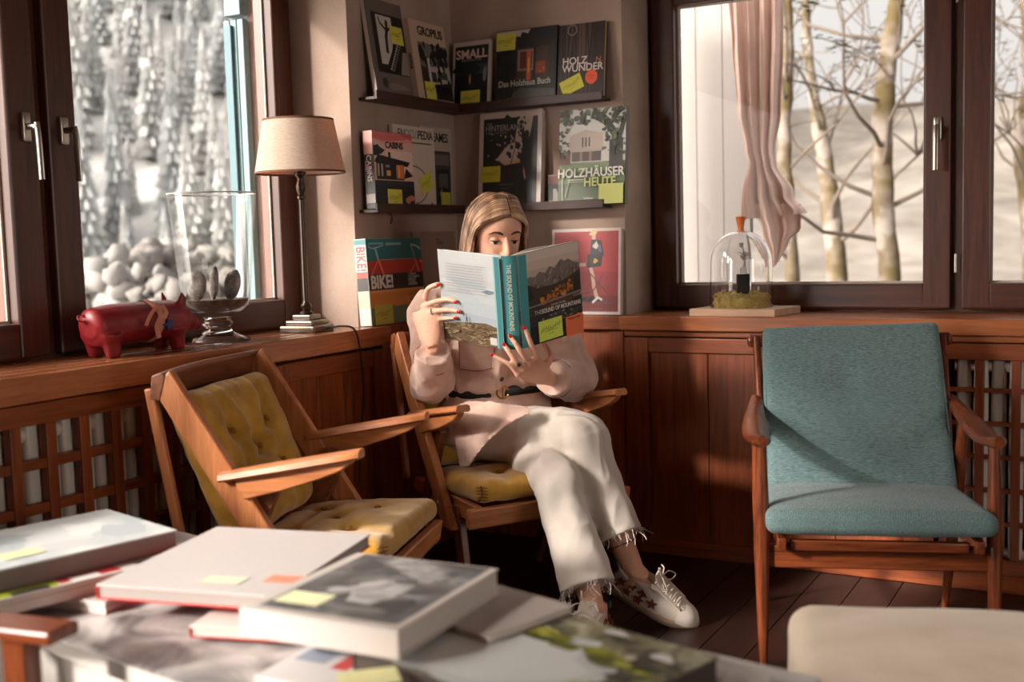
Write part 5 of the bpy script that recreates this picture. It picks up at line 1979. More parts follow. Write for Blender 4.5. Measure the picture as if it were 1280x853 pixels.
# ---- glass vase on a foot, with sand and three rounded stones
VX, VY = -0.100, -1.205
CLEAR = glass_mat('clear_glass')
vase = thing('glass_vase', 'tall clear footed glass vase on the left sill holding dark pebbles and sand', 'vase', (VX, VY, SZ))
outer = [(0.0, 0.002), (0.092, 0.002), (0.093, 0.006), (0.080, 0.013), (0.052, 0.024), (0.040, 0.034), (0.036, 0.044), (0.044, 0.052), (0.045, 0.058), (0.036, 0.065), (0.044, 0.074), (0.072, 0.088), (0.092, 0.108), (0.101, 0.140), (0.108, 0.22), (0.117, 0.33), (0.127, 0.432)]
inner = [(0.1244, 0.432), (0.1142, 0.33), (0.1050, 0.22), (0.0980, 0.142), (0.0880, 0.112), (0.066, 0.096), (0.030, 0.086), (0.0, 0.084)]
def thin_glass():
    m, t, b = bsdf('thin_glass')
    N, L = t.nodes, t.links
    tr = N.new('ShaderNodeBsdfTransparent')
    tr.inputs[0].default_value = (0.985, 0.985, 0.98, 1)
    gl = N.new('ShaderNodeBsdfGlossy')
    gl.inputs['Roughness'].default_value = 0.01
    lw = N.new('ShaderNodeLayerWeight')
    lw.inputs['Blend'].default_value = 0.22
    fr = N.new('ShaderNodeMath')
    fr.operation = 'MULTIPLY_ADD'
    fr.inputs[1].default_value = 0.30
    fr.inputs[2].default_value = 0.025
    L.new(lw.outputs['Facing'], fr.inputs[0])
    mx = N.new('ShaderNodeMixShader')
    L.new(fr.outputs[0], mx.inputs[0])
    L.new(tr.outputs[0], mx.inputs[1])
    L.new(gl.outputs[0], mx.inputs[2])
    L.new(mx.outputs[0], t.nodes['Material Output'].inputs[0])
    N.remove(b)
    return m
mb = MB()
mb.lathe(outer[11:] + [(0.1266, 0.4355), (0.1248, 0.4355)] + inner[:-1], n=72, closed=True)
mb.build('glass_bowl', thin_glass(), vase, angle=80)
mb = MB()
mb.lathe(outer[:11] + [(0.030, 0.0745), (0.0, 0.0745)], n=72)
mb.build('glass_foot', CLEAR, vase, angle=80)
mb = MB()
mb.lathe([(0.1257 + 0.0022 * math.cos(a), 0.4345 + 0.0022 * math.sin(a)) for a in [2 * PI * i / 10 for i in range(10)]], n=72, closed=True)
mb.build('rim', flat((214, 212, 208), 0.15, name='rim_glint'), vase)  # opaque pale ring; the glass edge's highlight is put into its colour
sand = MB()
sand.lathe([(0.0, 0.0855), (0.029, 0.0875), (0.065, 0.0975), (0.0868, 0.113), (0.0925, 0.126), (0.06, 0.122), (0.03, 0.126), (0.0, 0.121)], n=40)
o = sand.build('sand_layer', cloth('dark_sand', (60, 46, 36), (120, 98, 80), scale=700, mottled=60, bump=0.6), vase)
o['kind'] = 'stuff'
STONE = cloth('grey_stone', (66, 60, 56), (160, 152, 146), scale=160, mottled=30, bump=0.4, sheen=0)
R0 = random.Random(3)
for (dx, dy, r, lab, sq) in ((-0.035, -0.042, (0.030, 0.012, 0.045), 'mottled round half shell, leftmost inside the glass vase', 0), (0.012, -0.020, (0.013, 0.034, 0.052), 'upright dark slab of stone, middle one inside the glass vase', 1), (0.035, 0.032, (0.024, 0.026, 0.046), 'stubby ribbed stone, right one inside the glass vase', 2)):
    mb = MB()
    mb.ball((0, 0, 0), r, 20)
    mb.v = [p * (1 + 0.10 * noise.noise(p * 60 + V((sq * 7, 0, 0)))) for p in mb.v]
    o = mb.build('stone', STONE)
    o.location = (VX + dx, VY + dy, SZ + 0.124 + r[2] * 0.94)
    o.rotation_euler = (0.12 * (sq - 1), 0.1 * sq, 0.5 + 0.3 * sq)
    tag(o, lab, 'stone', 'stones in the glass vase')

# ---- red wooden pig with ribbon and star
RED = cloth('red_lacquer', (104, 14, 20), (150, 30, 36), scale=60, mottled=9, bump=0.05, sheen=0, rough=0.42)
RED.node_tree.nodes['Principled BSDF'].inputs['Specular IOR Level'].default_value = 0.5
PX, PY = -0.075, -1.520
pig = thing('pig_figurine', 'red lacquered wooden pig with a striped ribbon around its body on the left sill', 'figurine', (PX, PY, SZ), math.radians(90))
pig.scale = (1.08, 1.0, 0.90)
mb = MB()
# long body along +x (towards the snout)
mb.tube([(-0.168, 0, 0.088), (-0.150, 0, 0.090), (-0.09, 0, 0.092), (0.0, 0, 0.094), (0.09, 0, 0.093), (0.118, 0, 0.090), (0.150, 0, 0.080), (0.180, 0, 0.070), (0.196, 0, 0.066)], [(0.030, 0.028), (0.058, 0.050), (0.062, 0.056), (0.060, 0.056), (0.058, 0.054), (0.050, 0.046), (0.034, 0.032), (0.020, 0.020), (0.017, 0.017)], 24, smooth=5, up=(0, 0, 1))
for (x, y) in ((-0.125, -0.032), (-0.125, 0.032), (0.085, -0.032), (0.085, 0.032)):
    mb.tube([(x - 0.004, y, 0.07), (x, y, 0.035), (x + 0.004, y, 0.001)], [0.032, 0.022, 0.018], 14, smooth=4)
for y in (-0.030, 0.030):
    mb.tube([(0.100, y, 0.130), (0.108, y * 1.15, 0.152), (0.104, y * 1.25, 0.176)], [(0.018, 0.010), (0.013, 0.007), (0.003, 0.003)], 12, smooth=4)
mb.tube([(-0.165, 0, 0.105), (-0.186, 0.006, 0.112), (-0.186, 0.012, 0.126), (-0.176, 0.006, 0.128)], 0.004, 8, smooth=5)
fused(mb, 'body', RED, pig, 0.004, 5)
mb = MB()
for y in (-0.026, 0.026):
    mb.ball((0.143, y * 1.02, 0.094), 0.0042, 10)
mb.build('eye', flat((20, 16, 16), 0.2, name='black_gloss'), pig)
RIB = flat((206, 140, 112), 0.8, name='striped_ribbon')
mb = MB()
ring = [V((0.012 + 0.004 * math.sin(3 * a), 0.0585 * math.sin(a), 0.094 + 0.0625 * math.cos(a))) for a in [2 * PI * i / 40 for i in range(40)]]
mb.tube(ring + [ring[0]], [(0.0022, 0.009)] * 41, 8, up=(0, 0, 1))
mb.build('ribbon_band', RIB, pig)
for k, (p, c) in enumerate((([(0.005, -0.062, 0.140), (-0.020, -0.074, 0.134), (-0.036, -0.070, 0.110), (-0.042, -0.064, 0.086)], RIB), ([(0.008, -0.064, 0.140), (-0.004, -0.074, 0.110), (-0.010, -0.066, 0.080), (-0.002, -0.064, 0.046)], RIB), ([(0.012, -0.064, 0.142), (0.014, -0.076, 0.120), (0.004, -0.072, 0.102), (0.010, -0.064, 0.140)], RIB))):
    mb = MB()
    mb.tube(p, [(0.0014, 0.007)] * len(p), 8, smooth=6, up=(0, 1, 0))
    mb.build('ribbon_tail', c, pig)
mb = MB()
st = []
for i in range(10):
    r = 0.021 if i % 2 == 0 else 0.010
    a = PI / 2 + i * PI / 5 + 0.3
    st.append((0.034 + r * math.cos(a), 0.082 + r * math.sin(a)))
mb.prism(st, -0.066, -0.058, 'xz')
mb.ball((0.030, -0.064, 0.110), 0.006, 10)
mb.build('star_charm', flat((40, 52, 110), 0.4, name='blue_charm'), pig, bevel=0.002)

# ---- bell jar on a board at the right window
CX, CY = 1.150, 0.045
bd = thing('wooden_board', 'small pale wooden board carrying the glass bell jar on the right window sill', 'board', (1.115, 0.020, SZ))
mb = MB()
mb.prism([(-0.165, -0.085), (0.130, -0.090), (0.165, 0.105), (-0.135, 0.100)], 0.0, 0.026, 'xy')
mb.build('board', wood('pale_oak', (176, 134, 104), (206, 168, 138), 'X', 1.4, 0.6), bd, bevel=0.003, smooth=False)
BZ = SZ + 0.0265
CX, CY = 1.103, 0.030
dome = thing('bell_jar', 'clear glass bell jar with an orange knob on the right window sill', 'bell jar', (CX, CY, BZ))
mb = MB()
prof = [(0.104, 0.0), (0.105, 0.004), (0.104, 0.10), (0.103, 0.150)]
for i in range(1, 12):
    a = i / 12 * PI / 2
    prof.append((0.103 * math.cos(a) ** 0.9, 0.150 + 0.108 * math.sin(a)))
prof.append((0.006, 0.259))
inn = [(max(0.0, r - 0.0022), z - (0.002 if z > 0.15 else 0)) for r, z in prof[::-1]]
inn[0] = (0.004, 0.2565)
inn[-1] = (0.1018, 0.0)
mb.lathe(prof + inn, n=64, closed=True)
mb.build('glass_dome', CLEAR, dome, angle=80)
mb = MB()
mb.lathe([(0.0, 0.256), (0.011, 0.257), (0.010, 0.268), (0.014, 0.290), (0.017, 0.302), (0.013, 0.306), (0.0, 0.306)], n=20)
mb.build('knob', flat((206, 104, 44), 0.5, name='orange_knob'), dome)
MOSSY = cloth('dry_moss', (170, 138, 64), (226, 200, 124), scale=300, mottled=60, bump=0.5)
mo = MB()
Rm = random.Random(11)
mo.lathe([(0.0, 0.001), (0.090, 0.001), (0.096, 0.016), (0.088, 0.034), (0.05, 0.044), (0.0, 0.046)], n=30)
for i in range(260):
    a = Rm.uniform(0, 2 * PI)
    r = 0.090 * math.sqrt(Rm.random())
    c = V((r * math.cos(a), r * math.sin(a), 0.030 + Rm.uniform(-0.012, 0.016)))
    d = V((Rm.uniform(-1, 1), Rm.uniform(-1, 1), Rm.uniform(-.5, .8))).normalized() * Rm.uniform(0.010, 0.022)
    e_ = V((Rm.uniform(-1, 1), Rm.uniform(-1, 1), Rm.uniform(-1, 1))) * 0.008
    ps = [c - d, c + e_, c + d]
    if all((p.x ** 2 + p.y ** 2) ** 0.5 < 0.099 and p.z > 0.002 for p in ps):
        mo.tube(ps, [0.0018, 0.0022, 0.0014], 5, smooth=3)
o = mo.build('moss_bed', MOSSY)
o.location = (CX, CY, BZ)
tag(o, 'tangled dry moss filling the bottom of the glass bell jar', 'moss', kind='stuff')
pot = thing('black_jar', 'little black square jar holding a white sprig inside the glass bell jar', 'jar', (CX + 0.008, CY - 0.005, BZ + 0.046), math.radians(20))
mb = MB()
mb.prism([(-0.022, -0.022), (0.022, -0.022), (0.022, 0.022), (-0.022, 0.022)], 0.0, 0.066, 'xy')
mb.build('body', flat((24, 21, 21), 0.7, name='black_glaze'), pot, bevel=0.004, smooth=False)
mb = MB()
mb.prism([(-0.012, -0.012), (0.012, -0.012), (0.012, 0.012), (-0.012, 0.012)], 0.066, 0.088, 'xy')
mb.build('white_neck', flat((226, 220, 214), 0.6, name='white_ceramic'), pot, bevel=0.002, smooth=False)
mb = MB()
mb.tube([(0.004, 0, 0.088), (0.006, 0, 0.110), (0.002, 0, 0.140), (-0.004, 0, 0.165)], [0.004, 0.003, 0.004, 0.002], 8, smooth=4)
for a in range(0, 360, 40):
    c, s = math.cos(math.radians(a)), math.sin(math.radians(a))
    z = 0.112 + 0.008 * (a % 3)
    mb.tube([(0.004, 0, z), (0.004 + 0.014 * c, 0.014 * s, z + 0.010), (0.004 + 0.026 * c, 0.026 * s, z + 0.014)], [(0.002, 0.002), (0.0016, 0.006), (0.0008, 0.001)], 6, smooth=3)
mb.ball((-0.005, 0, 0.165), (0.008, 0.008, 0.009), 10)
mb.build('sprig', flat((196, 186, 184), 0.8, name='pale_sprig'), pot)
# ================================================================== the open book the woman holds
S0 = atd(638.5, 379, 3.25)
aw = S0 - CAM_POS
aw.z = 0
aw.normalize()
TILT = math.radians(13)
sp_up = V((0, 0, 1)) * math.cos(TILT) - aw * math.sin(TILT)
sp_o = -(aw * math.cos(TILT) + V((0, 0, 1)) * math.sin(TILT))      # out of the spine, away from the reader
sp_r = sp_up.cross(sp_o)
Mb = Matrix((sp_r, sp_up, sp_o)).transposed().to_4x4()
Mb = Mb @ Matrix.Rotation(math.radians(2.0), 4, 'Z')
Mb.translation = S0
BH, BW, SW = 0.278, 0.232, 0.040       # height, cover width, spine width
FOLD = math.radians(36)
cF, sF = math.cos(FOLD), math.sin(FOLD)
ob = thing('open_book', 'open hardcover with mountain lake on its front cover, held up by the reading woman', 'book', M=Mb)
TEALB = flat((70, 140, 144), 0.5, name='teal_cloth')
def frame(origin, x, y):
    x, y = V(x).normalized(), V(y).normalized()
    M = Matrix((x, y, x.cross(y))).transposed().to_4x4()
    M.translation = V(origin)
    return M
MFr = frame((SW / 2, -BH / 2, 0), (cF, 0, -sF), (0, 1, 0))
MBk = frame((-SW / 2 - BW * cF, -BH / 2, -BW * sF), (cF, 0, sF), (0, 1, 0))
def board(name, M, w, m):
    mb = MB()
    mb.box((0, 0, -0.003), (w, BH, 0))
    o = mb.build(name, m, ob, bevel=0.0008, smooth=False)
    o.matrix_local = M
    return o
fc = board('front_cover', MFr, BW, flat((96, 86, 78), 0.42, name='book_cover'))
bc = board('back_cover', MBk, BW, flat((190, 196, 198), 0.42, name='book_cover'))
mb = MB()
rg = []
for y in (-BH / 2, BH / 2):
    o_, i_ = [], []
    for k in range(9):
        a = -1 + 2 * k / 8
        o_.append(V((a * SW / 2, y, 0.004 * (1 - a * a))))
        i_.append(V((a * (SW / 2 - 0.001), y, 0.004 * (1 - a * a) - 0.003)))
    rg.append(o_ + i_[::-1])
mb.rings(rg)
spn = mb.build('spine', TEALB, ob)
# page blocks, one behind each cover, plus a few loose leaves fanned open
def leaves(name, s):
    mb = MB()
    d = V((s * cF, 0, -sF))
    nrm = V((-s * sF, 0, -cF))                 # towards the reader
    base = V((s * SW / 2, 0, 0))
    outer_, inner_ = [], []
    for k in range(11):
        t = k / 10
        outer_.append(base + d * (BW - 0.006) * t + nrm * 0.0036)
        th = 0.012 + 0.016 * math.sin(PI * min(1, t * 1.6 + 0.12)) * (1 - t) + 0.004 * t
        inner_.append(base + d * (BW - 0.006) * t + nrm * (0.0036 + th))
    poly = outer_ + inner_[::-1]
    mb.rings([[p + V((0, -BH / 2 + 0.004, 0)) for p in poly], [p + V((0, BH / 2 - 0.004, 0)) for p in poly]])
    return mb.build(name, PAGES, ob, smooth=False)
lb = leaves('page_block', 1)
leaves('page_block', -1)
for s, amp, L_ in ((1, 0.034, 0.205), (1, 0.046, 0.19)):
    mb = MB()
    d = V((s * cF, 0, -sF))
    nrm = V((-s * sF, 0, -cF))
    pl = []
    for k in range(13):
        t = k / 12
        pl.append(V((s * SW / 2, 0, 0)) + d * L_ * t + nrm * (0.012 + amp * math.sin(PI * min(1, 0.15 + t * 0.95)) * (0.5 + 0.5 * t) + 0.012 * t))
    th = nrm * 0.0006
    poly = pl + [p + th for p in pl[::-1]]
    mb.rings([[p + V((0, -BH / 2 + 0.005, 0)) for p in poly], [p + V((0, BH / 2 - 0.005, 0)) for p in poly]])
    mb.build('loose_leaf', PAPER, ob)

# front cover picture
R = random.Random(4)
art = [((204, 185, 173), rect(0, 0, 1, 1)), ((222, 202, 187), rect(0, 0.80, 1, 1)), ((231, 214, 202), rect(0, 0.9, 1, 1))]
ridge = [(0.10, 0.70), (0.20, 0.74), (0.28, 0.72), (0.36, 0.77), (0.44, 0.74), (0.52, 0.80), (0.60, 0.77), (0.66, 0.82), (0.70, 0.85), (0.76, 0.82), (0.82, 0.835), (0.90, 0.79), (1.0, 0.76)]
art += [((136, 122, 114), ridge + [(1, 0.4), (0.1, 0.4)])]
for i in range(60):
    x = R.uniform(0.12, 1)
    yb = 0.70 + 0.13 * math.exp(-((x - 0.72) / 0.25) ** 2)
    y = R.uniform(0.60, yb)
    art.append((R.choice([(183, 165, 156), (112, 97, 90), (158, 141, 131), (102, 90, 80)]), stroke([(x, y), (x + R.uniform(-.05, .05), y - R.uniform(.02, .06))], R.uniform(.008, .025))))
art += [((73, 61, 51), [(0.10, 0.74), (0.16, 0.66), (0.30, 0.60), (0.6, 0.60), (0.8, 0.64), (1, 0.70), (1, 0.44), (0.1, 0.42)]), ((48, 41, 36), [(0.10, 0.72), (0.20, 0.62), (0.26, 0.5), (0.10, 0.46)]), ((51, 43, 36), [(1, 0.68), (0.88, 0.60), (0.82, 0.48), (1, 0.46)])]
for i in range(80):
    x = R.uniform(0.34, 0.86)
    y = 0.44 + (x - 0.34) * 0.22 + R.uniform(-.05, .06)
    art.append((R.choice([(214, 129, 56), (183, 107, 48), (146, 92, 48), (239, 151, 73), (97, 73, 46)]), blob(x, y, R.uniform(.012, .03), R.uniform(.012, .028), 6)))
art += [((53, 48, 46), rect(0, 0, 1, 0.41)), ((146, 136, 131), [(0.10, 0.405), (1, 0.455), (1, 0.475), (0.10, 0.42)]), ((102, 73, 48), [(0.34, 0.40), (0.86, 0.44), (0.82, 0.36), (0.40, 0.34)]), ((73, 61, 53), [(0.1, 0.40), (0.36, 0.40), (0.3, 0.30), (0.1, 0.32)]), ((65, 61, 58), [(0, 0.26), (1, 0.30), (1, 0.24), (0.5, 0.2), (0, 0.2)])]
for i in range(60):
    x = R.uniform(0.2, 1)
    art.append((R.choice([(117, 109, 102), (85, 78, 73), (146, 136, 129), (43, 39, 36)]), blob(x, R.uniform(0.20, 0.30), R.uniform(.01, .03), R.uniform(.006, .014), 6)))
art += [((41, 36, 36), rect(0, 0, 1, 0.20)), ((80, 165, 170), rect(0, 0, 0.135, 1)), ((134, 207, 209), rect(0.0, 0, 0.012, 1))]
o, z = print_mesh(art, BW, BH, fc)
lettering(fc, 'JOHANN GRODER', 0.60 * BW, 0.385 * BH, 0.0065, (226, 214, 206), z + 0.0003, align='CENTER')
lettering(fc, 'THE', 0.215 * BW, 0.325 * BH, 0.0180, (214, 204, 196), z + 0.0003, rot=0.0, sx=0.86)
lettering(fc, 'SOUND OF MOUNTAINS', 0.335 * BW, 0.325 * BH, 0.0180, (236, 228, 220), z + 0.0003, sx=0.72, bold=0.0005)
lettering(fc, 'terra mater', 0.52 * BW, 0.045 * BH, 0.0075, (190, 182, 176), z + 0.0003)
note(fc, 0.455 * BW, 0.135 * BH, 0.088, 0.062, z + 0.001, 0.02, flat((231, 250, 102), 0.75, name='lime_note'), label='lime green sticky note with handwriting')
nt_o = note(fc, 0.845 * BW, 0.105 * BH, 0.066, 0.062, z + 0.001, 0.03, flat((250, 128, 76), 0.75, name='orange_sticker'), lines=False, label='orange square sticker')
lettering(nt_o, 'TOBLISH TIPP', 0.0, 0.020, 0.0075, (120, 50, 30), 0.0012, align='CENTER', name='sticker_lettering')

# back cover picture
art = [((170, 173, 175), rect(0, 0, 1, 1)), ((177, 177, 177), rect(0, 0.72, 1, 1)), ((161, 168, 173), [(0, 0.52), (1, 0.44), (1, 0.30), (0, 0.36)]), ((151, 161, 168), [(0, 0.36), (1, 0.30), (1, 0.16), (0, 0.2)])]
for i in range(14):
    y = R.uniform(0.32, 0.72)
    art.append((R.choice([(177, 178, 180), (163, 170, 175), (184, 184, 184)]), blob(R.uniform(0.1, 0.85), y, R.uniform(.1, .22), R.uniform(.015, .04), 12, 0.2, -0.08)))
art += [((103, 120, 129), [(0.66, 0.595), (0.76, 0.62), (0.86, 0.612), (0.86, 0.585), (0.78, 0.57), (0.72, 0.578)])]
art += [((101, 82, 60), [(0, 0.19), (0.25, 0.22), (0.45, 0.235), (0.7, 0.25), (0.86, 0.22), (1, 0.22), (1, 0), (0, 0)])]
for i in range(170):
    x, y = R.uniform(0.0, 0.86), R.uniform(0.0, 0.23)
    art.append((R.choice([(129, 108, 79), (79, 61, 43), (146, 125, 94), (60, 48, 36), (110, 89, 63), (159, 141, 110)]), stroke([(x, y), (x + R.uniform(.03, .09), y + R.uniform(-.012, .02))], R.uniform(.004, .012))))
art += [((51, 55, 61), blob(0.425, 0.285, 0.012, 0.028, 8, 0.1)), ((51, 55, 61), blob(0.425, 0.325, 0.008, 0.010, 8, 0.1)), ((43, 43, 48), stroke([(0.42, 0.27), (0.41, 0.235)], 0.008)), ((43, 43, 48), stroke([(0.43, 0.27), (0.44, 0.235)], 0.008))]
for k in range(11):
    y = 0.865 - 0.030 * k
    x0 = 0.14
    x1 = 0.80 - R.uniform(0, 0.12)
    art.append(((141, 141, 142), rect(x0, y, x1, y + 0.006)))
art += [((190, 185, 180), rect(0.78, 0.035, 0.885, 0.115)), ((56, 116, 120), rect(0.90, 0, 1, 1)), ((129, 168, 170), rect(0.895, 0, 0.915, 1)), ((94, 146, 147), rect(0.985, 0, 1, 1))]
print_mesh(art, BW, BH, bc)
me = text_mesh('THE SOUND OF MOUNTAINS', 0.0185, 0.0003, 'CENTER', 0.0004, 0.80)
me.materials.clear()
me.materials.append(col((206, 206, 186)))
o = bpy.data.objects.new('spine_lettering', me)
COL.objects.link(o)
o.parent = spn
o.matrix_local = Matrix.Translation((-0.0065, 0.016, 0.0045)) @ Matrix.Rotation(-PI / 2, 4, 'Z')
MW_FC = Mb @ MFr
MW_BC = Mb @ MBk

def on_plane(M, px, py, off):
    """point over a cover's outer face on the line of sight of a pixel"""
    p0, n = M.translation, M.col[2].to_3d().normalized()
    d = CR * ((px - 640) / FPX) - CU * ((py - 426.5) / FPX) + CF
    t = ((p0 + n * off) - CAM_POS).dot(n) / d.dot(n)
    return CAM_POS + d * t
MW_SP = Mb @ Matrix.Translation((0, 0, 0.004))
# ================================================================== the reading woman
SKIN = cloth('skin', (210, 152, 126), (232, 182, 156), scale=260, mottled=7, bump=0.03, sheen=0.05, rough=0.5)
SKIN.node_tree.nodes['Principled BSDF'].inputs['Subsurface Weight'].default_value = 0.12
SKIN.node_tree.nodes['Principled BSDF'].inputs['Subsurface Radius'].default_value = (0.02, 0.008, 0.004)
SKIN.node_tree.nodes['Principled BSDF'].inputs['Specular IOR Level'].default_value = 0.35
COAT = cloth('rose_felt', (190, 154, 138), (218, 184, 168), scale=420, mottled=12, bump=0.25, sheen=0.35)
DENIM = cloth('cream_denim', (194, 182, 170), (214, 203, 193), scale=650, mottled=10, bump=0.18, sheen=0.1)
NAIL = flat((190, 22, 24), 0.25, name='red_polish')
BLACK = flat((22, 19, 18), 0.4, name='black_leather')
GOLD = flat((196, 150, 80), 0.3, 1.0, name='gold')

fch = V((math.cos(math.radians(-32.8)), math.sin(math.radians(-32.8)), 0))   # the chair faces this way
lch = V((-fch.y, fch.x, 0))
pelvis = V((0.452, -0.565, 0.505))
hipR, hipL = pelvis - lch * 0.088, pelvis + lch * 0.088
kneeR, kneeL = V((0.826, -0.705, 0.525)), V((0.815, -0.825, 0.408))
ankR, ankL = V((1.030, -0.748, 0.128)), V((0.985, -0.945, 0.088))
tf = V((math.cos(math.radians(-46)), math.sin(math.radians(-46)), 0))         # chest faces a little more to the camera
tl2 = V((-tf.y, tf.x, 0))
waist = V((0.470, -0.575, 0.640))
chest = V((0.468, -0.572, 0.815))
neckb = V((0.480, -0.582, 0.955))
shR, shL = chest - tl2 * 0.170 + V((0, 0, 0.085)), chest + tl2 * 0.170 + V((0, 0, 0.085))
elR = V((0.352, -0.760, 0.668))
wrR = atd(541, 434, 3.40)
elL = V((0.690, -0.415, 0.655))
wrL = atd(684, 473, 3.44)
H = V((0.505, -0.602, 1.130))
hc = V((CAM_POS.x - H.x, CAM_POS.y - H.y, 0)).normalized()
a20 = math.radians(25)
hf0 = V((hc.x * math.cos(a20) - hc.y * math.sin(a20), hc.x * math.sin(a20) + hc.y * math.cos(a20), 0))
hl = V((0, 0, 1)).cross(hf0)
pt = math.radians(10)
hf = hf0 * math.cos(pt) - V((0, 0, 1)) * math.sin(pt)
hu = hf.cross(hl)
HS = 1.05
MH = Matrix((hf, hl, hu)).transposed().to_4x4() @ Matrix.Scale(HS, 4)
MH.translation = H

woman = thing('person', 'woman in a dusty rose coat and cream trousers sitting cross-legged, reading a held-up book', 'person', (0.50, -0.62, 0))
def wp(o):
    """keeps world coordinates for a part of the woman"""
    o.parent = woman
    o.matrix_parent_inverse = Matrix.Translation(-V((0.50, -0.62, 0)))
    return o

def fold(o, amp, scale, stretch=(1, 1, 1), seed=0, mask=None, sharp=2.0):
    """presses soft cloth folds into a garment"""
    me = o.data
    ns = [v.normal.copy() for v in me.vertices]
    for v, n in zip(me.vertices, ns):
        p = v.co
        k = mask(p) if mask else 1
        if k <= 0:
            continue
        q = V((p.x * stretch[0], p.y * stretch[1], p.z * stretch[2])) * scale + V((seed * 3.7, seed * 1.3, 0))
        q = q + noise.noise_vector(q * 0.5) * 0.8
        a = 1 - abs(noise.noise(q)) * sharp
        b = 1 - abs(noise.noise(q * 2.1 + V((5, 1, 2)))) * sharp
        v.co = p + n * amp * k * (0.75 * a + 0.35 * b - 0.55)
    me.update()

# ---- one continuous body
body = MB()
prof = [(-0.118, 0.050, 0.012, 0.014), (-0.110, 0.072, -0.010, 0.030), (-0.095, 0.080, -0.030, 0.043), (-0.075, 0.083, -0.055, 0.054), (-0.045, 0.083, -0.080, 0.066), (-0.015, 0.083, -0.093, 0.073), (0.010, 0.085, -0.098, 0.076), (0.040, 0.090, -0.100, 0.077), (0.065, 0.086, -0.097, 0.073), (0.088, 0.072, -0.086, 0.062), (0.105, 0.050, -0.066, 0.045), (0.116, 0.020, -0.035, 0.022)]
P2 = []
for a, b in zip(prof[:-1], prof[1:]):
    for k in range(3):
        P2.append(tuple(a[i] + (b[i] - a[i]) * k / 3 for i in range(4)))
P2.append(prof[-1])
rg = []
for z, fx, bx_, w in P2:
    c, dpt = (fx + bx_) / 2, (fx - bx_) / 2
    row = []
    for k in range(48):
        a = 2 * PI * k / 48
        ca, sa = math.cos(a), math.sin(a)
        x = c + dpt * math.copysign(abs(ca) ** 0.88, ca)
        y = w * math.copysign(abs(sa) ** 0.92, sa)
        if x > 0.03:
            for s in (-1, 1):
                d2 = ((y - s * 0.031) / 0.016) ** 2 + ((z + 0.003) / 0.012) ** 2
                x -= 0.012 * math.exp(-d2)
                d3 = ((y - s * 0.028) / 0.022) ** 2 + ((z - 0.019) / 0.008) ** 2
                x += 0.0035 * math.exp(-d3)
                d4 = ((y - s * 0.040) / 0.020) ** 2 + ((z + 0.035) / 0.016) ** 2
                x += 0.004 * math.exp(-d4)
        row.append(V((x, y, z)))
    rg.append(row)
body.rings(rg, M=MH)
body.tube([(0.076, 0, 0.012), (0.084, 0, -0.006), (0.095, 0, -0.026), (0.100, 0, -0.040), (0.086, 0, -0.048)], [(0.010, 0.0075), (0.011, 0.008), (0.012, 0.0095), (0.011, 0.012), (0.006, 0.012)], 14, smooth=4, M=MH, up=(1, 0, 0))
for s in (-1, 1):
    body.ball((0.090, s * 0.0115, -0.042), (0.009, 0.007, 0.007), 12, M=MH)
    body.ball((-0.008, s * 0.078, -0.012), (0.018, 0.006, 0.030), 14, M=MH)
body.ball((0.085, 0, -0.075), (0.010, 0.022, 0.010), 14, M=MH)
def mh(p):
    return MH @ V(p)
body.tube([neckb - V((0, 0, 0.06)), neckb, mh((-0.022, 0, -0.09)), mh((-0.02, 0, -0.03))], [0.075, 0.052, 0.050, 0.050], 20, smooth=4)
# trunk and limbs hidden by the clothes, narrower than they are
body.tube([pelvis - V((0, 0, 0.04)), waist, chest, neckb - V((0, 0, 0.03))], [(0.085, 0.120), (0.080, 0.105), (0.085, 0.125), (0.055, 0.085)], 24, smooth=5, up=tf)
for h_, k_, a_ in ((hipR, kneeR, ankR), (hipL, kneeL, ankL)):
    body.tube([h_, h_ + (k_ - h_) * 0.5, k_], [0.066, 0.060, 0.046], 18, smooth=4)
    ax = a_ - k_
    body.tube([k_, k_ + ax * 0.3, k_ + ax * 0.7, a_], [0.046, 0.049, 0.037, 0.030], 18, smooth=5)
    body.ball(k_, 0.047, 16)
for s_, e_, w_ in ((shR, elR, wrR), (shL, elL, wrL)):
    body.tube([chest + V((0, 0, 0.06)), s_, s_ + (e_ - s_) * 0.5, e_], [0.05, 0.046, 0.038, 0.031], 16, smooth=4)
    body.tube([e_, e_ + (w_ - e_) * 0.35, w_], [(0.031, 0.031), (0.033, 0.031), (0.022, 0.018)], 16, smooth=4)
    body.ball(e_, 0.031, 14)

# feet (inside the shoes)
def foot_frame(ank, toe, roll):
    fr = toe.normalized()
    up_ = V((0, 0, 1)) - fr * fr.z
    up_.normalize()
    up_ = Matrix.Rotation(roll, 3, fr) @ up_
    sd = up_.cross(fr)
    M = Matrix((fr, sd, up_)).transposed().to_4x4()
    M = M @ Matrix.Scale(1.06, 4)
    M.translation = ank - up_ * 0.088 - fr * 0.005
    return M
MFR = foot_frame(ankR + V((0.004, 0, 0.012)), V((0.205, 0.035, -0.085)), math.radians(17))
MFL = foot_frame(ankL, V((0.02, -0.22, -0.0)), 0)
for MF in (MFR, MFL):
    body.tube([(-0.045, 0, 0.035), (0.0, 0, 0.050), (0.06, 0, 0.040), (0.12, 0, 0.026), (0.175, 0, 0.020)], [(0.024, 0.022), (0.036, 0.028), (0.028, 0.030), (0.018, 0.034), (0.010, 0.022)], 16, smooth=4, M=MF, up=(0, 0, 1))
    body.tube([(0.0, 0, 0.03), (0.0, 0, 0.10)], [0.032, 0.030], 16, M=MF)

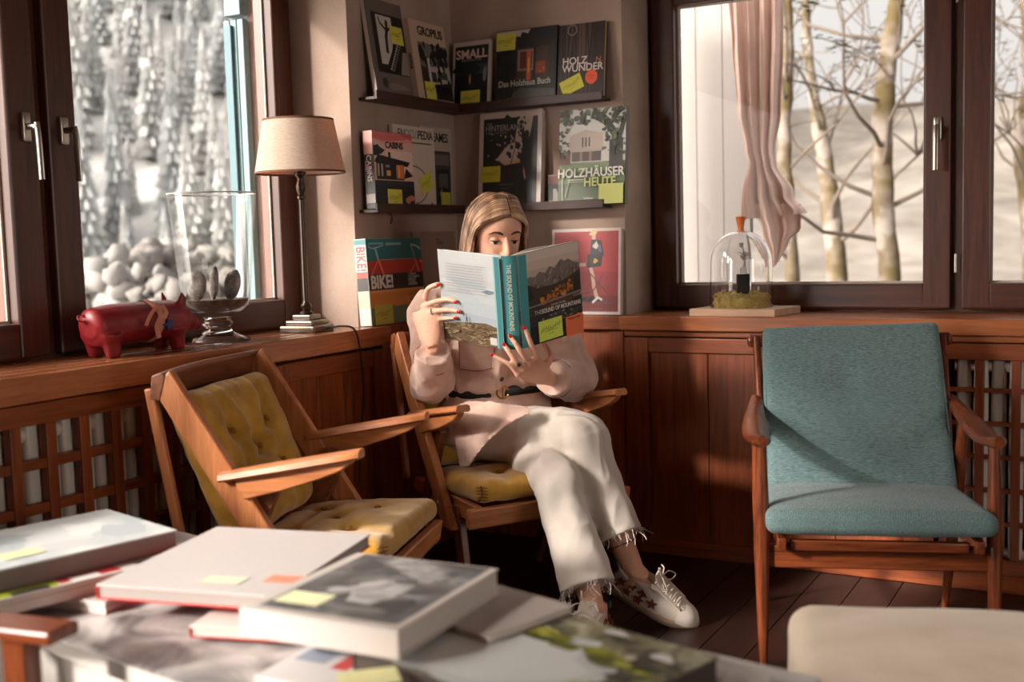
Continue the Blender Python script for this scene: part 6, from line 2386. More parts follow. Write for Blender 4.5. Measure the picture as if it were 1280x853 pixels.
# hands
def finger(pts, r0=0.0088, r1=0.0064):
    n = len(pts)
    body.tube(pts, [r0 + (r1 - r0) * i / (n - 1) for i in range(n)], 12, smooth=4)
    body.ball(pts[-1], r1 * 1.0, 10)
    for p in pts[1:-1]:
        body.ball(p, r0 * 0.97, 10)
OFF = 0.0075
nailspots = []
def L_(px, py, off=OFF):
    return on_plane(MW_BC, px, py, off)
# right hand: the fingers come round the outer edge of the back cover
dE = (L_(543, 385) - CAM_POS).dot(CF)
kn = [atd(531.5, 372, dE + 0.010), atd(529, 383, dE + 0.012), atd(529.5, 393.5, dE + 0.010), atd(532, 403, dE + 0.006)]
fi = [[kn[0], atd(535, 361.5, dE - 0.004), L_(542.5, 357, 0.010), L_(549, 355.0)],
      [kn[1], L_(543, 377.5, 0.013), L_(558, 374.5, 0.010), L_(570.5, 377)],
      [kn[2], L_(545, 388.5, 0.014), L_(561, 387.5, 0.010), L_(574.5, 389.5)],
      [kn[3], L_(546, 398.5, 0.013), L_(559, 398, 0.009), L_(570, 397.5)]]
for k, f in enumerate(fi):
    finger(f, 0.0092 if k < 3 else 0.0080, 0.0068 if k < 3 else 0.0060)
    nailspots.append((f[-1], (f[-1] - f[-2]).normalized(), MW_BC.col[2].to_3d().normalized(), 0.0068 if k < 3 else 0.006))
palm = MB()
def palm_shape(wr, ks, thick, up_dir, wristw=(0.024, 0.017)):
    mid = sum(ks, V((0, 0, 0))) / len(ks)
    half = (ks[0] - ks[-1]).length / 2 + 0.006
    a = (ks[0] - ks[-1]).normalized()
    pts = [wr, wr + (mid - wr) * 0.35, wr + (mid - wr) * 0.75, mid + (mid - wr).normalized() * 0.002]
    body.tube(pts, [wristw, ((wristw[0] + half) / 2 + 0.003, thick * 1.15), (half, thick), (half - 0.003, thick * 0.75)], 18, smooth=4, up=a)
    for k in ks:
        body.ball(k, thick * 0.82, 12)
palm_shape(wrR, kn, 0.0125, None)
# thumb goes to the inside of the cover
tin = MW_BC.col[2].to_3d().normalized() * -0.046
tb = wrR + (kn[0] - wrR) * 0.45
finger([tb, atd(540, 405, dE + 0.050), L_(556, 392, 0) + tin, L_(570, 384, 0) + tin], 0.0115, 0.0085)

# left hand: from below, fingers spread over the spine and the front cover
def SPp(px, py, off=OFF):
    return on_plane(MW_SP, px, py, off)
def Fp(px, py, off=OFF):
    return on_plane(MW_FC, px, py, off)
dS = (SPp(640, 440) - CAM_POS).dot(CF)
kn2 = [atd(671, 448, dS + 0.030), atd(661, 454, dS + 0.022), atd(653, 461, dS + 0.018), atd(647, 468, dS + 0.016)]
fi2 = [[kn2[0], Fp(664, 431, 0.016), Fp(659, 418, 0.012), Fp(655, 409)],
       [kn2[1], SPp(651.5, 441, 0.016), SPp(644, 429, 0.013), SPp(637.5, 420)],
       [kn2[2], SPp(643, 450, 0.018), SPp(635.5, 439, 0.014), SPp(629.5, 430.5)],
       [kn2[3], SPp(637, 456, 0.020), SPp(625, 449, 0.016), SPp(614.5, 443.5, 0.012)]]
for k, f in enumerate(fi2):
    finger(f, 0.0092 if k < 3 else 0.0080, 0.0068 if k < 3 else 0.0060)
    nailspots.append((f[-1], (f[-1] - f[-2]).normalized(), -CF, 0.0068 if k < 3 else 0.006))
palm_shape(wrL, kn2, 0.0130, None)
tb = wrL + (kn2[0] - wrL) * 0.40
finger([tb, atd(688, 447, dS + 0.07), atd(682, 432, dS + 0.115), atd(676, 424, dS + 0.125)], 0.0115, 0.0085)
bo = wp(fused(body, 'body', SKIN, None, 0.0036, 5))

for p, d, n, r in nailspots:
    n2 = (n - d * n.dot(d)).normalized()
    M = Matrix((d, n2.cross(d), n2)).transposed().to_4x4()
    M.translation = p - d * 0.0005 + n2 * r * 0.78
    mb = MB()
    mb.ball((0, 0, 0), (r * 1.05, r * 0.80, r * 0.36), 14, M=M)
    o = mb.build('fingernail', NAIL)
    wp(o)
# rings on the fingers
def ring_on(a, b, t, r, m, stone=None):
    p = a + (b - a) * t
    d = (b - a).normalized()
    mb = MB()
    u = d.orthogonal().normalized()
    w_ = d.cross(u)
    pts = [p + u * r * math.cos(2 * PI * i / 24) + w_ * r * math.sin(2 * PI * i / 24) for i in range(25)]
    mb.tube(pts, 0.0013, 6)
    o = wp(mb.build('finger_ring', m))
    if stone:
        mb = MB()
        q = p - CF * r * 1.1
        mb.ball(q, 0.0062, 12)
        s = mb.build('ring_stone', stone)
        s.parent = o
ring_on(fi[2][0], fi[2][1], 0.72, 0.0100, BLACK)
ring_on(fi2[2][0], fi2[2][1], 0.45, 0.0102, GOLD, flat((24, 18, 18), 0.15, name='black_stone'))

# ---- eyes, brows, lips
WHT = flat((214, 206, 198), 0.2, name='eye_white')
IRIS = flat((70, 62, 54), 0.15, name='iris')
PUP = flat((14, 12, 12), 0.1, name='pupil')
LASH = flat((40, 26, 22), 0.7, name='dark_lashes')
BROW = flat((78, 50, 34), 0.9, name='brow_hair')
for s in (-1, 1):
    e = MB()
    ec = V((0.0665, s * 0.031, -0.003))
    er = 0.0130
    gz_ = V((0.93, 0.0, -0.36)).normalized()
    u = gz_.orthogonal().normalized()
    w_ = gz_.cross(u)
    prev = None
    rows = []
    for i in range(13):
        th = PI * i / 12
        if i == 0:
            rows.append([ec + gz_ * er] * 20)
        else:
            rows.append([ec + (gz_ * math.cos(th) + (u * math.cos(2 * PI * k / 20) + w_ * math.sin(2 * PI * k / 20)) * math.sin(th)) * er for k in range(20)])
    for i in range(12):
        m = PUP if i < 1 else (IRIS if i < 2 else WHT)
        a = rows[i] + rows[i + 1]
        e.add(a, [[k, (k + 1) % 20, 20 + (k + 1) % 20, 20 + k] for k in range(20)], m, MH)
    wp(e.build('eye', None))
    # upper lid: a cap of skin over the ball
    l = MB()
    rg = []
    for i in range(9):
        el = math.radians(4 + 80 * i / 8)
        rg.append([ec + V((math.cos(el) * math.cos(math.radians(-86 + 172 * k / 16)), math.cos(el) * math.sin(math.radians(-86 + 172 * k / 16)), math.sin(el))) * (er + 0.0014) for k in range(17)])
    l.rings(rg, M=MH, cap=False)
    vs = [p for r in rg for p in r]
    l2 = MB()
    l2.add(vs, [[i * 17 + k, i * 17 + k + 1, (i + 1) * 17 + k + 1, (i + 1) * 17 + k] for i in range(8) for k in range(16)], None, MH)
    o = wp(l2.build('eyelid', SKIN))
    so = o.modifiers.new('thick', 'SOLIDIFY')
    so.thickness = 0.0012
    la = MB()
    el = math.radians(2)
    la.tube([ec + V((math.cos(el) * math.cos(math.radians(a)), math.cos(el) * math.sin(math.radians(a)), math.sin(el) + 0.05 * 0)) * (er + 0.0022) for a in range(-72, 73, 12)], [0.0006] + [0.0014] * 11 + [0.0006], 6, M=MH)
    wp(la.build('lashes', LASH))
    b = MB()
    b.tube([(0.0855, s * 0.013, 0.0175), (0.0870, s * 0.026, 0.0225), (0.0815, s * 0.040, 0.0230), (0.0700, s * 0.053, 0.0160)], [(0.0032, 0.0022), (0.0036, 0.0022), (0.0028, 0.002), (0.0008, 0.001)], 8, smooth=5, M=MH)
    wp(b.build('eyebrow', BROW))
l = MB()
l.tube([(0.081, -0.023, -0.070), (0.0905, -0.008, -0.0665), (0.0905, 0.008, -0.0665), (0.081, 0.023, -0.070)], [0.002, 0.0045, 0.0045, 0.002], 8, smooth=4, M=MH)
l.tube([(0.081, -0.023, -0.072), (0.0895, 0.0, -0.0765), (0.081, 0.023, -0.072)], [0.002, 0.0052, 0.002], 8, smooth=6, M=MH)
wp(l.build('lips', flat((176, 96, 86), 0.4, name='lip_skin')))

# ---- hair
def hair_mat(name, c1, c2):
    m, t, b = bsdf(name)
    N, L = t.nodes, t.links
    co = N.new('ShaderNodeTexCoord')
    mp = N.new('ShaderNodeMapping')
    mp.inputs['Scale'].default_value = (34, 34, 20)
    L.new(co.outputs['Object'], mp.inputs[0])
    n = N.new('ShaderNodeTexNoise')
    n.inputs['Scale'].default_value = 1
    n.inputs['Detail'].default_value = 4
    L.new(mp.outputs[0], n.inputs['Vector'])
    r = N.new('ShaderNodeValToRGB')
    r.color_ramp.elements[0].position = 0.36
    r.color_ramp.elements[0].color = rgb(*c1)
    r.color_ramp.elements[1].position = 0.66
    r.color_ramp.elements[1].color = rgb(*c2)
    L.new(n.outputs['Fac'], r.inputs[0])
    L.new(r.outputs[0], b.inputs['Base Color'])
    b.inputs['Roughness'].default_value = 0.42
    b.inputs['Specular IOR Level'].default_value = 0.5
    bp = N.new('ShaderNodeBump')
    bp.inputs['Strength'].default_value = 0.25
    bp.inputs['Distance'].default_value = 0.001
    L.new(n.outputs['Fac'], bp.inputs['Height'])
    return m
HAIRS = [hair_mat('brown_hair', (84, 57, 41), (136, 98, 72)), hair_mat('dark_blonde_hair', (104, 72, 50), (172, 132, 98)), hair_mat('blonde_hair', (146, 110, 82), (212, 176, 142))]
hr = MB()
RH = random.Random(2)
# cap over the skull, open over the face
vs, idx = [], {}
nt_, np_ = 26, 44
def capp(i, j):
    th = PI * 0.66 * i / nt_
    ph = 2 * PI * j / np_
    return V((-0.012 + 0.096 * math.sin(th) * math.cos(ph), 0.0795 * math.sin(th) * math.sin(ph), 0.014 + 0.108 * math.cos(th)))
fs = []
for i in range(nt_):
    for j in range(np_):
        q = [capp(i, j), capp(i + 1, j), capp(i + 1, j + 1), capp(i, j + 1)]
        c = (q[0] + q[2]) / 2
        if c.x > 0.030 + 0.25 * abs(c.y) and c.z < 0.094:
            continue
        k = len(vs)
        vs += q
        fs.append([k, k + 1, k + 2, k + 3])
cap = MB()
cap.add(vs, fs, None, MH)
o = wp(cap.weld().build('hair_cap', flat((82, 54, 38), 0.6, name='hair_shadow')))
so = o.modifiers.new('thick', 'SOLIDIFY')
so.thickness = 0.004
def lock(s, t, out, wdt, ln, jit, m):
    wv = math.sqrt(max(0.0, 1 - max(0, (t - 0.40) / 0.60) ** 2))
    j = lambda a: RH.uniform(-a, a) * jit
    x0 = 0.088 - 0.150 * t
    part = 0.008
    q = min(1, t / 0.25)
    z0 = (0.074 + 0.051 * q ** 0.7) if t < 0.6 else 0.125 - 0.03 * ((t - 0.6) / 0.4) ** 1.5
    pts = [V((x0, part + s * 0.002, z0)),
           V((x0 - 0.006 - 0.012 * t, part * 0.6 + s * (0.038 + out * 0.3) * max(0.35, wv), z0 - 0.010 + 0.008 * t + out * 0.6)),
           V((0.062 - 0.162 * t - (out * 0.3), s * (0.071 + out * 0.8) * max(0.15, wv), 0.046 + 0.030 * q)),
           V((0.044 - 0.152 * t + j(.003), s * (0.083 + out) * wv, 0.018 + j(.003))),
           V((0.040 - 0.145 * t + j(.005), s * (0.090 + out) * wv, -0.055 + j(.004))),
           V((0.042 - 0.135 * t + j(.008), s * (0.088 + out) * wv + j(.005), -0.125 + j(.008))),
           V((0.050 - 0.125 * t + j(.010), s * (0.078 + out) * wv + j(.008), -0.125 - ln))]
    if t < 0.10:      # the strands that frame the face
        pts[2].x += 0.004
    hr.tube(pts, [(0.0022, wdt * 0.6), (0.0032, wdt), (0.0036, wdt), (0.0036, wdt), (0.0034, wdt * 0.9), (0.003, wdt * 0.7), (0.001, wdt * 0.2)], 6, smooth=5, M=MH, up=(1, 0, 0), m=m)
for s in (-1, 1):
    for k in range(40):
        lock(s, k / 39, 0.0, 0.0070, 0.055, 0.7, HAIRS[RH.choice([0, 1, 1, 2])])
    for k in range(58):
        t = (k + RH.random()) / 58
        lock(s, t, 0.0025 + RH.uniform(0, .003), RH.uniform(0.0018, 0.0042), 0.05 + RH.uniform(-.02, .02), 1.3, HAIRS[RH.choice([0, 1, 1, 1, 2, 2])])
wp(hr.build('hair', None))

# ---- coat
coat = MB()
def tor(z, c, hd, hw, ex=0.86, n=40, f=tf, l_=tl2, wob=0.0, seed=0):
    out = []
    for k in range(n):
        a = 2 * PI * k / n
        ca, sa = math.cos(a), math.sin(a)
        w_ = 1 + wob * math.sin(a * 7 + seed) + wob * 0.6 * math.sin(a * 11 + seed * 2)
        out.append(V((c.x, c.y, 0)) + f * (hd * w_ * math.copysign(abs(ca) ** ex, ca)) + l_ * (hw * w_ * math.copysign(abs(sa) ** ex, sa)) + V((0, 0, z)))
    return out
def lerp3(a, b, t):
    return a + (b - a) * t
c0 = pelvis + fch * 0.005
rg = [tor(0.470, c0, 0.10, 0.165, f=fch, l_=lch), tor(0.485, c0, 0.135, 0.205, f=fch, l_=lch, wob=0.02), tor(0.54, c0, 0.140, 0.205, f=fch, l_=lch, wob=0.025, seed=1), tor(0.585, lerp3(c0, waist, 0.5), 0.135, 0.190, wob=0.02, seed=2), tor(0.620, waist, 0.118, 0.168, wob=0.012, seed=3), tor(0.645, waist, 0.112, 0.160), tor(0.672, waist, 0.124, 0.172, wob=0.015, seed=4), tor(0.72, lerp3(waist, chest, 0.45), 0.138, 0.186, wob=0.015, seed=5), tor(0.80, chest, 0.138, 0.190, wob=0.01, seed=6), tor(0.86, chest, 0.128, 0.190), tor(0.905, lerp3(chest, neckb, 0.5), 0.108, 0.175), tor(0.940, neckb, 0.082, 0.135), tor(0.965, neckb, 0.066, 0.085), tor(0.968, neckb, 0.05, 0.06)]
coat.rings(rg)
# skirt flap over the right hip, hanging beside the seat
def ep(px, py, d):
    return atd(px, py, d)
flap = [[ep(572, 505, 3.46), ep(600, 500, 3.38), ep(640, 505, 3.36), ep(672, 512, 3.36)],
        [ep(566, 530, 3.45), ep(596, 528, 3.36), ep(632, 522, 3.33), ep(664, 517, 3.33)],
        [ep(570, 560, 3.44), ep(594, 556, 3.36), ep(614, 546, 3.33), ep(634, 532, 3.32)],
        [ep(575, 586, 3.44), ep(586, 584, 3.38), ep(594, 572, 3.35), ep(606, 556, 3.33)]]
pts = []
gr = []
for r in flap:
    row, _ = spline(r, [1] * 4, 5)
    gr.append(row)
cols = list(zip(*gr))
full = []
for c in cols:
    cc, _ = spline(list(c), [1] * 4, 5)
    full.append(cc)
nr_, nc_ = len(full[0]), len(full)
thk = CF * 0.013
rg = []
for i in range(nr_):
    row = [full[j][i] - CF * (0.006 * math.sin(j * 0.9 + i * 0.25)) for j in range(nc_)]
    rg.append(row + [p + thk for p in row[::-1]])
coat.rings(rg)
# sleeves; the cuffs are hollow
def sleeve(sh, el, wr, over):
    d = (wr - el).normalized()
    end = wr - d * over
    pts = [chest + (sh - chest) * 0.45 + V((0, 0, 0.015)), sh + (sh - chest).normalized() * 0.012 - V((0, 0, 0.012)), sh + (el - sh) * 0.45, el - (el - sh).normalized() * 0.02, el + d * 0.045, el + d * 0.12, end - d * 0.01, end]
    rd = [0.085, 0.080, 0.073, 0.070, 0.068, 0.061, 0.054, 0.056]
    p2, r2 = spline(pts, rd, 5)
    # wrinkles run across the sleeve
    r2 = [r * (1 + 0.035 * math.sin(i * 1.35)) for i, r in enumerate(r2)]
    p2 += [end - d * 0.003, end - d * 0.035]
    r2 += [0.036, 0.034]
    coat.tube(p2, r2, 24)
    return end, d
cuffR = sleeve(shR, elR, wrR, 0.018)
cuffL = sleeve(shL, elL, wrL, 0.030)
# collar
cl = []
for k in range(33):
    a = math.radians(-165 + 330 * k / 32)
    fwd = max(0, math.cos(a))
    p = neckb + tf * (0.074 * math.cos(a) + 0.018 * fwd) + tl2 * (0.086 * math.sin(a)) + V((0, 0, 0.020 - 0.045 * fwd))
    cl.append(p)
coat.tube(cl, [(0.030, 0.010)] * 33, 12, up=(0, 0, 1))
# overlapping front placket
plk = [lerp3(waist, chest, t) + tf * (0.120 + 0.022 * math.sin(PI * t)) - tl2 * 0.012 for t in (0.05, 0.35, 0.7, 1.0)]
coat.tube([waist + tf * 0.116 - V((0, 0, 0.075)) - tl2 * 0.015, waist + tf * 0.114 - tl2 * 0.012] + plk[1:], [(0.024, 0.010)] * 5, 10, smooth=4, up=tl2)
# blouse-like overhang above the belt
bl = []
for k in range(41):
    a = 2 * PI * k / 40
    bl.append(V((waist.x, waist.y, 0.678 - 0.016 * max(0, -math.sin(a)))) + tf * 0.128 * math.cos(a) + tl2 * 0.170 * math.sin(a) + V((0, 0, 0.008 * math.sin(a * 5))))
coat.tube(bl, [(0.022, 0.018)] * 41, 10)
co_ = wp(fused(coat, 'coat', COAT, None, 0.0050, 5))
fold(co_, 0.014, 8.0, (1, 1, 0.75), 1, mask=lambda p: max(0.0, min(1, (p.z - 0.60) / 0.06)))
fold(co_, 0.009, 12, (1, 1, 1), 4, mask=lambda p: 1 if min((p - elR).length, (p - elL).length) < 0.13 else (0.25 if p.z > 0.62 else 0))
# belt and buckle
blt = MB()
bp_ = []
for k in range(49):
    a = 2 * PI * k / 48
    bp_.append(V((waist.x, waist.y, 0.645)) + tf * 0.117 * math.copysign(abs(math.cos(a)) ** 0.86, math.cos(a)) + tl2 * 0.166 * math.copysign(abs(math.sin(a)) ** 0.86, math.sin(a)) + V((0, 0, 0.003 * math.sin(3 * a))))
blt.tube(bp_, [(0.0165, 0.0035)] * 49, 10, up=(0, 0, 1))
belt = wp(blt.build('belt', BLACK))
bk = MB()
bc_ = V((waist.x, waist.y, 0.645)) + tf * 0.141 - tl2 * 0.006
bk.tube([bc_ + tl2 * 0.019 * math.cos(a) + V((0, 0, 0.019 * math.sin(a))) for a in [math.radians(40 + 320 * i / 28 - 20) for i in range(29)]], 0.0032, 8)
bk.tube([bc_ + V((0, 0, 0.017)), bc_ - V((0, 0, 0.017))], 0.0026, 8)
b2 = bk.build('buckle', GOLD)
b2.parent = belt
# chest pocket on her right side
pk = MB()
ps = []
for i in range(7):
    row = []
    for j in range(7):
        u_, v_ = i / 6, j / 6
        y = -0.030 - 0.105 * u_
        z = 0.725 + 0.105 * v_
        if v_ == 0 and 0 < u_ < 1:
            z -= 0.008 * math.sin(PI * u_)
        ang = y / 0.19
        d_ = 0.1405 * math.cos(ang) ** 0.75 + 0.004
        row.append(V((waist.x, waist.y, z)) + tf * d_ + tl2 * y)
    ps.append(row)
pk.rings([r + [p - tf * 0.006 for p in r[::-1]] for r in ps])
wp(pk.build('chest_pocket', COAT, bevel=0.002))
# seams: pocket outline, cuff bands, placket edges
SEAM = flat((142, 108, 96), 0.9, name='coat_seam')
def seam(pts, name='seam'):
    mb = MB()
    mb.tube(pts, 0.0014, 6)
    wp(mb.build(name, SEAM))
edge = [ps[i][6] for i in range(7)] + [ps[6][j] for j in range(5, -1, -1)] + [ps[i][0] for i in range(5, -1, -1)] + [ps[0][j] for j in range(1, 7)]
seam([p + tf * 0.0015 for p in edge], 'pocket_seam')
for (e_, d_), rr in ((cuffR, 0.0585), (cuffL, 0.0585)):
    u = d_.orthogonal().normalized()
    w_ = d_.cross(u)
    seam([e_ - d_ * 0.047 + u * rr * math.cos(2 * PI * i / 30) + w_ * rr * math.sin(2 * PI * i / 30) for i in range(31)], 'cuff_seam')
# buttons on the placket and the cuffs
for t in (0.28, 0.62):
    p = lerp3(waist, chest, t) + tf * (0.120 + 0.022 * math.sin(PI * t) + 0.012) - tl2 * 0.012
    mb = MB()
    mb.ball((0, 0, 0), (0.0085, 0.0085, 0.003), 12, M=Matrix.Translation(p) @ tf.to_track_quat('Z', 'Y').to_matrix().to_4x4())
    wp(mb.build('button', flat((70, 52, 44), 0.3, name='horn_button')))
for (e_, d_), sd in ((cuffR, (CAM_POS - cuffR[0]).normalized()), (cuffL, (CAM_POS - cuffL[0]).normalized())):
    s2 = (sd - d_ * sd.dot(d_)).normalized()
    p = e_ - d_ * 0.028 + s2 * 0.052
    mb = MB()
    mb.ball((0, 0, 0), (0.0085, 0.0085, 0.003), 12, M=Matrix.Translation(p) @ s2.to_track_quat('Z', 'Y').to_matrix().to_4x4())
    wp(mb.build('button', flat((60, 46, 40), 0.3, name='horn_button')))

# ---- trousers: wide cropped legs with open, frayed hems
tr = MB()
tr.tube([pelvis + V((0, 0, 0.09)), pelvis + V((0, 0, 0.04)), pelvis - V((0, 0, 0.02)), pelvis - V((0, 0, 0.055))], [(0.105, 0.145), (0.120, 0.165), (0.118, 0.170), (0.09, 0.14)], 28, smooth=4, up=fch)
hems = []
def trouser(hip, knee, ank, stop, flare, r0, r1, sq):
    d1 = (knee - hip).normalized()
    d2 = (ank - knee).normalized()
    end = knee + (ank - knee) * stop
    kb = knee + (d1 - d2).normalized() * 0.010
    pts = [hip - d1 * 0.03, hip + (knee - hip) * 0.30, hip + (knee - hip) * 0.65, kb - d1 * 0.05, kb + (d1 + d2) * 0.012, kb + d2 * 0.075, knee + (end - knee) * 0.55, knee + (end - knee) * 0.85, end]
    rd = [r0, r0 * 1.0, r0 * 0.93, r1 * 1.06, r1 * 1.02, r1 * 1.0, (r1 + flare) / 2, flare * 0.97, flare]
    p2, r2 = spline(pts, rd, 6)
    side = d2.cross(d1).normalized()
    r3 = []
    for i, r in enumerate(r2):
        t = i / (len(r2) - 1)
        k = max(0, (t - 0.5) * 2)
        wr = 1 + 0.02 * math.sin(i * 1.1) * (1 if 0.3 < t < 0.75 else 0.4)
        r3.append((r * wr, r * wr * (1 - sq * k)))
    p2 += [end - d2 * 0.004, end - d2 * 0.06, end - d2 * 0.11]
    r3 += [(flare - 0.013, (flare - 0.013) * (1 - sq)), (flare - 0.022, (flare - 0.022) * (1 - sq)), (0.045, 0.045 * (1 - sq))]
    tr.tube(p2, r3, 28, up=side)
    hems.append((end, d2, side, flare, flare * (1 - sq)))
trouser(hipL, kneeL, ankL, 0.82, 0.080, 0.092, 0.068, 0.12)
trouser(hipR, kneeR, ankR, 0.70, 0.078, 0.094, 0.071, 0.10)
tro = wp(fused(tr, 'trousers', DENIM, None, 0.0050, 5))
def near_knee(p):
    return max(0.0, 1 - min((p - kneeR).length, (p - kneeL).length, (p - hipR).length) / 0.24)
fold(tro, 0.017, 8.0, (1, 1, 0.5), 2, mask=lambda p: 0.30 + 0.8 * near_knee(p))
RF = random.Random(9)
for hi, (end, d2, side, ru, rw) in enumerate(hems):
    u = (side - d2 * side.dot(d2)).normalized()
    w_ = d2.cross(u)
    th = MB()
    for k in range(70):
        a = RF.uniform(0, 2 * PI)
        p = end + u * (ru - 0.005) * math.cos(a) + w_ * (rw - 0.005) * math.sin(a) - d2 * 0.004
        ln = RF.choice([0.008, 0.012, 0.02, 0.034]) if RF.random() < 0.85 else 0.05
        q = p
        pts = [p]
        dd = V(d2)
        for i in range(4):
            dd = (dd + V((RF.uniform(-.6, .6), RF.uniform(-.6, .6), RF.uniform(-.6, .3)))).normalized()
            q = q + dd * ln / 4
            pts.append(q)
        th.tube(pts, 0.0009, 5, smooth=2)
    wp(th.build('frayed_hem', flat((226, 214, 202), 0.9, name='loose_thread')))
# seam along the outer leg
# ---- sneakers
LEATHER = flat((216, 202, 190), 0.45, name='white_leather')
RUBBER = flat((190, 164, 140), 0.55, name='cream_rubber')
STAR = flat((104, 44, 32), 0.6, name='rust_suede')
LACE = flat((222, 206, 190), 0.85, name='cotton_lace')
def outline(n=44, grow=0.0):
    """sole outline in the shoe frame, heel at x=-0.062, toe at x=0.198"""
    pts = []
    for k in range(n):
        a = 2 * PI * k / n
        x = 0.068 + (0.130 + grow) * math.cos(a)
        t = (x + 0.062) / 0.26
        w_ = 0.031 + 0.014 * max(0, math.sin(PI * (t * 0.95 - 0.15))) - 0.004 * math.exp(-((t - 0.42) / 0.12) ** 2)
        y = (w_ + grow) * math.copysign(abs(math.sin(a)) ** 0.72, math.sin(a))
        pts.append((x, y))
    return pts
def sneaker(MF):
    root = MB()
    # upper: rings from sole to the topline
    rg = []
    levels = [(0.022, 1.0, 0.0), (0.034, 0.99, 0.02), (0.046, 0.95, 0.08), (0.058, 0.90, 0.22), (0.070, 0.86, 0.40), (0.080, 0.83, 0.56), (0.088, 0.82, 0.66)]
    base = outline()
    for z, sc, cut in levels:
        row = []
        xmax = 0.198 - cut * 0.20
        for x, y in base:
            t = (x + 0.062) / 0.26
            x2 = -0.062 + (x + 0.062) * (xmax + 0.062) / 0.26
            y2 = y * sc * (1 - 0.12 * cut)
            row.append(V((x2 + 0.004 * cut, y2, z + (0.012 * max(0, 0.25 - t) if z > 0.08 else 0) - (0.008 * math.exp(-((t - 0.32) / 0.2) ** 2) if z > 0.075 else 0))))
        rg.append(row)
    # turn in at the collar and go down inside
    top = rg[-1]
    cx = sum((p.x for p in top)) / len(top)
    rg.append([V((cx + (p.x - cx) * 0.93, p.y * 0.90, p.z + 0.002)) for p in top])
    rg.append([V((cx + (p.x - cx) * 0.86, p.y * 0.84, p.z - 0.012)) for p in top])
    rg.append([V((cx + (p.x - cx) * 0.80, p.y * 0.75, 0.05)) for p in top])
    root.rings(rg, M=MF)
    up_ = wp(root.build('sneaker', LEATHER, angle=60))
    def sub(mb, name, m, **k):
        o = mb.build(name, m, **k)
        o.parent = up_
        return o
    so = MB()
    so.rings([[V((x, y, z)) for x, y in outline(44, g)] for z, g in ((0.0, -0.002), (0.003, 0.002), (0.022, 0.0035), (0.027, 0.002), (0.027, -0.01))], M=MF)
    sub(so, 'sole', RUBBER, angle=50)
    tcap = MB()
    rg = []
    for i in range(8):
        t = i / 7
        x = 0.142 + 0.054 * t
        hgt = 0.052 * math.sqrt(max(0, 1 - (t * 0.97) ** 2)) * (1 - 0.12 * t) + 0.004
        wd = 0.042 * math.sqrt(max(0.01, 1 - (t * 0.96) ** 2.4))
        rg.append([V((x, wd * math.cos(a), 0.024 + hgt * math.sin(a) * 0.78)) for a in [PI * k / 14 for k in range(15)]])
    tcap.rings(rg, M=MF)
    sub(tcap, 'toe_cap', LEATHER)
    tg = MB()
    tg.tube([(0.150, 0, 0.060), (0.115, 0, 0.076), (0.080, 0, 0.092), (0.058, 0, 0.112), (0.050, 0, 0.124)], [(0.006, 0.024), (0.006, 0.024), (0.006, 0.025), (0.005, 0.026), (0.003, 0.022)], 12, smooth=4, M=MF, up=(0.5, 0, 0.8))
    sub(tg, 'tongue', LEATHER)
    for s in (-1, 1):
        fp = MB()
        fp.tube([(0.140, s * 0.024, 0.061), (0.105, s * 0.025, 0.077), (0.068, s * 0.028, 0.092), (0.050, s * 0.031, 0.094)], [(0.0035, 0.010)] * 4, 10, smooth=4, M=MF, up=(0.4, 0, 0.9))
        sub(fp, 'eyelet_flap', LEATHER)
    la = MB()
    for k in range(6):
        t = k / 5
        x, z = 0.134 - 0.068 * t, 0.066 + 0.031 * t
        la.tube([(x, -0.026, z + 0.002), (x - 0.004, 0, z + 0.012), (x - 0.010, 0.026, z + 0.006)], [(0.0018, 0.0035)] * 3, 8, smooth=4, M=MF, up=(0, 0, 1))
        la.tube([(x, 0.026, z + 0.003), (x - 0.004, 0, z + 0.014), (x - 0.010, -0.026, z + 0.006)], [(0.0018, 0.0035)] * 3, 8, smooth=4, M=MF, up=(0, 0, 1))
    for s, L2 in ((-1, 1.0), (1, 0.9)):
        la.tube([(0.064, 0, 0.110), (0.072, s * 0.022, 0.124), (0.092, s * 0.040, 0.112), (0.086, s * 0.028, 0.098), (0.066, s * 0.004, 0.108)], 0.0018, 8, smooth=6, M=MF)
        la.tube([(0.064, 0, 0.110), (0.060, s * 0.014, 0.132), (0.050, s * 0.020, 0.150 * L2)], 0.0018, 8, smooth=5, M=MF)
    sub(la, 'laces', LACE)
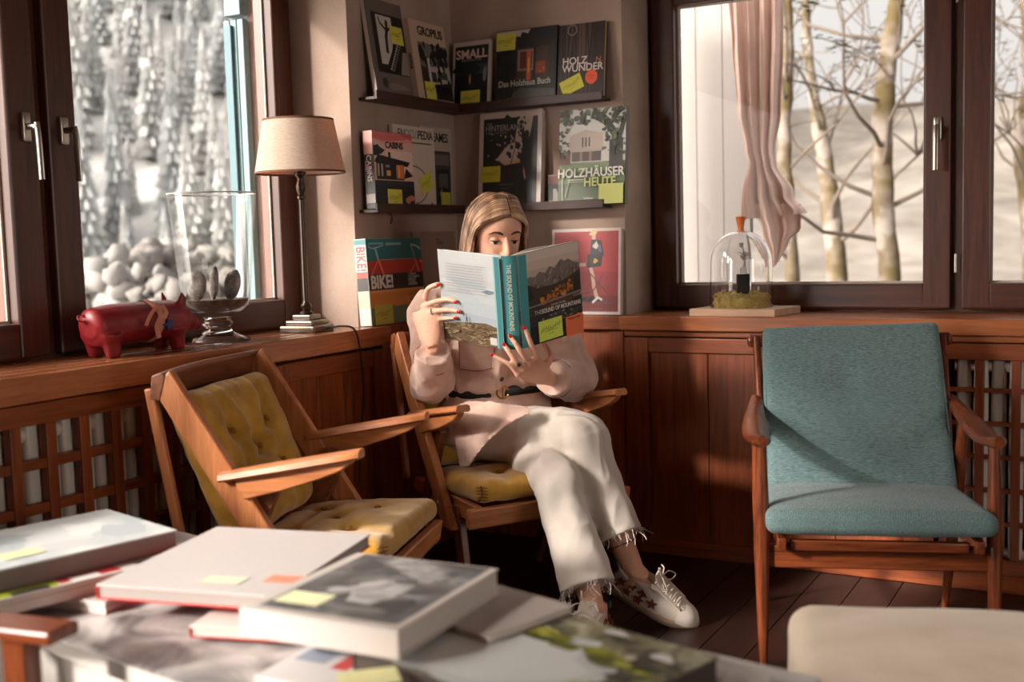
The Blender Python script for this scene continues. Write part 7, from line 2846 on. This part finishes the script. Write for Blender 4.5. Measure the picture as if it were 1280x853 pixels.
    for s in (-1, 1):
        for (x, z, r, rot) in ((-0.030, 0.060, 0.0125, 0.3), (0.004, 0.066, 0.0135, 0.9), (-0.006, 0.042, 0.0110, 0.1), (0.036, 0.062, 0.0145, 0.5), (0.030, 0.038, 0.0130, 1.1), (0.068, 0.046, 0.0150, 0.2), (-0.045, 0.040, 0.010, 0.6)):
            st = MB()
            t = (x + 0.062) / 0.26
            yy = s * (0.031 + 0.014 * max(0, math.sin(PI * (t * 0.95 - 0.15))))
            sc = 1 - 0.0032 * (z - 0.022) * 1000 / 1000 * 18
            pl = []
            for i in range(10):
                rr = r * 1.15 if i % 2 == 0 else r * 0.50
                a = PI / 2 + rot + i * PI / 5
                pl.append((x + rr * math.cos(a), z + rr * math.sin(a)))
            lean_ = 0.16
            v1 = [(px_, yy * 1.0 - s * lean_ * (pz - 0.022) + s * 0.0022, pz) for px_, pz in pl]
            v2 = [(px_, yy * 1.0 - s * lean_ * (pz - 0.022) - s * 0.004, pz) for px_, pz in pl]
            nn = len(pl)
            st.add(v1 + v2, [list(range(nn)), list(range(2 * nn - 1, nn - 1, -1))] + [[i, nn + i, nn + (i + 1) % nn, (i + 1) % nn] for i in range(nn)], None, MF)
            sub(st, 'star_patch', STAR, smooth=False)
    hb = MB()
    hb.tube([(-0.050, -0.024, 0.086), (-0.066, 0, 0.092), (-0.050, 0.024, 0.086)], [(0.012, 0.003)] * 3, 10, smooth=5, M=MF, up=(0, 0, 1))
    sub(hb, 'heel_tab', flat((84, 92, 84), 0.5, name='dark_heel_tab'))
sneaker(MFR)
sneaker(MFL)
# anklet tattoo-like thin dark band is skin detail on the right ankle: a fine cord
an = MB()
ax = (ankR - kneeR).normalized()
u = ax.orthogonal().normalized()
w_ = ax.cross(u)
pa = kneeR + (ankR - kneeR) * 0.76
an.tube([pa + u * 0.0375 * math.cos(2 * PI * i / 30) + w_ * 0.0375 * math.sin(2 * PI * i / 30) for i in range(31)], 0.0013, 6)
wp(an.build('ankle_cord', flat((60, 40, 34), 0.8, name='dark_cord')))
